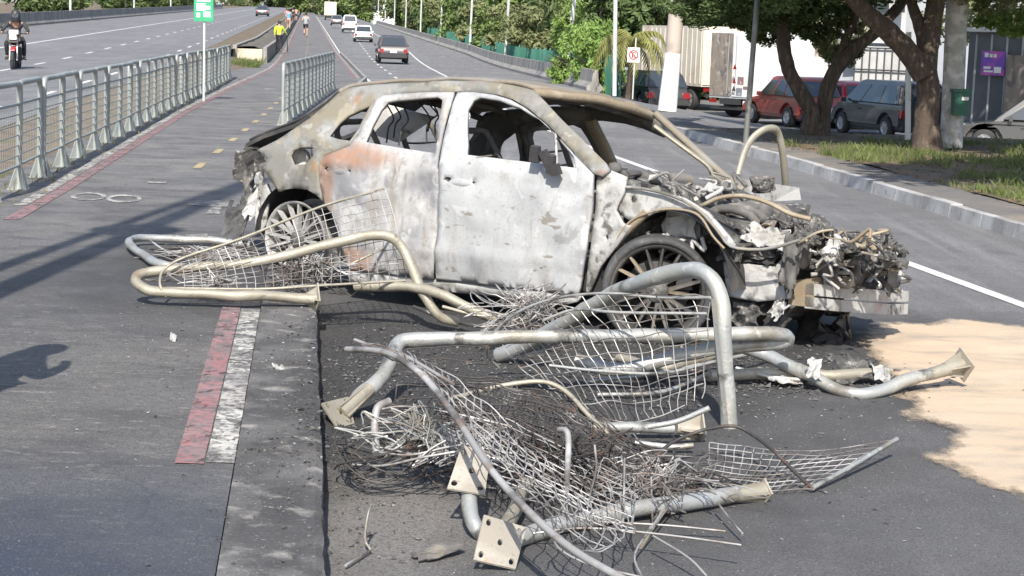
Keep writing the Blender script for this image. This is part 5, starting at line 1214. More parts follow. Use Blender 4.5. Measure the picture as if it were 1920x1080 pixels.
while y < 50.5:
    y2 = y + 1.5
    a, c = Vector((ox(lerp_tab(FR, y) - 0.02, y), y)), Vector((ox(lerp_tab(FR, y2) - 0.02, y2), y2)); d = c - a
    o = g1 if i == 0 else copy_tree(g1)
    o['label'] = 'guardrail panel right of the cycle path behind the car roof, %s from the near end' % ORD[i]
    o.location = (a.x, a.y, zP(y)); o.rotation_euler = (0, 0, math.atan2(d.y, d.x))
    y = y2; i += 1

# ------------------------------------------------------------------ concrete barriers, fence, lamp posts, signs
def barrier(name, label, of, zf, y0, y1, h, seg, m, prof):
    t = thing(name, label, 'barrier', (ox(of(y0), y0), y0, zf(y0)))
    y = y0
    while y < y1:
        a, c = y + 0.02, min(y + seg, y1) - 0.02
        vs = []
        for yy in (a, c):
            for (do, z) in prof: vs.append((ox(of(yy) + do, yy), yy, zf(yy) + z * h))
        n = len(prof)
        fs = [(k, (k + 1) % n, n + (k + 1) % n, n + k) for k in range(n)] + [tuple(range(n - 1, -1, -1)), tuple(range(n, 2 * n))]
        MB().add(vs, fs).build('barrier_block', m, t)
        y += seg
    return t
JP = [(-0.3, -0.2), (-0.3, 0.15), (-0.12, 0.4), (-0.08, 1.0), (0.1, 1.0), (0.14, 0.4), (0.3, 0.15), (0.3, -0.2)]
RW_O = lambda y: lerp_tab([(66, 10.75), (137, 12.65), (400, 12.9)], y)
barrier('road_barrier', 'low stained concrete barrier edging the right side of the road', RW_O, zR, 66, 330, 0.75, 4.0, M['concrete'], JP)
barrier('far_barrier', 'concrete barrier beyond the left carriageway', lambda y: -19.2, zL, 60, 400, 0.9, 6.0, M['concrete'], JP)
M['green'] = mat('green_sheet', (0.06, 0.2, 0.14), 0.6, 0.1, layers=[('N', (0.1, 0.27, 0.2), 0.6, 0.45, 0.65, 0.8)], coord='P')
gf = thing('green_fence', 'green corrugated sheet fence behind the concrete barrier', 'fence', (ox(11.8, 66), 66, -0.3))
y = 66.0
while y < 200:
    vs = []; fs = []
    for k in range(13):
        yy = y + 2.4 * k / 12 * 0.98; oo = RW_O(yy) + 0.85 + (0.05 if k % 2 else -0.05)
        vs += [(ox(oo, yy), yy, zR(yy) - 0.3), (ox(oo, yy), yy, zR(yy) + 1.25)]
    for k in range(12): fs.append((2 * k, 2 * k + 2, 2 * k + 3, 2 * k + 1))
    MB().add(vs, fs).build('fence_panel', M['green'], gf)
    MB().box((ox(RW_O(y) + 0.93, y), y, zR(y) + 0.5), (0.08, 0.08, 1.7)).build('post', M['green'], gf)
    y += 2.4
M['pole'] = mat('pale_pole', (0.5, 0.52, 0.5), 0.6, 0.1, layers=[('N', (0.35, 0.36, 0.35), 1.5, 0.5, 0.65, 0.7)], coord='R')
lamp = thing('lamp_post', 'tall pale lamp post standing in the row behind the concrete barrier', 'lamp post', (0, 0, 0), 'lamp posts along the right barrier')
b = MB(); b.tube([(0, 0, 0), (0, 0, 4), (0, 0, 9)], (0.11, 0.07), 10, 3); b.build('shaft', M['pole'], lamp)
b = MB(); b.tube([(0, 0, 9), (-0.6, 0, 9.7), (-1.8, 0, 9.9)], 0.04, 6, 3); b.build('arm', M['pole'], lamp)
b = MB(); b.box((-2.0, 0, 9.92), (0.6, 0.22, 0.12), 0, 0.8); b.build('lamp_head', M['pole'], lamp)
for i, Y in enumerate([79, 111, 143, 175, 207, 239, 271, 303, 335]):
    o = lamp if i == 0 else copy_tree(lamp)
    o['label'] = 'tall pale lamp post behind the right concrete barrier, %s from the near end' % ORD[i]
    o.location = (ox(RW_O(Y) + 0.45, Y), Y, zR(Y)); o.rotation_euler = (0, radians((4.2, 1.5, 1.0, 0.6, 0.5, 0.3, 0.3, 0, 0)[i]), 0)
for i, Y in enumerate([112, 150, 205, 260]):
    o = copy_tree(lamp); o.location = (ox(-20, Y), Y, zL(Y)); o.rotation_euler = (0, 0, pi)
    o['label'] = 'pale lamp post beyond the left carriageway barrier, %s from the near end' % ORD[i]; o['group'] = 'lamp posts beyond the left barrier'

def flat_disc(n, r, c, nrm_y=-1): return [Vector((c[0] + r * cos(2 * pi * k / n), c[1], c[2] + r * sin(2 * pi * k / n))) for k in range(n)]
M['sgreen'] = mat('sign_green', (0.03, 0.3, 0.14), 0.5, layers=[('N', (0.04, 0.36, 0.18), 3, 0.45, 0.6, 0.6)])
M['swhite'] = mat('sign_white', (0.7, 0.7, 0.68), 0.5)
M['sred'] = mat('sign_red', (0.55, 0.04, 0.05), 0.5)
M['sblack'] = mat('sign_black', (0.03, 0.03, 0.035), 0.5)
p = G(382, 190, 0.17)
sg = thing('path_sign', 'green and white sign on a slim pole beside the left guardrails', 'sign', p)
MB().tube([p, p + Vector((0, 0, 1.2)), p + Vector((0, 0, 2.55))], 0.03, 8, 1).build('pole', M['pole'], sg)
c = D(382, 10, p.y - 0.05)
MB().box(c, (0.44, 0.02, 0.72)).build('panel', M['sgreen'], sg)
for (dx, dz, w, h) in ((0, 0.16, 0.3, 0.16), (-0.06, -0.04, 0.2, 0.16), (0.08, -0.2, 0.16, 0.12), (0.1, -0.05, 0.1, 0.08), (-0.12, -0.22, 0.08, 0.1)):
    MB().box(c + Vector((dx, -0.013, dz)), (w, 0.004, h)).build('pictogram', M['swhite'], sg)
# no-parking sign
p = D(1186, 186, 58)
ns = thing('parking_sign', 'square white no parking sign with red ring on a thin pole', 'sign', p)
MB().tube([p, p + Vector((0.01, 0, 1.0)), p + Vector((0.03, 0, 2.0))], 0.025, 6, 1).build('pole', M['pole'], ns)
c = D(1188, 103, 57.95)
MB().box(c, (0.40, 0.02, 0.48)).build('panel', M['swhite'], ns)
b = MB(); o1, o2 = flat_disc(24, 0.16, c + Vector((0, -0.014, 0.0))), flat_disc(24, 0.115, c + Vector((0, -0.014, 0.0)))
b.add([q for pr in zip(o1, o2) for q in pr], [(2 * k, 2 * ((k + 1) % 24), 2 * ((k + 1) % 24) + 1, 2 * k + 1) for k in range(24)]); b.build('red_ring', M['sred'], ns)
b = MB()
for (dx, dz, w, h) in ((-0.04, 0, 0.035, 0.17), (0.01, 0.07, 0.1, 0.03), (0.005, 0.0, 0.08, 0.03), (0.01, -0.07, 0.1, 0.03)): b.box(c + Vector((dx, -0.013, dz)), (w, 0.003, h))
b.build('letter_e', M['sblack'], ns)
MB().box(c + Vector((0.0, -0.017, 0)), (0.035, 0.003, 0.26), 0, 1, 0, radians(-45)).build('red_slash', M['sred'], ns)
# thin pole, kerb pole, concrete utility poles
def simple_pole(name, label, base, top, r0, r1, m, cat='pole'):
    t = thing(name, label, cat, base); MB().tube([base, (Vector(base) + Vector(top)) / 2, top], (r0, r1), 12, 2).build('shaft', m, t); return t
a = D(1152, 180, 58.5); simple_pole('signal_pole', 'slim pale pole just left of the no parking sign', a, D(1157, -260, 58.5), 0.075, 0.06, M['pole'])
a = G(1398, 268, 0.15); sp_ = simple_pole('kerb_pole', 'leaning dark steel pole at the edge of the right kerb', a, D(1432, -150, a.y), 0.05, 0.045, mat('dark_pole', (0.16, 0.16, 0.15), 0.6, 0.3, layers=[('N', (0.28, 0.27, 0.25), 3, 0.5, 0.65, 0.7)]))
M['lime'] = mat('limewash', (0.75, 0.74, 0.7), 0.85, layers=[('N', (0.5, 0.48, 0.44), 3, 0.55, 0.7, 0.6)])
M['cpole'] = mat('pole_concrete', (0.42, 0.36, 0.31), 0.9, layers=[('N', (0.3, 0.26, 0.22), 2, 0.5, 0.65, 0.7)])
a, m1, tp = D(1251, 208, 48), D(1262, 100, 48), D(1300, -420, 48)
up = thing('utility_pole', 'thick concrete utility pole limewashed white at its foot', 'utility pole', a)
MB().tube([a, m1], (0.26, 0.215), 16, 1).build('limewashed_foot', M['lime'], up)
MB().tube([m1, tp], (0.212, 0.16), 16, 1).build('shaft', M['cpole'], up)
bx_ = D(1277, 5, 47.8); MB().box(bx_, (0.12, 0.12, 0.2)).build('junction_box', M['sblack'], up)
a, tp = D(1783, 277, 31.5), D(1812, -420, 31.5)
M['mottle'] = mat('mottled_pole', (0.4, 0.39, 0.37), 0.9, layers=[('N', (0.62, 0.6, 0.57), 5, 0.48, 0.6, 0.9), ('N', (0.2, 0.18, 0.15), 4, 0.56, 0.7, 0.8)])
up2 = thing('mottled_pole', 'mottled grey concrete pole standing between the thick tree and the dark kiosk', 'utility pole', a)
MB().tube([a, (a + tp) / 2, tp], (0.2, 0.17), 14, 1).build('shaft', M['mottle'], up2)
bc = D(1800, 195, 31.2)
bn = thing('litter_bin', 'green litter bin hung on the mottled concrete pole', 'bin', (bc.x, bc.y, bc.z - 0.2))
M['bin'] = mat('bin_green', (0.02, 0.1, 0.07), 0.5)
MB().box(bc, (0.24, 0.24, 0.4), 0, 1.15).build('bucket', M['bin'], bn); MB().box(bc + Vector((0, 0, 0.235)), (0.32, 0.3, 0.06)).build('lid', M['bin'], bn); MB().box(bc + Vector((0.05, -0.146, 0.1)), (0.12, 0.008, 0.06)).build('sticker', M['swhite'], bn)
# meter post by the kerb and low stump
a = D(1702, 262, 33); t = simple_pole('white_post', 'thin pale post just left of the thick tree trunk', a, D(1704, 60, 33), 0.055, 0.05, M['lime'], 'post')
# ------------------------------------------------------------------ vehicles
def paintm(name, c, rough=0.3): 
    m = mat(name, c, rough, 0.0, layers=[('N', tuple(v * 0.8 + 0.03 for v in c), 2.0, 0.48, 0.66, 0.6)], coord='P')
    m.node_tree.nodes['Principled BSDF'].inputs['Coat Weight'].default_value = 0.5
    return m
M['glass'] = mat('tinted_glass', (0.03, 0.04, 0.05), 0.08, 0.0, spec=0.8)
M['rubber'] = mat('rubber', (0.03, 0.03, 0.03), 0.8)
M['steel'] = mat('wheel_alloy', (0.45, 0.45, 0.46), 0.35, 0.6)
M['lamp_red'] = mat('lamp_red', (0.22, 0.012, 0.014), 0.25)
M['lamp_clear'] = mat('lamp_clear', (0.75, 0.76, 0.78), 0.15)
M['trim'] = mat('black_trim', (0.03, 0.03, 0.032), 0.6)
M['plate_w'] = mat('number_plate', (0.6, 0.6, 0.58), 0.5)
def wheel_part(root, c, r, w, side):
    b = MB(); s_ = side
    b.lathe([(r * 0.6, 0.0), (r * 0.95, 0.0), (r, 0.03), (r, w - 0.03), (r * 0.9, w), (0.0, w)], 24, 'X', (0, 0, 0))
    b.v = [Vector((c[0] - s_ * (v.x) + s_ * w / 2, c[1] + v.y, c[2] + v.z)) for v in b.v]
    o = b.build('wheel', M['rubber'], root)
    b = MB(); b.lathe([(0.0, 0.012), (r * 0.14, 0.01), (r * 0.2, 0.03), (r * 0.56, 0.02), (r * 0.62, 0.0)], 20, 'X')
    b.v = [Vector((c[0] - s_ * v.x + s_ * (w / 2 + 0.004), c[1] + v.y, c[2] + v.z)) for v in b.v]
    b.build('rim', M['steel'], o)
    for k in range(5):
        a = 2 * pi * k / 5; x = c[0] + s_ * (w / 2 + 0.008)
        MB().box((x, c[1] + r * 0.36 * cos(a), c[2] + r * 0.36 * sin(a)), (0.012, r * 0.42, r * 0.13), 0, 1, a).build('spoke', M['steel'], o)
def prism(root, name, prof, x0, x1, m, bevel=0.05, seg=2, taper=None, parent=None):
    """side profile (y, z) extruded across x, edges rounded; taper(z) -> width factor"""
    bm = bmesh.new()
    a = [bm.verts.new((x0, y, z)) for y, z in prof]; c = [bm.verts.new((x1, y, z)) for y, z in prof]
    n = len(prof)
    bm.faces.new(a); bm.faces.new(list(reversed(c)))
    for k in range(n): bm.faces.new((a[(k + 1) % n], a[k], c[k], c[(k + 1) % n]))
    bmesh.ops.recalc_face_normals(bm, faces=bm.faces)
    if bevel:
        ed = [e for e in bm.edges if abs(e.verts[0].co.x - e.verts[1].co.x) < 1e-6]
        bmesh.ops.bevel(bm, geom=ed, offset=bevel, segments=seg, affect='EDGES', clamp_overlap=True)
    if taper:
        for v in bm.verts: v.co.x *= taper(v.co.y, v.co.z)
    me = bpy.data.meshes.new(name)
    off = root_loc(root)
    bmesh.ops.translate(bm, verts=bm.verts, vec=-off) if off.length else None
    bm.to_mesh(me); bm.free()
    for p in me.polygons: p.use_smooth = True
    me.materials.append(m)
    o = bpy.data.objects.new(name, me); col.objects.link(o); o.parent = parent or root
    try: me.set_sharp_from_angle(angle=radians(35))
    except Exception: pass
    return o
def make_car(name, label, cat, m, L_=4.4, W_=1.8, H_=1.6, style='suv', rear=True):
    """front towards +y"""
    t = thing(name, label, cat)
    r = 0.33; h = L_ / 2; wy = (-h + 0.85, h - 0.85); zb = H_ * 0.58
    def arch(y): return [(y + (r + 0.05) * cos(a), 0.3 + (r + 0.05) * sin(a)) for a in [pi * k / 8 for k in range(9)]]
    fr = zb - 0.12
    prof = [(-h + 0.03, 0.3)] + list(reversed(arch(wy[0]))) + list(reversed(arch(wy[1]))) + [(h - 0.05, 0.3), (h, 0.5), (h - 0.06, fr - 0.14), (h - 0.35, fr), (h - 1.15, zb)]
    if style == 'van': prof[-2:] = [(h - 0.25, fr + 0.05), (h - 0.8, zb)]
    if style == 'sedan': prof += [(-h + 0.95, zb), (-h + 0.1, zb - 0.04), (-h, zb - 0.2)]
    else: prof += [(-h + 0.14, zb), (-h + 0.02, zb - 0.22)]
    prof += [(-h, 0.5)]
    body = prism(t, 'body', prof, -W_ / 2, W_ / 2, m, 0.12, 4, lambda y, z: 1 - 0.06 * max(0, (z - 0.7)) - 0.05 * max(0, (0.5 - z)) - 0.16 * max(0, (abs(y) - h + 0.45)))
    if style == 'sedan': c0, c1, t0, t1 = -h + 0.7, h - 1.05, -h + 1.35, h - 1.95
    elif style == 'van': c0, c1, t0, t1 = -h + 0.1, h - 0.65, -h + 0.3, h - 1.55
    else: c0, c1, t0, t1 = -h + 0.16, h - 1.05, -h + 0.55, h - 1.8
    wb_, wt = W_ * 0.475, W_ * 0.365
    f = lambda y, z: (wb_ + (wt - wb_) * (z - zb) / (H_ - zb)) / (W_ / 2)
    cabin = prism(t, 'cabin', [(c0, zb - 0.03), (c1, zb - 0.03), (t1, H_ - 0.05), (t1 - 0.25, H_), (t0 + 0.15, H_), (t0, H_ - 0.06)], -W_ / 2, W_ / 2, m, 0.1, 4, f)
    def cab_pt(s, u, v, e=0.012):     # side glass
        z = zb + 0.03 + (H_ - 0.16 - zb) * v; ya = c0 + (t0 - c0) * v; yb = c1 + (t1 - c1) * v
        return Vector((s * (f(0, z) * W_ / 2 + e), ya + (yb - ya) * u, z))
    for s in (-1, 1):
        for (u0, u1) in ((0.06, 0.3), (0.335, 0.62), (0.655, 0.93)):
            q = [cab_pt(s, u0, 0.06), cab_pt(s, u1, 0.06), cab_pt(s, u1 - 0.01, 0.97), cab_pt(s, u0 + 0.02, 0.97)]
            q2 = [x - Vector((s * 0.02, 0, 0)) for x in q]
            MB().hexa(q2 + q).build('side_window', M['glass'], cabin)
        MB().box((s * (W_ / 2 + 0.06), c1 - 0.45, zb + 0.08), (0.16, 0.1, 0.13), 0, 0.85).build('wing_mirror', M['trim'] if style != 'suv' else m, t)
        for wyy in wy: wheel_part(t, (s * (W_ / 2 - 0.12), wyy, r), r, 0.22, s)
        MB().hexa([(s * (W_ / 2 - 0.34), -h - 0.0, zb - 0.34), (s * (W_ / 2 - 0.06), -h + 0.0, zb - 0.34), (s * (W_ / 2 - 0.06), -h + 0.2, zb - 0.34), (s * (W_ / 2 - 0.34), -h + 0.1, zb - 0.34),
                   (s * (W_ / 2 - 0.34), -h + 0.02, zb - 0.12), (s * (W_ / 2 - 0.1), -h + 0.02, zb - 0.12), (s * (W_ / 2 - 0.1), -h + 0.22, zb - 0.12), (s * (W_ / 2 - 0.34), -h + 0.12, zb - 0.12)]).build('tail_lamp', M['lamp_red'], t)
        MB().box((s * (W_ / 2 - 0.28), h - 0.09, fr - 0.2), (0.36, 0.16, 0.14), -s * 0.2).build('headlamp', M['lamp_clear'], t)
        MB().box((s * (W_ / 2 + 0.001), 0.25, zb - 0.16), (0.03, 0.18, 0.03)).build('door_handle', M['trim'], t)
    # rear and front glass
    for (ya, yt, nm, sg_) in ((c0, t0, 'rear_window', -1), (c1, t1, 'windscreen', 1)):
        q = []
        for v in (0.12, 0.9):
            z = zb + (H_ - 0.06 - zb) * v; yy = ya + (yt - ya) * v + sg_ * 0.015; hw = f(0, z) * W_ / 2 * 0.86
            q += [Vector((-hw, yy, z)), Vector((hw, yy, z))]
        q = [q[0], q[1], q[3], q[2]]
        MB().hexa([x - Vector((0, sg_ * 0.03, 0.0)) for x in q] + q).build(nm, M['glass'], cabin)
    MB().box((0, -h - 0.005, 0.42), (W_ * 0.9, 0.1, 0.2), 0, 0.95).build('rear_bumper', M['trim'], t)
    MB().box((0, h - 0.0, 0.42), (W_ * 0.86, 0.1, 0.2), 0, 0.95).build('front_bumper', M['trim'], t)
    MB().box((0, h - 0.03, fr - 0.22), (W_ * 0.45, 0.06, 0.12)).build('grille', M['trim'], t)
    MB().box((0, -h - 0.02, zb - 0.28), (0.4, 0.02, 0.13)).build('number_plate', M['plate_w'], t)
    MB().box((0, 0, 0.3), (W_ * 0.8, L_ * 0.92, 0.14)).build('underbody', M['trim'], t)
    return t
RAXIS = math.atan2(1, -0.12) - pi / 2          # heading along the road
def put(o, px, py, Y, rz=RAXIS, z=None):
    p = D(px, py, Y)
    o.location = (p.x, p.y, p.z if z is None else z); o.rotation_euler = (0, 0, rz)
    return o
put(make_car('moving_suv', 'dark suv driving away in the middle lane of the road', 'car', paintm('paint_dark', (0.03, 0.022, 0.03)), 4.5, 1.85, 1.62), 734, 117, 107)
put(make_car('moving_suv', 'white suv driving away ahead of the dark suv', 'car', paintm('paint_white', (0.7, 0.7, 0.7)), 4.4, 1.83, 1.63), 680, 79, 172)
put(make_car('moving_van', 'small white van driving away beyond the white suv', 'van', paintm('paint_white2', (0.78, 0.78, 0.76)), 4.6, 1.9, 2.1, 'van'), 655, 60, 222)
put(make_car('far_car', 'small grey car far up the road beside the lorry', 'car', paintm('paint_grey', (0.12, 0.13, 0.14)), 4.3, 1.8, 1.55), 631, 48, 262)
put(make_car('far_car', 'dark car driving away on the far left carriageway', 'car', paintm('paint_navy', (0.03, 0.035, 0.06)), 4.3, 1.8, 1.55), 492, 31, 247)
# parked along the side street
put(make_car('parked_suv', 'orange red suv parked nearest the white lorry', 'car', paintm('paint_orange', (0.26, 0.045, 0.03)), 4.2, 1.78, 1.65), 1484, 221, 59.5, radians(20), ZS)
put(make_car('parked_car', 'dark red car parked behind the forked tree', 'car', paintm('paint_red', (0.3, 0.025, 0.035)), 4.2, 1.75, 1.55, 'suv'), 1566, 226, 60, radians(20), ZS)
put(make_car('parked_minivan', 'dark grey minivan parked left of the thick tree', 'van', paintm('paint_slate', (0.035, 0.033, 0.04)), 4.5, 1.8, 1.72, 'van'), 1664, 248, 54, radians(17), ZS)
put(make_car('parked_hatchback', 'dark car cut by the right edge in front of the kiosk', 'car', paintm('paint_char', (0.06, 0.06, 0.062)), 4.2, 1.75, 1.5, 'suv'), 1935, 277, 47, radians(75), ZS)
put(make_car('shaded_car', 'black car parked in shade behind the no parking sign', 'car', paintm('paint_black', (0.025, 0.027, 0.03)), 4.4, 1.8, 1.55), 1222, 196, 68, radians(12), ZS)
put(make_car('shaded_car', 'small pale blue car half hidden behind the slim pole', 'car', paintm('paint_blue', (0.3, 0.36, 0.45)), 4.0, 1.7, 1.5), 1168, 188, 78, radians(8), ZS)
# box lorries
def make_lorry(name, label, mbox, mdoor, L_=6.2, W_=2.35, zb=0.95, H_=3.3, doors=True):
    t = thing(name, label, 'lorry')
    h = L_ / 2
    box = MB().box((0, -0.6, (zb + H_) / 2), (W_, L_ - 1.6, H_ - zb)).build('cargo_box', mbox, t)
    n = 14
    for s in (-1, 1):
        for k in range(n): MB().box((s * (W_ / 2 + 0.012), -h + 0.35 + (L_ - 1.9) * k / (n - 1), (zb + H_) / 2), (0.024, 0.06, H_ - zb - 0.2)).build('rib', mbox, box)
    yb = -0.6 - (L_ - 1.6) / 2
    for s in (-1, 1):
        d = MB().box((s * W_ / 4, yb - 0.02, (zb + H_) / 2), (W_ / 2 - 0.06, 0.04, H_ - zb - 0.14)).build('rear_door', mdoor[0 if s < 0 else 1], t)
        MB().tube([(s * 0.2, yb - 0.06, zb + 0.15), (s * 0.2, yb - 0.06, H_ - 0.15)], 0.018, 6, 1).build('lock_bar', M['steel'], d)
        MB().box((s * (W_ / 2 - 0.25), yb - 0.05, zb - 0.12), (0.34, 0.06, 0.12)).build('tail_lamp', M['lamp_red'], t)
    MB().box((0, -0.2, zb - 0.12), (0.9, L_ - 0.5, 0.2)).build('chassis', M['trim'], t)
    MB().box((0, yb - 0.02, zb - 0.35), (W_ * 0.85, 0.08, 0.12)).build('underrun_bar', M['trim'], t)
    prism(t, 'cab', [(h - 1.35, 0.5), (h, 0.5), (h, 1.2), (h - 0.35, 2.2), (h - 1.35, 2.3)], -W_ * 0.44, W_ * 0.44, mbox, 0.06, 2)
    for s in (-1, 1):
        for y in (-h + 1.3, h - 0.9): wheel_part(t, (s * (W_ / 2 - 0.2), y, 0.42), 0.42, 0.3, s)
    return t
M['cream'] = mat('cream_box_paint', (0.58, 0.52, 0.44), 0.6, layers=[('N', (0.48, 0.42, 0.35), 1.2, 0.48, 0.64, 0.7), ('N', (0.35, 0.2, 0.11), 2.5, 0.6, 0.72, 0.7)], bump=0.1)
M['boxwhite'] = mat('white_box_paint', (0.66, 0.66, 0.65), 0.55, layers=[('N', (0.5, 0.5, 0.49), 1.2, 0.5, 0.66, 0.7)])
M['graffiti'] = mat('weathered_grey_door', (0.2, 0.17, 0.14), 0.7, layers=[('N', (0.1, 0.09, 0.1), 3, 0.5, 0.6, 0.9, (2, 2, 0.6)), ('N', (0.34, 0.3, 0.26), 4, 0.56, 0.66, 0.8)])
put(make_lorry('cream_lorry', 'cream box lorry parked with rusty rear behind the utility pole', M['cream'], (M['cream'], M['cream']), 7.5), 1290, 203, 73, radians(20), ZS)
wl = make_lorry('white_lorry', 'white box lorry with one dark scribbled rear door', M['boxwhite'], (M['graffiti'], M['boxwhite']), 4.6, 2.3, 0.7, 3.1)
for (dx, z, mm) in ((0.45, 1.75, 'lamp_red'), (0.45, 1.25, 'lamp_red'), (0.45, 0.98, 'trim')):
    MB().add([(dx - 0.1, -2.45, z), (dx + 0.1, -2.45, z), (dx, -2.45, z + 0.2)], [(0, 1, 2)]).build('reflector', M[mm], wl)
for (dx, z, w, hgt) in ((0.75, 1.35, 0.3, 0.28), (1.0, 1.1, 0.2, 0.12)): MB().box((dx, -2.435, z), (w, 0.01, hgt)).build('red_stripe', M['road_red'], wl)
put(wl, 1446, 212, 65.4, radians(-52), ZS)
fl = put(make_lorry('far_lorry', 'tall cream box lorry far up the road', M['cream'], (M['cream'], M['cream']), 8, 2.5, 1.0, 3.9), 619, 38, 385)

# ------------------------------------------------------------------ people
M['skin'] = mat('skin', (0.42, 0.24, 0.16), 0.6)
M['hair'] = mat('hair', (0.025, 0.018, 0.014), 0.7)
def skinned(name, verts, edges, rad, m, parent, sub=2):
    me = bpy.data.meshes.new(name)
    me.from_pydata([tuple(v) for v in verts], edges, [])
    me.materials.append(m)
    o = bpy.data.objects.new(name, me); col.objects.link(o); o.parent = parent
    sk = o.modifiers.new('skin', 'SKIN'); sk.use_smooth_shade = True
    for i, r in enumerate(rad):
        r = r if hasattr(r, '__len__') else (r, r)
        me.skin_vertices[0].data[i].radius = r
    me.skin_vertices[0].data[0].use_root = True
    sb = o.modifiers.new('sub', 'SUBSURF'); sb.levels = sub; sb.render_levels = sub
    return o
def person(label, pose, top, legs, sleeves=True, shorts=False, hair=True, shoes='trim', helmet=None, cat='person', group=None):
    """pose: dict of joints (x right, y forward, z up)"""
    t = thing('person', label, cat, (0, 0, 0), group)
    J = {k: Vector(v) for k, v in pose.items()}
    names = ['pelvis', 'waist', 'chest', 'neck', 'head', 'crown', 'lsh', 'lel', 'lwr', 'lha', 'rsh', 'rel', 'rwr', 'rha', 'lhip', 'lkn', 'lan', 'lto', 'rhip', 'rkn', 'ran', 'rto']
    R_ = [(.125, .1), (.115, .09), (.14, .1), .05, (.078, .092), (.06, .07), .062, .043, .03, .03, .062, .043, .03, .03, .085, .055, .036, .035, .085, .055, .036, .035]
    E_ = [('pelvis', 'waist'), ('waist', 'chest'), ('chest', 'neck'), ('neck', 'head'), ('head', 'crown'), ('chest', 'lsh'), ('lsh', 'lel'), ('lel', 'lwr'), ('lwr', 'lha'), ('chest', 'rsh'), ('rsh', 'rel'), ('rel', 'rwr'), ('rwr', 'rha'),
          ('pelvis', 'lhip'), ('lhip', 'lkn'), ('lkn', 'lan'), ('lan', 'lto'), ('pelvis', 'rhip'), ('rhip', 'rkn'), ('rkn', 'ran'), ('ran', 'rto')]
    ix = {n: i for i, n in enumerate(names)}
    skinned('body', [J[n] for n in names], [(ix[a], ix[b_]) for a, b_ in E_], R_, M['skin'], t)
    # top
    tn = ['waist', 'chest', 'lsh', 'lel', 'rsh', 'rel'] + (['lwr', 'rwr'] if sleeves else []); ti = {n: i for i, n in enumerate(tn)}
    vs = [J[n].copy() for n in tn]; vs.append(J['pelvis'] + Vector((0, 0, 0.02))); vs.append(J['chest'].lerp(J['neck'], 0.7))
    if not sleeves:
        for s in 'lr': vs[ti[s + 'el']] = J[s + 'sh'].lerp(J[s + 'el'], 0.55)
    te = [('waist', 'chest'), ('chest', 'lsh'), ('lsh', 'lel'), ('chest', 'rsh'), ('rsh', 'rel')] + ([('lel', 'lwr'), ('rel', 'rwr')] if sleeves else [])
    rr = {'waist': (.135, .11), 'chest': (.165, .12), 'lsh': .075, 'rsh': .075, 'lel': .055, 'rel': .055, 'lwr': .042, 'rwr': .042}
    skinned('jacket' if sleeves else 'shirt', vs, [(ti[a], ti[b_]) for a, b_ in te] + [(len(tn), 0), (1, len(tn) + 1)], [rr[n] for n in tn] + [(.145, .12), .07], M[top], t)
    ln = ['pelvis', 'lhip', 'lkn', 'rhip', 'rkn'] + ([] if shorts else ['lan', 'ran']); li = {n: i for i, n in enumerate(ln)}
    vs = [J[n].copy() for n in ln]
    if shorts:
        for s in 'lr': vs[li[s + 'kn']] = J[s + 'hip'].lerp(J[s + 'kn'], 0.7)
    le = [('pelvis', 'lhip'), ('lhip', 'lkn'), ('pelvis', 'rhip'), ('rhip', 'rkn')] + ([] if shorts else [('lkn', 'lan'), ('rkn', 'ran')])
    lr = {'pelvis': (.135, .115), 'lhip': .1, 'rhip': .1, 'lkn': .075, 'rkn': .075, 'lan': .055, 'ran': .055}
    skinned('shorts' if shorts else 'trousers', vs, [(li[a], li[b_]) for a, b_ in le], [lr[n] for n in ln], M[legs], t)
    for s in 'lr':
        a, b_ = J[s + 'an'], J[s + 'to']; MB().tube([a + Vector((0, -0.05, -0.03)), a.lerp(b_, 0.5) + Vector((0, 0, -0.02)), b_], 0.046, 8, 2).build('shoe', M[shoes], t)
    hc = J['head'].lerp(J['crown'], 0.55)
    d = (J['crown'] - J['neck']).normalized()
    if helmet:
        b = MB(); b.lathe([(0.1, -0.2), (0.13, -0.13), (0.138, -0.05), (0.14, 0.03), (0.12, 0.1), (0.07, 0.145), (0.0, 0.155)], 18, 'Z', (0, 0, 0)); b.v = [v + hc for v in b.v]; b.build('helmet', M[helmet], t)
    elif hair:
        b = MB(); b.lathe([(0.1, -0.06), (0.108, 0.0), (0.1, 0.06), (0.06, 0.105), (0.0, 0.118)], 16, 'Z'); b.v = [Vector((v.x * 0.9, v.y, v.z)) + hc + Vector((0, -0.018, 0.005)) for v in b.v]; b.build('hair', M['hair'], t)
        for s in (-1, 1): MB().box(hc + Vector((s * 0.085, 0.0, -0.04)), (0.02, 0.03, 0.05)).build('ear', M['skin'], t)
    return t
STAND = dict(pelvis=(0, 0, .95), waist=(0, 0, 1.1), chest=(0, .0, 1.36), neck=(0, 0, 1.5), head=(0, .02, 1.6), crown=(0, .02, 1.71), lsh=(-.18, 0, 1.42), lel=(-.25, -.02, 1.15), lwr=(-.25, .06, .92), lha=(-.25, .08, .82), rsh=(.18, 0, 1.42), rel=(.25, -.02, 1.15), rwr=(.25, .06, .92), rha=(.25, .08, .82),
             lhip=(-.1, 0, .88), lkn=(-.11, .02, .5), lan=(-.11, -.03, .09), lto=(-.12, .12, .04), rhip=(.1, 0, .88), rkn=(.11, .02, .5), ran=(.11, -.03, .09), rto=(.12, .12, .04))
def P(**k): d = dict(STAND); d.update(k); return d
WALK = P(lkn=(-.11, .16, .52), lan=(-.1, .14, .1), lto=(-.1, .28, .06), rkn=(.1, -.02, .5), ran=(.1, -.3, .16), rto=(.1, -.2, .06), lel=(-.24, -.12, 1.18), lwr=(-.24, -.02, .98), lha=(-.24, .03, .92), rel=(.24, .06, 1.16), rwr=(.22, .22, 1.02), rha=(.22, .28, .98))
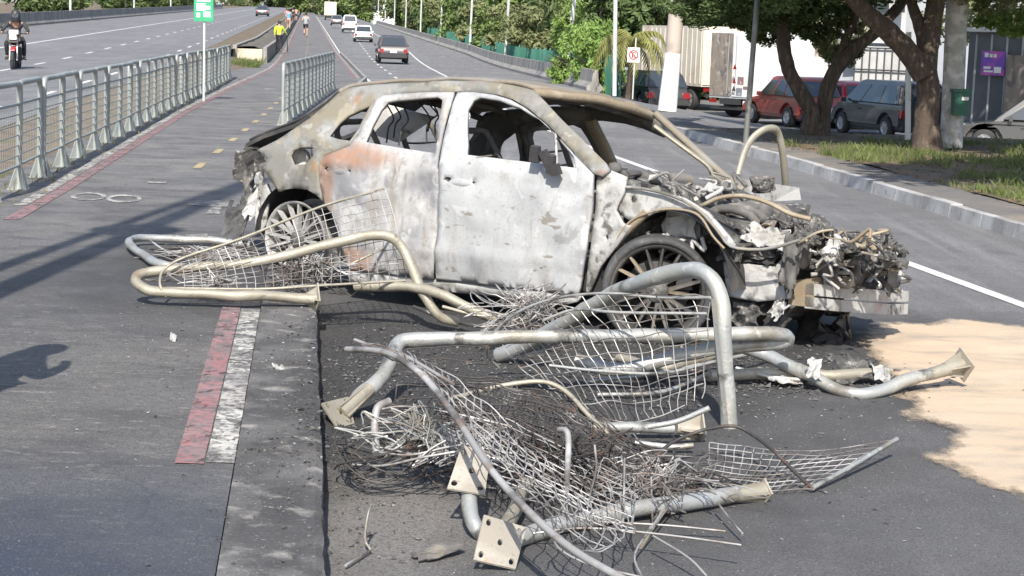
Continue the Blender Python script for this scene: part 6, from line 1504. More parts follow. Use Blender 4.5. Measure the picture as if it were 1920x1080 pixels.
RUN = P(lkn=(-.1, .26, .62), lan=(-.1, .1, .3), lto=(-.1, .2, .22), rkn=(.1, -.06, .5), ran=(.1, -.12, .1), rto=(.1, .03, .04), lel=(-.26, -.2, 1.2), lwr=(-.2, -.02, 1.12), lha=(-.18, .06, 1.14), rel=(.27, -.02, 1.18), rwr=(.2, .2, 1.22), rha=(.18, .27, 1.26))
PUSH = P(lsh=(-.2, .05, 1.4), rsh=(.18, .05, 1.4), rel=(.3, .2, 1.18), rwr=(.4, .36, 1.02), rha=(.44, .42, 1.0), lkn=(-.11, .12, .52), lan=(-.1, .08, .1), lto=(-.1, .22, .06), ran=(.1, -.22, .12), rto=(.1, -.1, .05), chest=(0, .05, 1.35), neck=(0, .08, 1.48), head=(0, .12, 1.58), crown=(0, .14, 1.69))
for n, c in (('neon', (0.62, 0.8, 0.03)), ('black_cloth', (0.02, 0.02, 0.025)), ('blue_cloth', (0.1, 0.33, 0.6)), ('red_cloth', (0.5, 0.06, 0.08)), ('grey_cloth', (0.3, 0.35, 0.4)), ('pink_cloth', (0.55, 0.3, 0.27)), ('dark_jacket', (0.035, 0.037, 0.04))): M[n] = mat(n, c, 0.85, bump=0.2, bscale=30, coord='O', layers=[('N', tuple(v * 0.75 for v in c), 4, 0.45, 0.65, 0.6)])
put(person('person in neon yellow top pushing a bicycle along the path', PUSH, 'neon', 'black_cloth', True), 523, 97, 101)
put(person('person in blue shirt and red cap walking ahead of the cyclist', WALK, 'blue_cloth', 'pink_cloth', False, True), 541, 56, 150)
put(person('jogger in grey top running at the right edge of the path', RUN, 'grey_cloth', 'black_cloth', False, True), 573, 70, 128)
put(person('person in red shirt far along the path', WALK, 'red_cloth', 'grey_cloth', False, True), 537, 45, 205)
put(person('person in dark clothes far along the path', STAND, 'black_cloth', 'black_cloth', True), 549, 43, 210)
put(person('person in pink top far along the path, rightmost of three', WALK, 'pink_cloth', 'black_cloth', False, True), 555, 40, 230)
# bicycle
bk = thing('bicycle', 'dark bicycle pushed by the person in neon yellow', 'bicycle')
for y in (-0.5, 0.52):
    o = MB().tube([(0, y + 0.33 * cos(2 * pi * k / 24), 0.345 + 0.33 * sin(2 * pi * k / 24)) for k in range(25)], 0.018, 6, 1, False).build('wheel', M['rubber'], bk)
    b = MB()
    for k in range(10): b.tube([(0, y, 0.345), (0, y + 0.32 * cos(k * pi / 5), 0.345 + 0.32 * sin(k * pi / 5))], 0.003, 4, 1, False)
    b.build('spokes', M['steel'], o)
for nm, l in (('frame', [(0, -0.5, .345), (0, -.2, .82), (0, .38, .86), (0, -.06, .32), (0, -.5, .345)]), ('seat_tube', [(0, -.06, .32), (0, -.24, .95)]), ('fork', [(0, .36, .98), (0, .42, .7), (0, .52, .345)]), ('handlebar', [(-.28, .3, 1.02), (-.1, .38, 1.03), (.1, .38, 1.03), (.28, .3, 1.02)])):
    MB().tube(l, 0.02, 6, 1).build(nm, M['trim'], bk)
MB().box((0, -.25, .97), (0.13, .26, .05), 0, 0.8).build('saddle', M['trim'], bk)
p = D(523, 97, 101); bk.location = (p.x + 0.48, p.y + 0.15, p.z); bk.rotation_euler = (0, radians(-4), RAXIS)
# motorcycle and rider coming towards the camera on the left carriageway
mo = thing('motorcycle', 'red and white motorcycle ridden towards the camera on the left carriageway', 'motorcycle')
for y, rr in ((0.7, 0.3), (-0.65, 0.3)):
    b = MB(); b.tube([(0, y + rr * cos(2 * pi * k / 24), rr + rr * sin(2 * pi * k / 24)) for k in range(25)], 0.06, 8, 1, False); o = b.build('wheel', M['rubber'], mo)
    MB().lathe([(0, -0.03), (rr * 0.75, -0.02), (rr * 0.75, 0.02), (0, 0.03)], 16, 'X', (0, y, rr)).build('rim', M['steel'], o)
for s in (-1, 1):
    MB().tube([(s * .1, .7, .3), (s * .1, .58, .7), (s * .1, .5, 1.0)], 0.03, 8, 1).build('fork', M['steel'], mo)
    MB().tube([(s * .3, .42, 1.12), (s * .36, .46, 1.3)], 0.008, 5, 1).build('mirror_stalk', M['trim'], mo)
    MB().box((s * .38, .46, 1.33), (0.13, .03, .08)).build('mirror', M['trim'], mo)
    MB().tube([(s * .16, .2, .35), (s * .3, .0, .32)], 0.02, 6, 1).build('footpeg', M['trim'], mo)
MB().tube([(-.4, .3, 1.08), (-.2, .42, 1.08), (.2, .42, 1.08), (.4, .3, 1.08)], 0.018, 6, 2).build('handlebar', M['trim'], mo)
prism(mo, 'fairing', [(.3, .75), (.72, .82), (.66, 1.1), (.5, 1.22), (.3, 1.0)], -0.19, 0.19, M['trim'], 0.05)
MB().box((0, .72, .98), (0.2, .06, .15), 0, 0.9).build('headlamp', M['lamp_clear'], mo); MB().box((-0.02, .745, 1.12), (0.26, .02, .12)).build('white_panel', M['swhite'], mo)
prism(mo, 'tank', [(-.15, .72), (.3, .75), (.32, 1.0), (.05, 1.02), (-.15, .85)], -0.15, 0.15, M['sred'], 0.05)
prism(mo, 'seat', [(-.8, .78), (-.1, .74), (-.1, .86), (-.8, .92)], -0.14, 0.14, M['trim'], 0.04)
prism(mo, 'engine', [(-.2, .25), (.3, .25), (.32, .7), (-.2, .7)], -0.17, 0.17, M['trim'], 0.04)
MB().box((0, .78, .64), (0.15, .4, .03), 0, 0.9, -0.2).build('mudguard', M['sred'], mo)
RIDE = dict(pelvis=(0, -.3, .98), waist=(0, -.24, 1.1), chest=(0, -.12, 1.34), neck=(0, -.04, 1.47), head=(0, .0, 1.56), crown=(0, .02, 1.66), lsh=(-.2, -.1, 1.38), lel=(-.36, .1, 1.18), lwr=(-.36, .3, 1.1), lha=(-.36, .36, 1.1), rsh=(.2, -.1, 1.38), rel=(.36, .1, 1.18), rwr=(.36, .3, 1.1), rha=(.36, .36, 1.1),
            lhip=(-.12, -.25, .92), lkn=(-.25, .2, .8), lan=(-.24, .02, .42), lto=(-.25, .16, .36), rhip=(.12, -.25, .92), rkn=(.25, .2, .8), ran=(.24, .02, .42), rto=(.25, .16, .36))
rd = person('person in dark jacket and black helmet riding the motorcycle', RIDE, 'dark_jacket', 'black_cloth', True, False, False, 'trim', 'sblack')
MB().hexa([(-.08, .1, 1.54), (.08, .1, 1.54), (.08, .15, 1.54), (-.08, .15, 1.54), (-.09, .1, 1.64), (.09, .1, 1.64), (.09, .14, 1.64), (-.09, .14, 1.64)]).build('visor', M['glass'], rd)
YM = 52
pm = D(30, 132, YM)
for o in (mo, rd): o.location = pm; o.rotation_euler = (0, 0, RAXIS + pi + 0.05)
# bystander just outside the left edge and tall posts there, whose shadows fall on the path
by = person('person in dark clothes standing beside the path just outside the left edge', P(rel=(.3, .1, 1.2), rwr=(.2, .16, 1.42), rha=(.16, .14, 1.5)), 'dark_jacket', 'black_cloth', True)
by.location = (-2.5, 7.2, 0.17); by.rotation_euler = (0, 0, radians(-70))
t = thing('street_light', 'grey street light standing left of the frame', 'lamp post', (-3.42, 6.6, 0.17))
MB().tube([(-3.42, 6.6, .17), (-3.42, 6.6, 6), (-3.42, 6.6, 12.2)], (0.13, 0.11), 10, 1).build('shaft', M['pole'], t)
MB().tube([(-3.42, 6.6, 12.2), (-3.2, 6.9, 12.6), (-3.0, 7.4, 12.7)], 0.05, 8, 2).build('arm', M['pole'], t)
t = thing('round_sign', 'round traffic sign on a post left of the frame', 'sign', (-3.78, 7.2, 0.17))
MB().tube([(-3.78, 7.2, .17), (-3.74, 7.2, 5), (-3.5, 7.2, 12)], 0.075, 10, 1).build('post', M['pole'], t)
MB().lathe([(0, -0.01), (0.38, -0.01), (0.38, 0.01), (0, 0.01)], 24, 'Y', (-3.45, 7.1, 6.9)).build('disc', M['swhite'], t)
# ------------------------------------------------------------------ trees, plants, buildings
def leafm(name, c, c2):
    m = mat(name, c, 0.55, 0, layers=[('N', c2, 0.5, 0.42, 0.6, 0.9), ('N', tuple(v * 1.5 for v in c), 2.5, 0.55, 0.7, 0.6)], coord='R', spec=0.3)
    N = m.node_tree.nodes; L = m.node_tree.links; b = N['Principled BSDF']
    tr = N.new('ShaderNodeBsdfTranslucent'); ms = N.new('ShaderNodeMixShader'); ms.inputs[0].default_value = 0.32
    src = b.inputs['Base Color'].links[0].from_socket
    L.new(src, tr.inputs['Color']); L.new(b.outputs[0], ms.inputs[1]); L.new(tr.outputs[0], ms.inputs[2])
    L.new(ms.outputs[0], N['Material Output'].inputs['Surface'])
    return m
LM = [leafm('leaf_mid', (0.19, 0.25, 0.09), (0.13, 0.19, 0.06)), leafm('leaf_dark', (0.12, 0.17, 0.065), (0.085, 0.125, 0.045)), leafm('leaf_bright', (0.25, 0.36, 0.1), (0.18, 0.28, 0.07)), leafm('leaf_olive', (0.23, 0.25, 0.12), (0.17, 0.19, 0.085))]
M['bark'] = mat('bark', (0.075, 0.055, 0.042), 0.95, layers=[('N', (0.14, 0.105, 0.08), 5, 0.48, 0.62, 0.9, (3, 3, 0.6)), ('N', (0.035, 0.028, 0.022), 9, 0.55, 0.7, 0.8)], bump=0.9, bscale=14)
def crown_mesh(name, seed, rx, rz, nclump, nleaf, ls, m, base=0.15, spread=0.26):
    rnd = random.Random(seed); vs = []; fs = []
    cl = []
    for i in range(nclump):
        while True:
            p = Vector((rnd.uniform(-1, 1), rnd.uniform(-1, 1), rnd.uniform(-1, 1)))
            if 0.25 < p.length < 1: break
        p = p.normalized() * (p.length ** 0.6)
        cl.append((Vector((p.x * rx, p.y * rx, p.z * rz)), rnd.uniform(0.6, 1.2)))
    for (c, s) in cl:
        for k in range(nleaf):
            d = Vector((rnd.gauss(0, 1), rnd.gauss(0, 1), rnd.gauss(0, 0.75))); d = d.normalized() * (rnd.random() ** 0.45)
            p = c + d * (spread * rx * s)
            nrm = (d * 0.9 + Vector((rnd.gauss(0, .6), rnd.gauss(0, .6), rnd.gauss(0, .6) + 0.4))).normalized()
            u = nrm.orthogonal().normalized(); a = rnd.uniform(0, 6.28); w = nrm.cross(u); u2 = u * cos(a) + w * sin(a); w2v = nrm.cross(u2)
            l = ls * rnd.uniform(0.7, 1.5); q = len(vs)
            vs += [p - u2 * l, p + w2v * l * 0.42 + nrm * l * 0.12, p + u2 * l, p - w2v * l * 0.42 + nrm * l * 0.12]
            fs.append((q, q + 1, q + 2, q + 3))
    me = bpy.data.meshes.new(name); me.from_pydata([tuple(v) for v in vs], [], fs); me.materials.append(m); return me
CROWNS = [crown_mesh('crown', 10 + k, 2.6, 3.0, 46, 150, 0.17, LM[k]) for k in range(4)]
CROWNS += [crown_mesh('crown', 30, 2.6, 3.4, 60, 130, 0.15, LM[0]), crown_mesh('crown', 31, 2.6, 2.6, 40, 170, 0.17, LM[3]), crown_mesh('crown', 32, 2.6, 3.2, 50, 150, 0.16, LM[2])]
CROWNS += [crown_mesh('crown', 41, 2.6, 2.9, 64, 240, 0.085, LM[1], spread=0.24), crown_mesh('crown', 42, 2.6, 2.7, 60, 220, 0.09, LM[5 % 4 + 2], spread=0.24)]
def trunk_mesh(name, h, r, seed):
    rnd = random.Random(seed); b = MB()
    b.tube([(0, 0, -0.3), (rnd.uniform(-.1, .1), rnd.uniform(-.1, .1), h * 0.4), (rnd.uniform(-.3, .3), rnd.uniform(-.3, .3), h)], (r, r * 0.5), 8, 3)
    for k in range(5):
        a = rnd.uniform(0, 6.28); z = h * rnd.uniform(0.45, 0.9)
        b.tube([(0, 0, z), (cos(a) * 0.8, sin(a) * 0.8, z + 0.7), (cos(a) * 1.7, sin(a) * 1.7, z + 1.8)], (r * 0.5, r * 0.12), 6, 3)
    me = bpy.data.meshes.new(name); me.from_pydata([tuple(v) for v in b.v], [], b.f); me.polygons.foreach_set('use_smooth', [True] * len(b.f)); me.materials.append(M['bark']); return me
TRUNKS = [trunk_mesh('trunk', 4.5, 0.2, k) for k in range(3)]
def tree(name, label, group, loc, k, sx, sz, zc, tr=0, rot=0.0):
    t = thing(name, label, 'tree', loc, group, rot)
    o = bpy.data.objects.new('trunk', TRUNKS[tr % 3]); col.objects.link(o); o.parent = t; o.scale = (1, 1, max(0.3, zc / 4.5))
    c = bpy.data.objects.new('crown', CROWNS[k % 9]); col.objects.link(c); c.parent = t; c.location = (0, 0, zc); c.scale = (sx, sx, sz)
    return t
random.seed(3)
# belt of trees beyond the green fence
i = 0
for (Y, do, k, sx, sz, zc) in [(80, 3.6, 1, 1.0, 1.0, 2.6), (86, 2.6, 6, 0.8, 0.8, 2.0), (92, 4.5, 0, 1.3, 1.4, 3.6), (98, 2.8, 3, 0.9, 0.9, 2.4), (104, 5, 1, 1.5, 1.6, 4.4), (110, 3.0, 5, 1.0, 0.9, 2.3), (116, 5, 4, 1.5, 1.6, 4.5), (124, 3.2, 3, 1.1, 1.0, 2.6), (130, 5.5, 0, 1.7, 1.8, 5), (138, 3.2, 0, 1.1, 1.0, 2.7), (146, 5.5, 2, 1.6, 1.7, 4.6), (154, 3.4, 3, 1.2, 1.1, 2.8),
                           (162, 6, 1, 1.9, 2.0, 5.4), (172, 3.6, 4, 1.3, 1.3, 3.2), (182, 6, 0, 2.0, 2.0, 5.6), (194, 4, 5, 1.4, 1.3, 3.2), (206, 6.5, 6, 2.0, 2.0, 5.6), (220, 4.5, 1, 1.5, 1.6, 3.8), (236, 7, 0, 2.2, 2.2, 6.4), (252, 5, 3, 1.7, 1.7, 4.4), (270, 7, 4, 2.4, 2.4, 6.8), (292, 5.5, 1, 2.0, 2.0, 5), (316, 8, 0, 2.6, 2.6, 7.4), (345, 6, 3, 2.4, 2.4, 6.4)]:
    x = ox(RW_O(Y) + do, Y)
    tree('roadside_tree', '%s roadside tree behind the green sheet fence, %s from the near end' % (('mid green', 'dark green', 'bright green', 'olive', 'mid green', 'olive', 'bright green')[k], ORD[i]), 'trees behind the green fence', (x, Y, zR(Y) - 0.6), k, sx, sz, zc, i, random.uniform(0, 6)); i += 1
i0 = i
for (Y, do, k, sx, sz, zc) in [(90, 9, 1, 2.0, 2.3, 6.5), (104, 11, 0, 2.2, 2.4, 7), (122, 10, 1, 2.3, 2.6, 7.5), (142, 11, 4, 2.5, 2.8, 8), (164, 12, 1, 2.6, 2.9, 8.5), (190, 12, 0, 2.8, 3.0, 9), (222, 13, 1, 3.0, 3.2, 10), (262, 14, 4, 3.4, 3.6, 11), (310, 14, 0, 3.8, 4.0, 12), (112, 24, 1, 2.6, 3.0, 9), (130, 24, 0, 3, 3.2, 10)]:
    tree('tall_tree', 'tall dark tree of the belt behind the roadside trees, %s in its row' % ORD[i - i0], 'tall trees of the belt', (ox(RW_O(Y) + do, Y), Y, -0.8), k, sx, sz, zc, i, random.uniform(0, 6)); i += 1
# bright bush by the end of the barrier, dry-looking palm, more trees over the lorries
p = D(1118, 172, 70); tree('bright_bush', 'bright green bush at the near end of the green fence', None, (p.x, p.y, p.z - 0.2), 6, 0.42, 0.62, 1.3, 1)
p = D(1085, 160, 74); tree('leafy_bush', 'mid green leafy bush against the end of the green fence', None, (p.x, p.y, p.z - 0.2), 2, 0.5, 0.5, 1.2, 2)
p = D(1140, 178, 72); tree('low_bush', 'low green bush beside the slim pole', None, (p.x, p.y, p.z - 0.2), 2, 0.3, 0.36, 0.6, 2)
def palm(label, base, h, n, fl, m, seed):
    t = thing('palm_tree', label, 'palm', base); rnd = random.Random(seed); B = Vector(base); top = B + Vector((0.05, 0, h))
    MB().tube([B, B.lerp(top, 0.5) + Vector((0.06, 0, 0)), top], (0.16, 0.1), 10, 3).build('trunk', M['bark'], t)
    for k in range(n):
        a = 2 * pi * k / n + rnd.uniform(-.2, .2); el = rnd.uniform(-0.1, 1.3); d = Vector((cos(a), sin(a), 0))
        sp = smooth_path([top, top + d * fl * 0.35 * cos(el) + Vector((0, 0, fl * 0.35 * sin(el) + 0.05)), top + d * fl * 0.7 + Vector((0, 0, fl * (0.5 * sin(el) - 0.1))), top + d * fl * 0.95 + Vector((0, 0, fl * (0.3 * sin(el) - 0.6)))], 6)
        b = MB()
        for j in range(1, len(sp)):
            tt = j / len(sp); s_ = (sp[j] - sp[j - 1]); sd = s_.cross(Vector((0, 0, 1))).normalized(); l = 0.42 * fl * sin(pi * min(1, tt * 0.9 + 0.1)) * 0.6 + 0.05
            for sg_ in (-1, 1):
                tip = sp[j] + sd * sg_ * l * 0.7 + Vector((0, 0, -l * 0.6)) + s_ * 0.8
                b.add([sp[j - 1], sp[j], tip], [(0, 1, 2)])
        b.build('frond', m, t)
    return t
M['frond_y'] = leafm('frond_yellow', (0.26, 0.26, 0.08), (0.18, 0.17, 0.06)); M['frond_g'] = leafm('frond_green', (0.1, 0.15, 0.05), (0.07, 0.11, 0.035))
p = D(1176, 190, 64); palm('small palm with yellowing crown behind the no parking sign', (p.x, p.y, ZS), 2.4, 22, 1.5, M['frond_y'], 1)
p = D(1120, 170, 80); palm('tall palm with drooping fronds above the bright bush', (p.x, p.y, -0.6), 6.2, 26, 3.4, M['frond_g'], 2)
p = D(1225, 185, 82); palm('tall palm with drooping fronds behind the utility pole', (p.x, p.y, -0.6), 5.6, 26, 3.4, M['frond_g'], 3)
for (px, Y, k, s, zc, lab) in [(1300, 86, 7, 1.9, 5.6, 'dark leafy tree above the cream lorry'), (1380, 84, 7, 1.9, 6.2, 'leafy tree standing behind both lorries'), (1210, 96, 7, 1.9, 5.0, 'leafy tree behind the shaded cars'), (1556, 72, 8, 0.55, 3.4, 'pale leafy tree by the white gate'), (1880, 66, 8, 1.3, 5.6, 'bright tree over the roof of the dark kiosk'), (1500, 92, 7, 2.0, 6.4, 'dark tree behind the white lorry')]:
    p = D(px, 100, Y); tree('street_tree', lab, None, (p.x, Y, ZS), k, s, s, zc, 1, px)

# two street trees on the verge, with limbs
def limb_tree(name, label, limbs, crowns, hang, base):
    t = thing(name, label, 'tree', base)
    b = MB()
    for l, r in limbs:
        sp = pts3(l)
        q = [sp[0]] + [p + Vector((noise.noise(p * 2), noise.noise(p * 2 + Vector((3, 1, 0))), 0)) * 0.05 for p in sp[1:]]
        b.tube(q, r, 14, 5)
    vs = []
    for v in b.v:
        n_ = noise.noise(v * 5) * 0.03 + noise.noise(v * 14) * 0.012
        vs.append(v + Vector((n_, n_ * 0.6, 0)))
    b.v = vs; b.build('trunk', M['bark'], t)
    for (c, k, s, sz) in crowns:
        o = bpy.data.objects.new('crown', CROWNS[k]); col.objects.link(o); o.parent = t; o.location = Vector(c) - Vector(base); o.scale = (s, s, sz); o.rotation_euler = (0, 0, random.uniform(0, 6))
    return t
B1 = G(1524, 252, 0.15)
limb_tree('forked_tree', 'dark tree forking low into two leaning trunks beyond the right kerb', [
    ([(1512, 256, 35), (1520, 215, 35), (1503, 175, 35), (1480, 130, 35), (1472, 80, 35), (1464, 0, 35), (1450, -140, 35)], (0.17, 0.11)),
    ([(1540, 256, 35.2), (1546, 200, 35.2), (1562, 140, 35.2), (1600, 95, 35.2), (1645, 58, 35.2), (1700, -5, 35.3), (1740, -90, 35.5)], (0.17, 0.09)),
    ([(1560, 145, 35.2), (1574, 100, 35.4), (1590, 70, 35.5), (1602, 30, 35.6), (1606, -60, 35.8)], (0.1, 0.07)),
    ([(1526, 262, 35.1), (1528, 235, 35.1), (1530, 226, 35.1)], (0.27, 0.12))],
    [(D(1470, -130, 35.5), 7, 1.0, 0.55), (D(1400, -60, 35), 7, 0.55, 0.4), (D(1620, -150, 36), 7, 1.0, 0.5), (D(1450, 30, 35.6), 1, 0.26, 0.22), (D(1400, 20, 35.4), 1, 0.2, 0.14), (D(1530, 30, 35.8), 1, 0.24, 0.2), (D(1575, 70, 36), 3, 0.2, 0.2), (D(1345, -40, 34.5), 7, 0.5, 0.3)], None, tuple(B1))
B2 = G(1738, 283, 0.15)
limb_tree('thick_tree', 'thick barked tree with a big leaning limb before the mottled pole', [
    ([(1738, 290, 30.7), (1735, 240, 30.7), (1738, 180, 30.7), (1737, 120, 30.7), (1742, 70, 30.7), (1755, 0, 30.8), (1770, -120, 31)], (0.22, 0.15)),
    ([(1732, 140, 30.6), (1700, 95, 30.5), (1660, 55, 30.4), (1625, 25, 30.3), (1590, -15, 30.2), (1540, -90, 30)], (0.2, 0.12)),
    ([(1735, 95, 30.7), (1722, 50, 30.8), (1712, 10, 31), (1700, -60, 31.2)], (0.12, 0.08)), ([(1738, 292, 30.7), (1737, 262, 30.7), (1736, 236, 30.7)], (0.31, 0.22))],
    [(D(1640, -190, 30), 7, 1.0, 0.5), (D(1800, -190, 31), 7, 1.1, 0.55), (D(1520, -120, 30), 7, 0.6, 0.4), (D(1860, -60, 31.5), 8, 0.45, 0.3), (D(1900, 10, 33), 2, 0.3, 0.2)], None, tuple(B2))
# two trees outside the right edge that shade the verge and the road
tree('verge_tree', 'street tree just outside the right edge', None, (8.2, 17.5, 0.15), 1, 1.25, 0.8, 6.2, 1)
tree('verge_tree', 'street tree further outside the right edge', None, (11.5, 25, 0.15), 1, 1.5, 0.9, 6.4, 2)

p = D(1741, 200, 46); tree('shade_tree', 'tall tree added behind the thick tree to shade the parked cars', None, (p.x, 46, ZS), 7, 2.1, 0.8, 8.0, 1)  # added with its trunk out of sight; the high crown shades the parked cars
# grass on the verge: uncountable
def grass(name, label, area, n, h0, h1, m, seed, zf, dens=None):
    rnd = random.Random(seed); b = MB(); vs = []; fs = []
    for i in range(n):
        x, y = area(rnd)
        if dens and noise.noise(Vector((x * 0.8, y * 0.45, seed))) + 0.5 * noise.noise(Vector((x * 3, y * 2, seed))) < dens + rnd.uniform(-.15, .15): continue
        h = rnd.uniform(h0, h1); a = rnd.uniform(0, 6.28); w = 0.006 + 0.006 * rnd.random(); ln = Vector((rnd.gauss(0, .35), rnd.gauss(0, .35), 0)) * h
        z = zf(x, y); q = len(vs); d = Vector((cos(a), sin(a), 0)) * w
        P0 = Vector((x, y, z)); vs += [P0 - d, P0 + d, P0 + ln * 0.4 + Vector((0, 0, h * 0.6)) + d * 0.6, P0 + ln + Vector((0, 0, h))]
        fs += [(q, q + 1, q + 2), (q, q + 2, q + 3)]
    b.v = [Vector(v) for v in vs]; b.f = fs; b.smooth = [False] * len(fs)
    return tag(b.build(name, m), label, 'grass', kind='stuff')
M['grass'] = leafm('grass_blade', (0.15, 0.18, 0.06), (0.1, 0.13, 0.04)); M['weed'] = leafm('weed_blade', (0.2, 0.18, 0.07), (0.12, 0.13, 0.04))
def area1(r):
    while True:
        y = r.uniform(17, 33.5); o = r.uniform(8.3, 16)
        if y < 31 or o > 10.4: return ox(o, y), y
def vz(x, y):
    o = x + 0.12 * y
    return 0.142 + 0.10 * max(0, noise.noise(Vector((o * 0.5, y * 0.4, 0)))) - 0.01
grass('verge_grass', 'patchy sunlit grass under the trees beyond the right kerb', area1, 38000, 0.04, 0.16, M['grass'], 4, vz, -0.02)
def area2(r):
    y = r.uniform(14.5, 56); o = lerp_tab(FL, y) + r.gauss(0.0, 0.14); return ox(o, y), y
grass('fence_weeds', 'dry weeds along the foot of the left guardrails', area2, 900, 0.03, 0.09, M['weed'], 5, lambda x, y: zP(y) - 0.01, 0.0)
def area3(r):
    y = r.uniform(70, 79); o = r.uniform(-3.2, -1.9); return ox(o, y), y
grass('planter_weeds', 'weeds growing at the end wall of the planter', area3, 2500, 0.1, 0.35, M['grass'], 6, lambda x, y: zP(y) - 0.02, 0.05)
# fallen leaves under the trees
rnd = random.Random(9); b = MB()
for k in range(2500):
    y = rnd.uniform(20, 36); o = rnd.uniform(8.2, 15); x = ox(o, y); z = vz(x, y) + 0.02; a = rnd.uniform(0, 6.28); s = rnd.uniform(0.02, 0.05)
    b.add([(x + s * cos(a + q), y + s * sin(a + q), z + rnd.uniform(0, .02)) for q in (0, 1.2, 3.1, 4.4)], [(0, 1, 2, 3)])
tag(b.build('fallen_leaves', mat('dry_leaf', (0.16, 0.1, 0.05), 0.9)), 'dry fallen leaves on the soil under the street trees', 'leaves', kind='stuff')

# buildings behind the side street
M['bwall'] = mat('pale_plaster', (0.55, 0.55, 0.54), 0.9, layers=[('N', (0.4, 0.39, 0.37), 0.6, 0.48, 0.66, 0.7)])
M['bgrey'] = mat('grey_render', (0.42, 0.44, 0.47), 0.9, layers=[('N', (0.33, 0.345, 0.36), 0.8, 0.48, 0.66, 0.7)])
M['kiosk'] = mat('dark_kiosk_metal', (0.09, 0.095, 0.105), 0.7, layers=[('N', (0.14, 0.145, 0.15), 1.2, 0.48, 0.66, 0.7)])
M['bar'] = mat('dark_bar', (0.05, 0.055, 0.06), 0.6)
p0, p1 = D(1545, 150, 80), D(1760, 150, 76)
wh = thing('warehouse', 'pale warehouse behind the parked cars with barred white gate', 'building', (p0.x, p0.y, ZS))
def wall_box(root, name, a, c, h, m, th=0.4, z0=ZS):
    d = Vector((c.x - a.x, c.y - a.y, 0)).normalized(); n_ = Vector((-d.y, d.x, 0)) * th
    q = [Vector((a.x, a.y, z0)), Vector((c.x, c.y, z0)), Vector((c.x, c.y, z0)) + n_, Vector((a.x, a.y, z0)) + n_]
    return MB().hexa(q + [v + Vector((0, 0, h)) for v in q]).build(name, m, root)
wall_box(wh, 'wall', p0, p1, 7.0, M['bgrey'], 12)
g_a, g_b = D(1600, 150, 77.2), D(1712, 150, 75.2)
gate = wall_box(wh, 'gate', g_a, g_b, 2.75, M['bwall'], 0.2)
for k in range(9):
    q = g_a.lerp(g_b, k / 8); MB().box((q.x, q.y - 0.1, ZS + 1.35), (0.05, 0.05, 2.7)).build('gate_bar', M['bar'], gate)
for zz in (0.9, 1.75, 2.68):
    q = (g_a + g_b) / 2; MB().tube([(g_a.x, g_a.y - 0.13, ZS + zz), (g_b.x, g_b.y - 0.13, ZS + zz)], 0.035, 6, 1).build('gate_rail', M['bar'], gate)
wall_box(wh, 'upper_panel', D(1590, 150, 77.6), D(1690, 150, 76), 4.6, M['bwall'], 0.1, ZS + 2.9)
for k in range(3):
    a, c = D(1612 + 30 * k, 60, 76.9 - 0.55 * k), D(1630 + 30 * k, 60, 76.6 - 0.55 * k)
    wall_box(wh, 'window', a + Vector((0, -0.2, 0)), c + Vector((0, -0.2, 0)), 1.0, M['glass'], 0.1, ZS + 4.2)
# kiosk with poster
k0, k1 = D(1812, 150, 50), D(1990, 150, 47)
ks = thing('kiosk', 'dark grey metal kiosk with purple poster at the right edge', 'kiosk', (k0.x, k0.y, ZS))
wall_box(ks, 'wall', k0, k1, 3.2, M['kiosk'], 3)
wall_box(ks, 'roof', k0 + Vector((-0.2, -0.3, 0)), k1 + Vector((0.2, -0.3, 0)), 0.12, M['bwall'], 3.6, ZS + 3.21)
for k in range(6):
    q = k0.lerp(k1, (k + 0.5) / 6); MB().box((q.x, q.y - 0.02, ZS + 1.6), (0.05, 0.04, 3.1)).build('seam', M['bgrey'], ks)
pa, pb = D(1836, 140, 49.3), D(1880, 140, 48.6)
M['poster'] = mat('poster_print', (0.16, 0.05, 0.4), 0.4, layers=[('N', (0.5, 0.08, 0.35), 2.2, 0.45, 0.6, 0.9), ('N', (0.06, 0.06, 0.4), 3, 0.55, 0.65, 0.8)])
pst = wall_box(ks, 'poster', pa + Vector((0, -0.12, 0)), pb + Vector((0, -0.12, 0)), 0.66, M['poster'], 0.03, pa.z)
for (u0, u1, v0, v1) in ((0.12, 0.28, 0.74, 0.92), (0.33, 0.45, 0.74, 0.88), (0.5, 0.62, 0.74, 0.88), (0.12, 0.5, 0.12, 0.2), (0.1, 0.4, 0.26, 0.36), (0.55, 0.85, 0.1, 0.35)):
    a, c = (pa.lerp(pb, u0) + Vector((0, -0.15, 0))), (pa.lerp(pb, u1) + Vector((0, -0.15, 0)))
    wall_box(pst, 'print_block', a, c, 0.66 * (v1 - v0), M['swhite'], 0.01, pa.z + 0.66 * v0)
wall_box(ks, 'shutter', D(1885, 140, 48.3) + Vector((0, -0.06, 0)), D(1960, 140, 47.3) + Vector((0, -0.06, 0)), 1.6, M['graffiti'], 0.05, ZS + 1.0)
# walls closing the view on the right between trees
wall2 = thing('boundary_wall', 'pale boundary wall behind the lorries', 'wall', (D(1400, 150, 92).x, 92, ZS))
wall_box(wall2, 'wall_face', D(1290, 150, 94), D(1560, 150, 90), 3.0, M['bwall'], 0.3)
MB().tube([D(1538, 220, 66), D(1535, 100, 66), D(1545, -200, 66)], 0.16, 10, 1).build('pillar', M['cpole'], wall2)

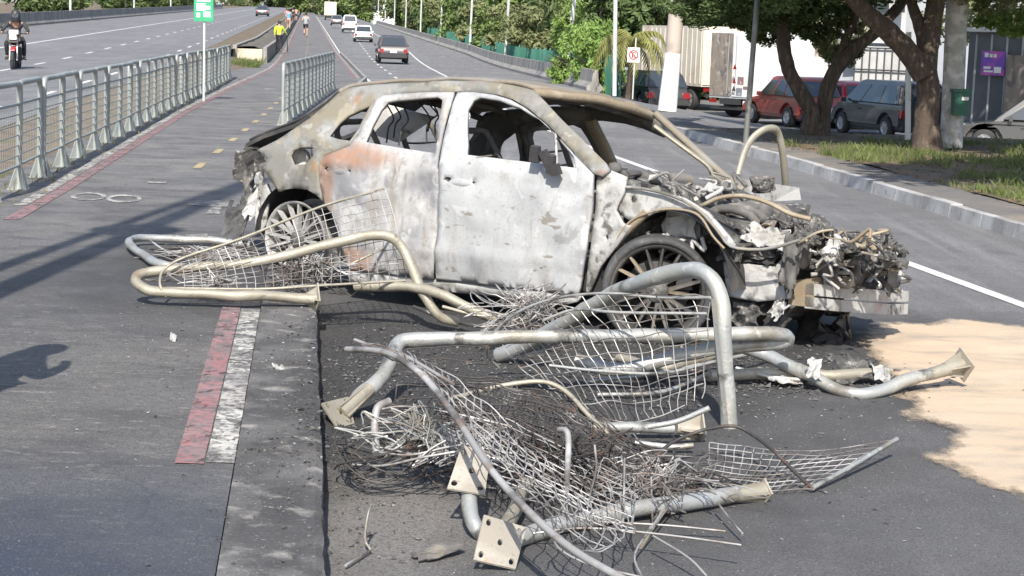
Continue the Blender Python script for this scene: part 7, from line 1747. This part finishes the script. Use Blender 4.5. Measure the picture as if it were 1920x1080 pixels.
# far city at the end of the road
M['far_cream'] = mat('far_cream', (0.68, 0.62, 0.5), 0.9, layers=[('N', (0.55, 0.5, 0.42), 0.1, 0.45, 0.65, 0.6)]); M['far_white'] = mat('far_white', (0.7, 0.71, 0.72), 0.9); M['far_glass'] = mat('far_window', (0.25, 0.29, 0.33), 0.4)
def block(label, px0, px1, Y, pytop, m, depth=20, cols=5, rows=3):
    a, c = D(px0, 20, Y), D(px1, 20, Y); top = D((px0 + px1) / 2, pytop, Y).z
    t = thing('far_building', label, 'building', (a.x, Y, 0)); z0 = 2.0
    wall_box(t, 'wall', a, c, top - z0, m, depth, z0)
    wall_box(t, 'parapet', a + Vector((-0.3, -0.3, 0)), c + Vector((0.3, -0.3, 0)), 0.5, m, depth + 0.6, top + 0.01)
    for r in range(rows):
        for k in range(cols):
            q0, q1 = a.lerp(c, (k + 0.2) / cols), a.lerp(c, (k + 0.75) / cols); zz = z0 + (top - z0) * (0.35 + 0.6 * r / rows)
            wall_box(t, 'window', q0 + Vector((0, -0.12, 0)), q1 + Vector((0, -0.12, 0)), (top - z0) * 0.12, M['far_glass'], 0.2, zz)
block('pale low building far beyond the left carriageway', 398, 440, 620, -40, M['far_white'])
block('wide white building far beyond the left carriageway', 442, 505, 680, -28, M['far_white'], 30, 8, 3)
block('cream building right at the vanishing end of the planter', 506, 538, 640, -60, M['far_cream'], 20, 4, 4)
block('pale building far behind the road end', 590, 640, 760, -90, M['far_white'], 20, 5, 6)
block('cream tower block far behind the lamp posts', 642, 690, 900, -140, M['far_cream'], 20, 5, 8)
block('grey tower far off left of the lorry', 700, 760, 980, -160, M['far_white'], 20, 5, 8)
random.seed(8)
for k, (px, Y, s) in enumerate([(548, 560, 4.6), (566, 590, 4.2), (584, 600, 4.6), (602, 620, 4.4), (622, 610, 4.8), (470, 560, 2.6), (500, 590, 2.4), (420, 540, 2.4), (645, 520, 4.6), (665, 470, 4.2)]):
    p = D(px, 25, Y); tree('distant_tree', 'green tree far off at the end of the road, %s of its clump' % ORD[k], 'distant trees at the road end', (p.x, Y, zR(min(Y, 560)) - 1.0), k, s, s * 0.75, s * 1.9, k, k)
for k in range(13):
    Y = 100 + 24 * k; p = ox(-25 - (k % 3) * 3, Y); tree('far_side_tree', 'dense tree beyond the left carriageway barrier, %s from the near end' % ORD[k], 'trees beyond the left barrier', (p, Y, zL(Y) - 1.0), (1, 0, 4)[k % 3], 1.6, 1.3, 3.8, k, k)
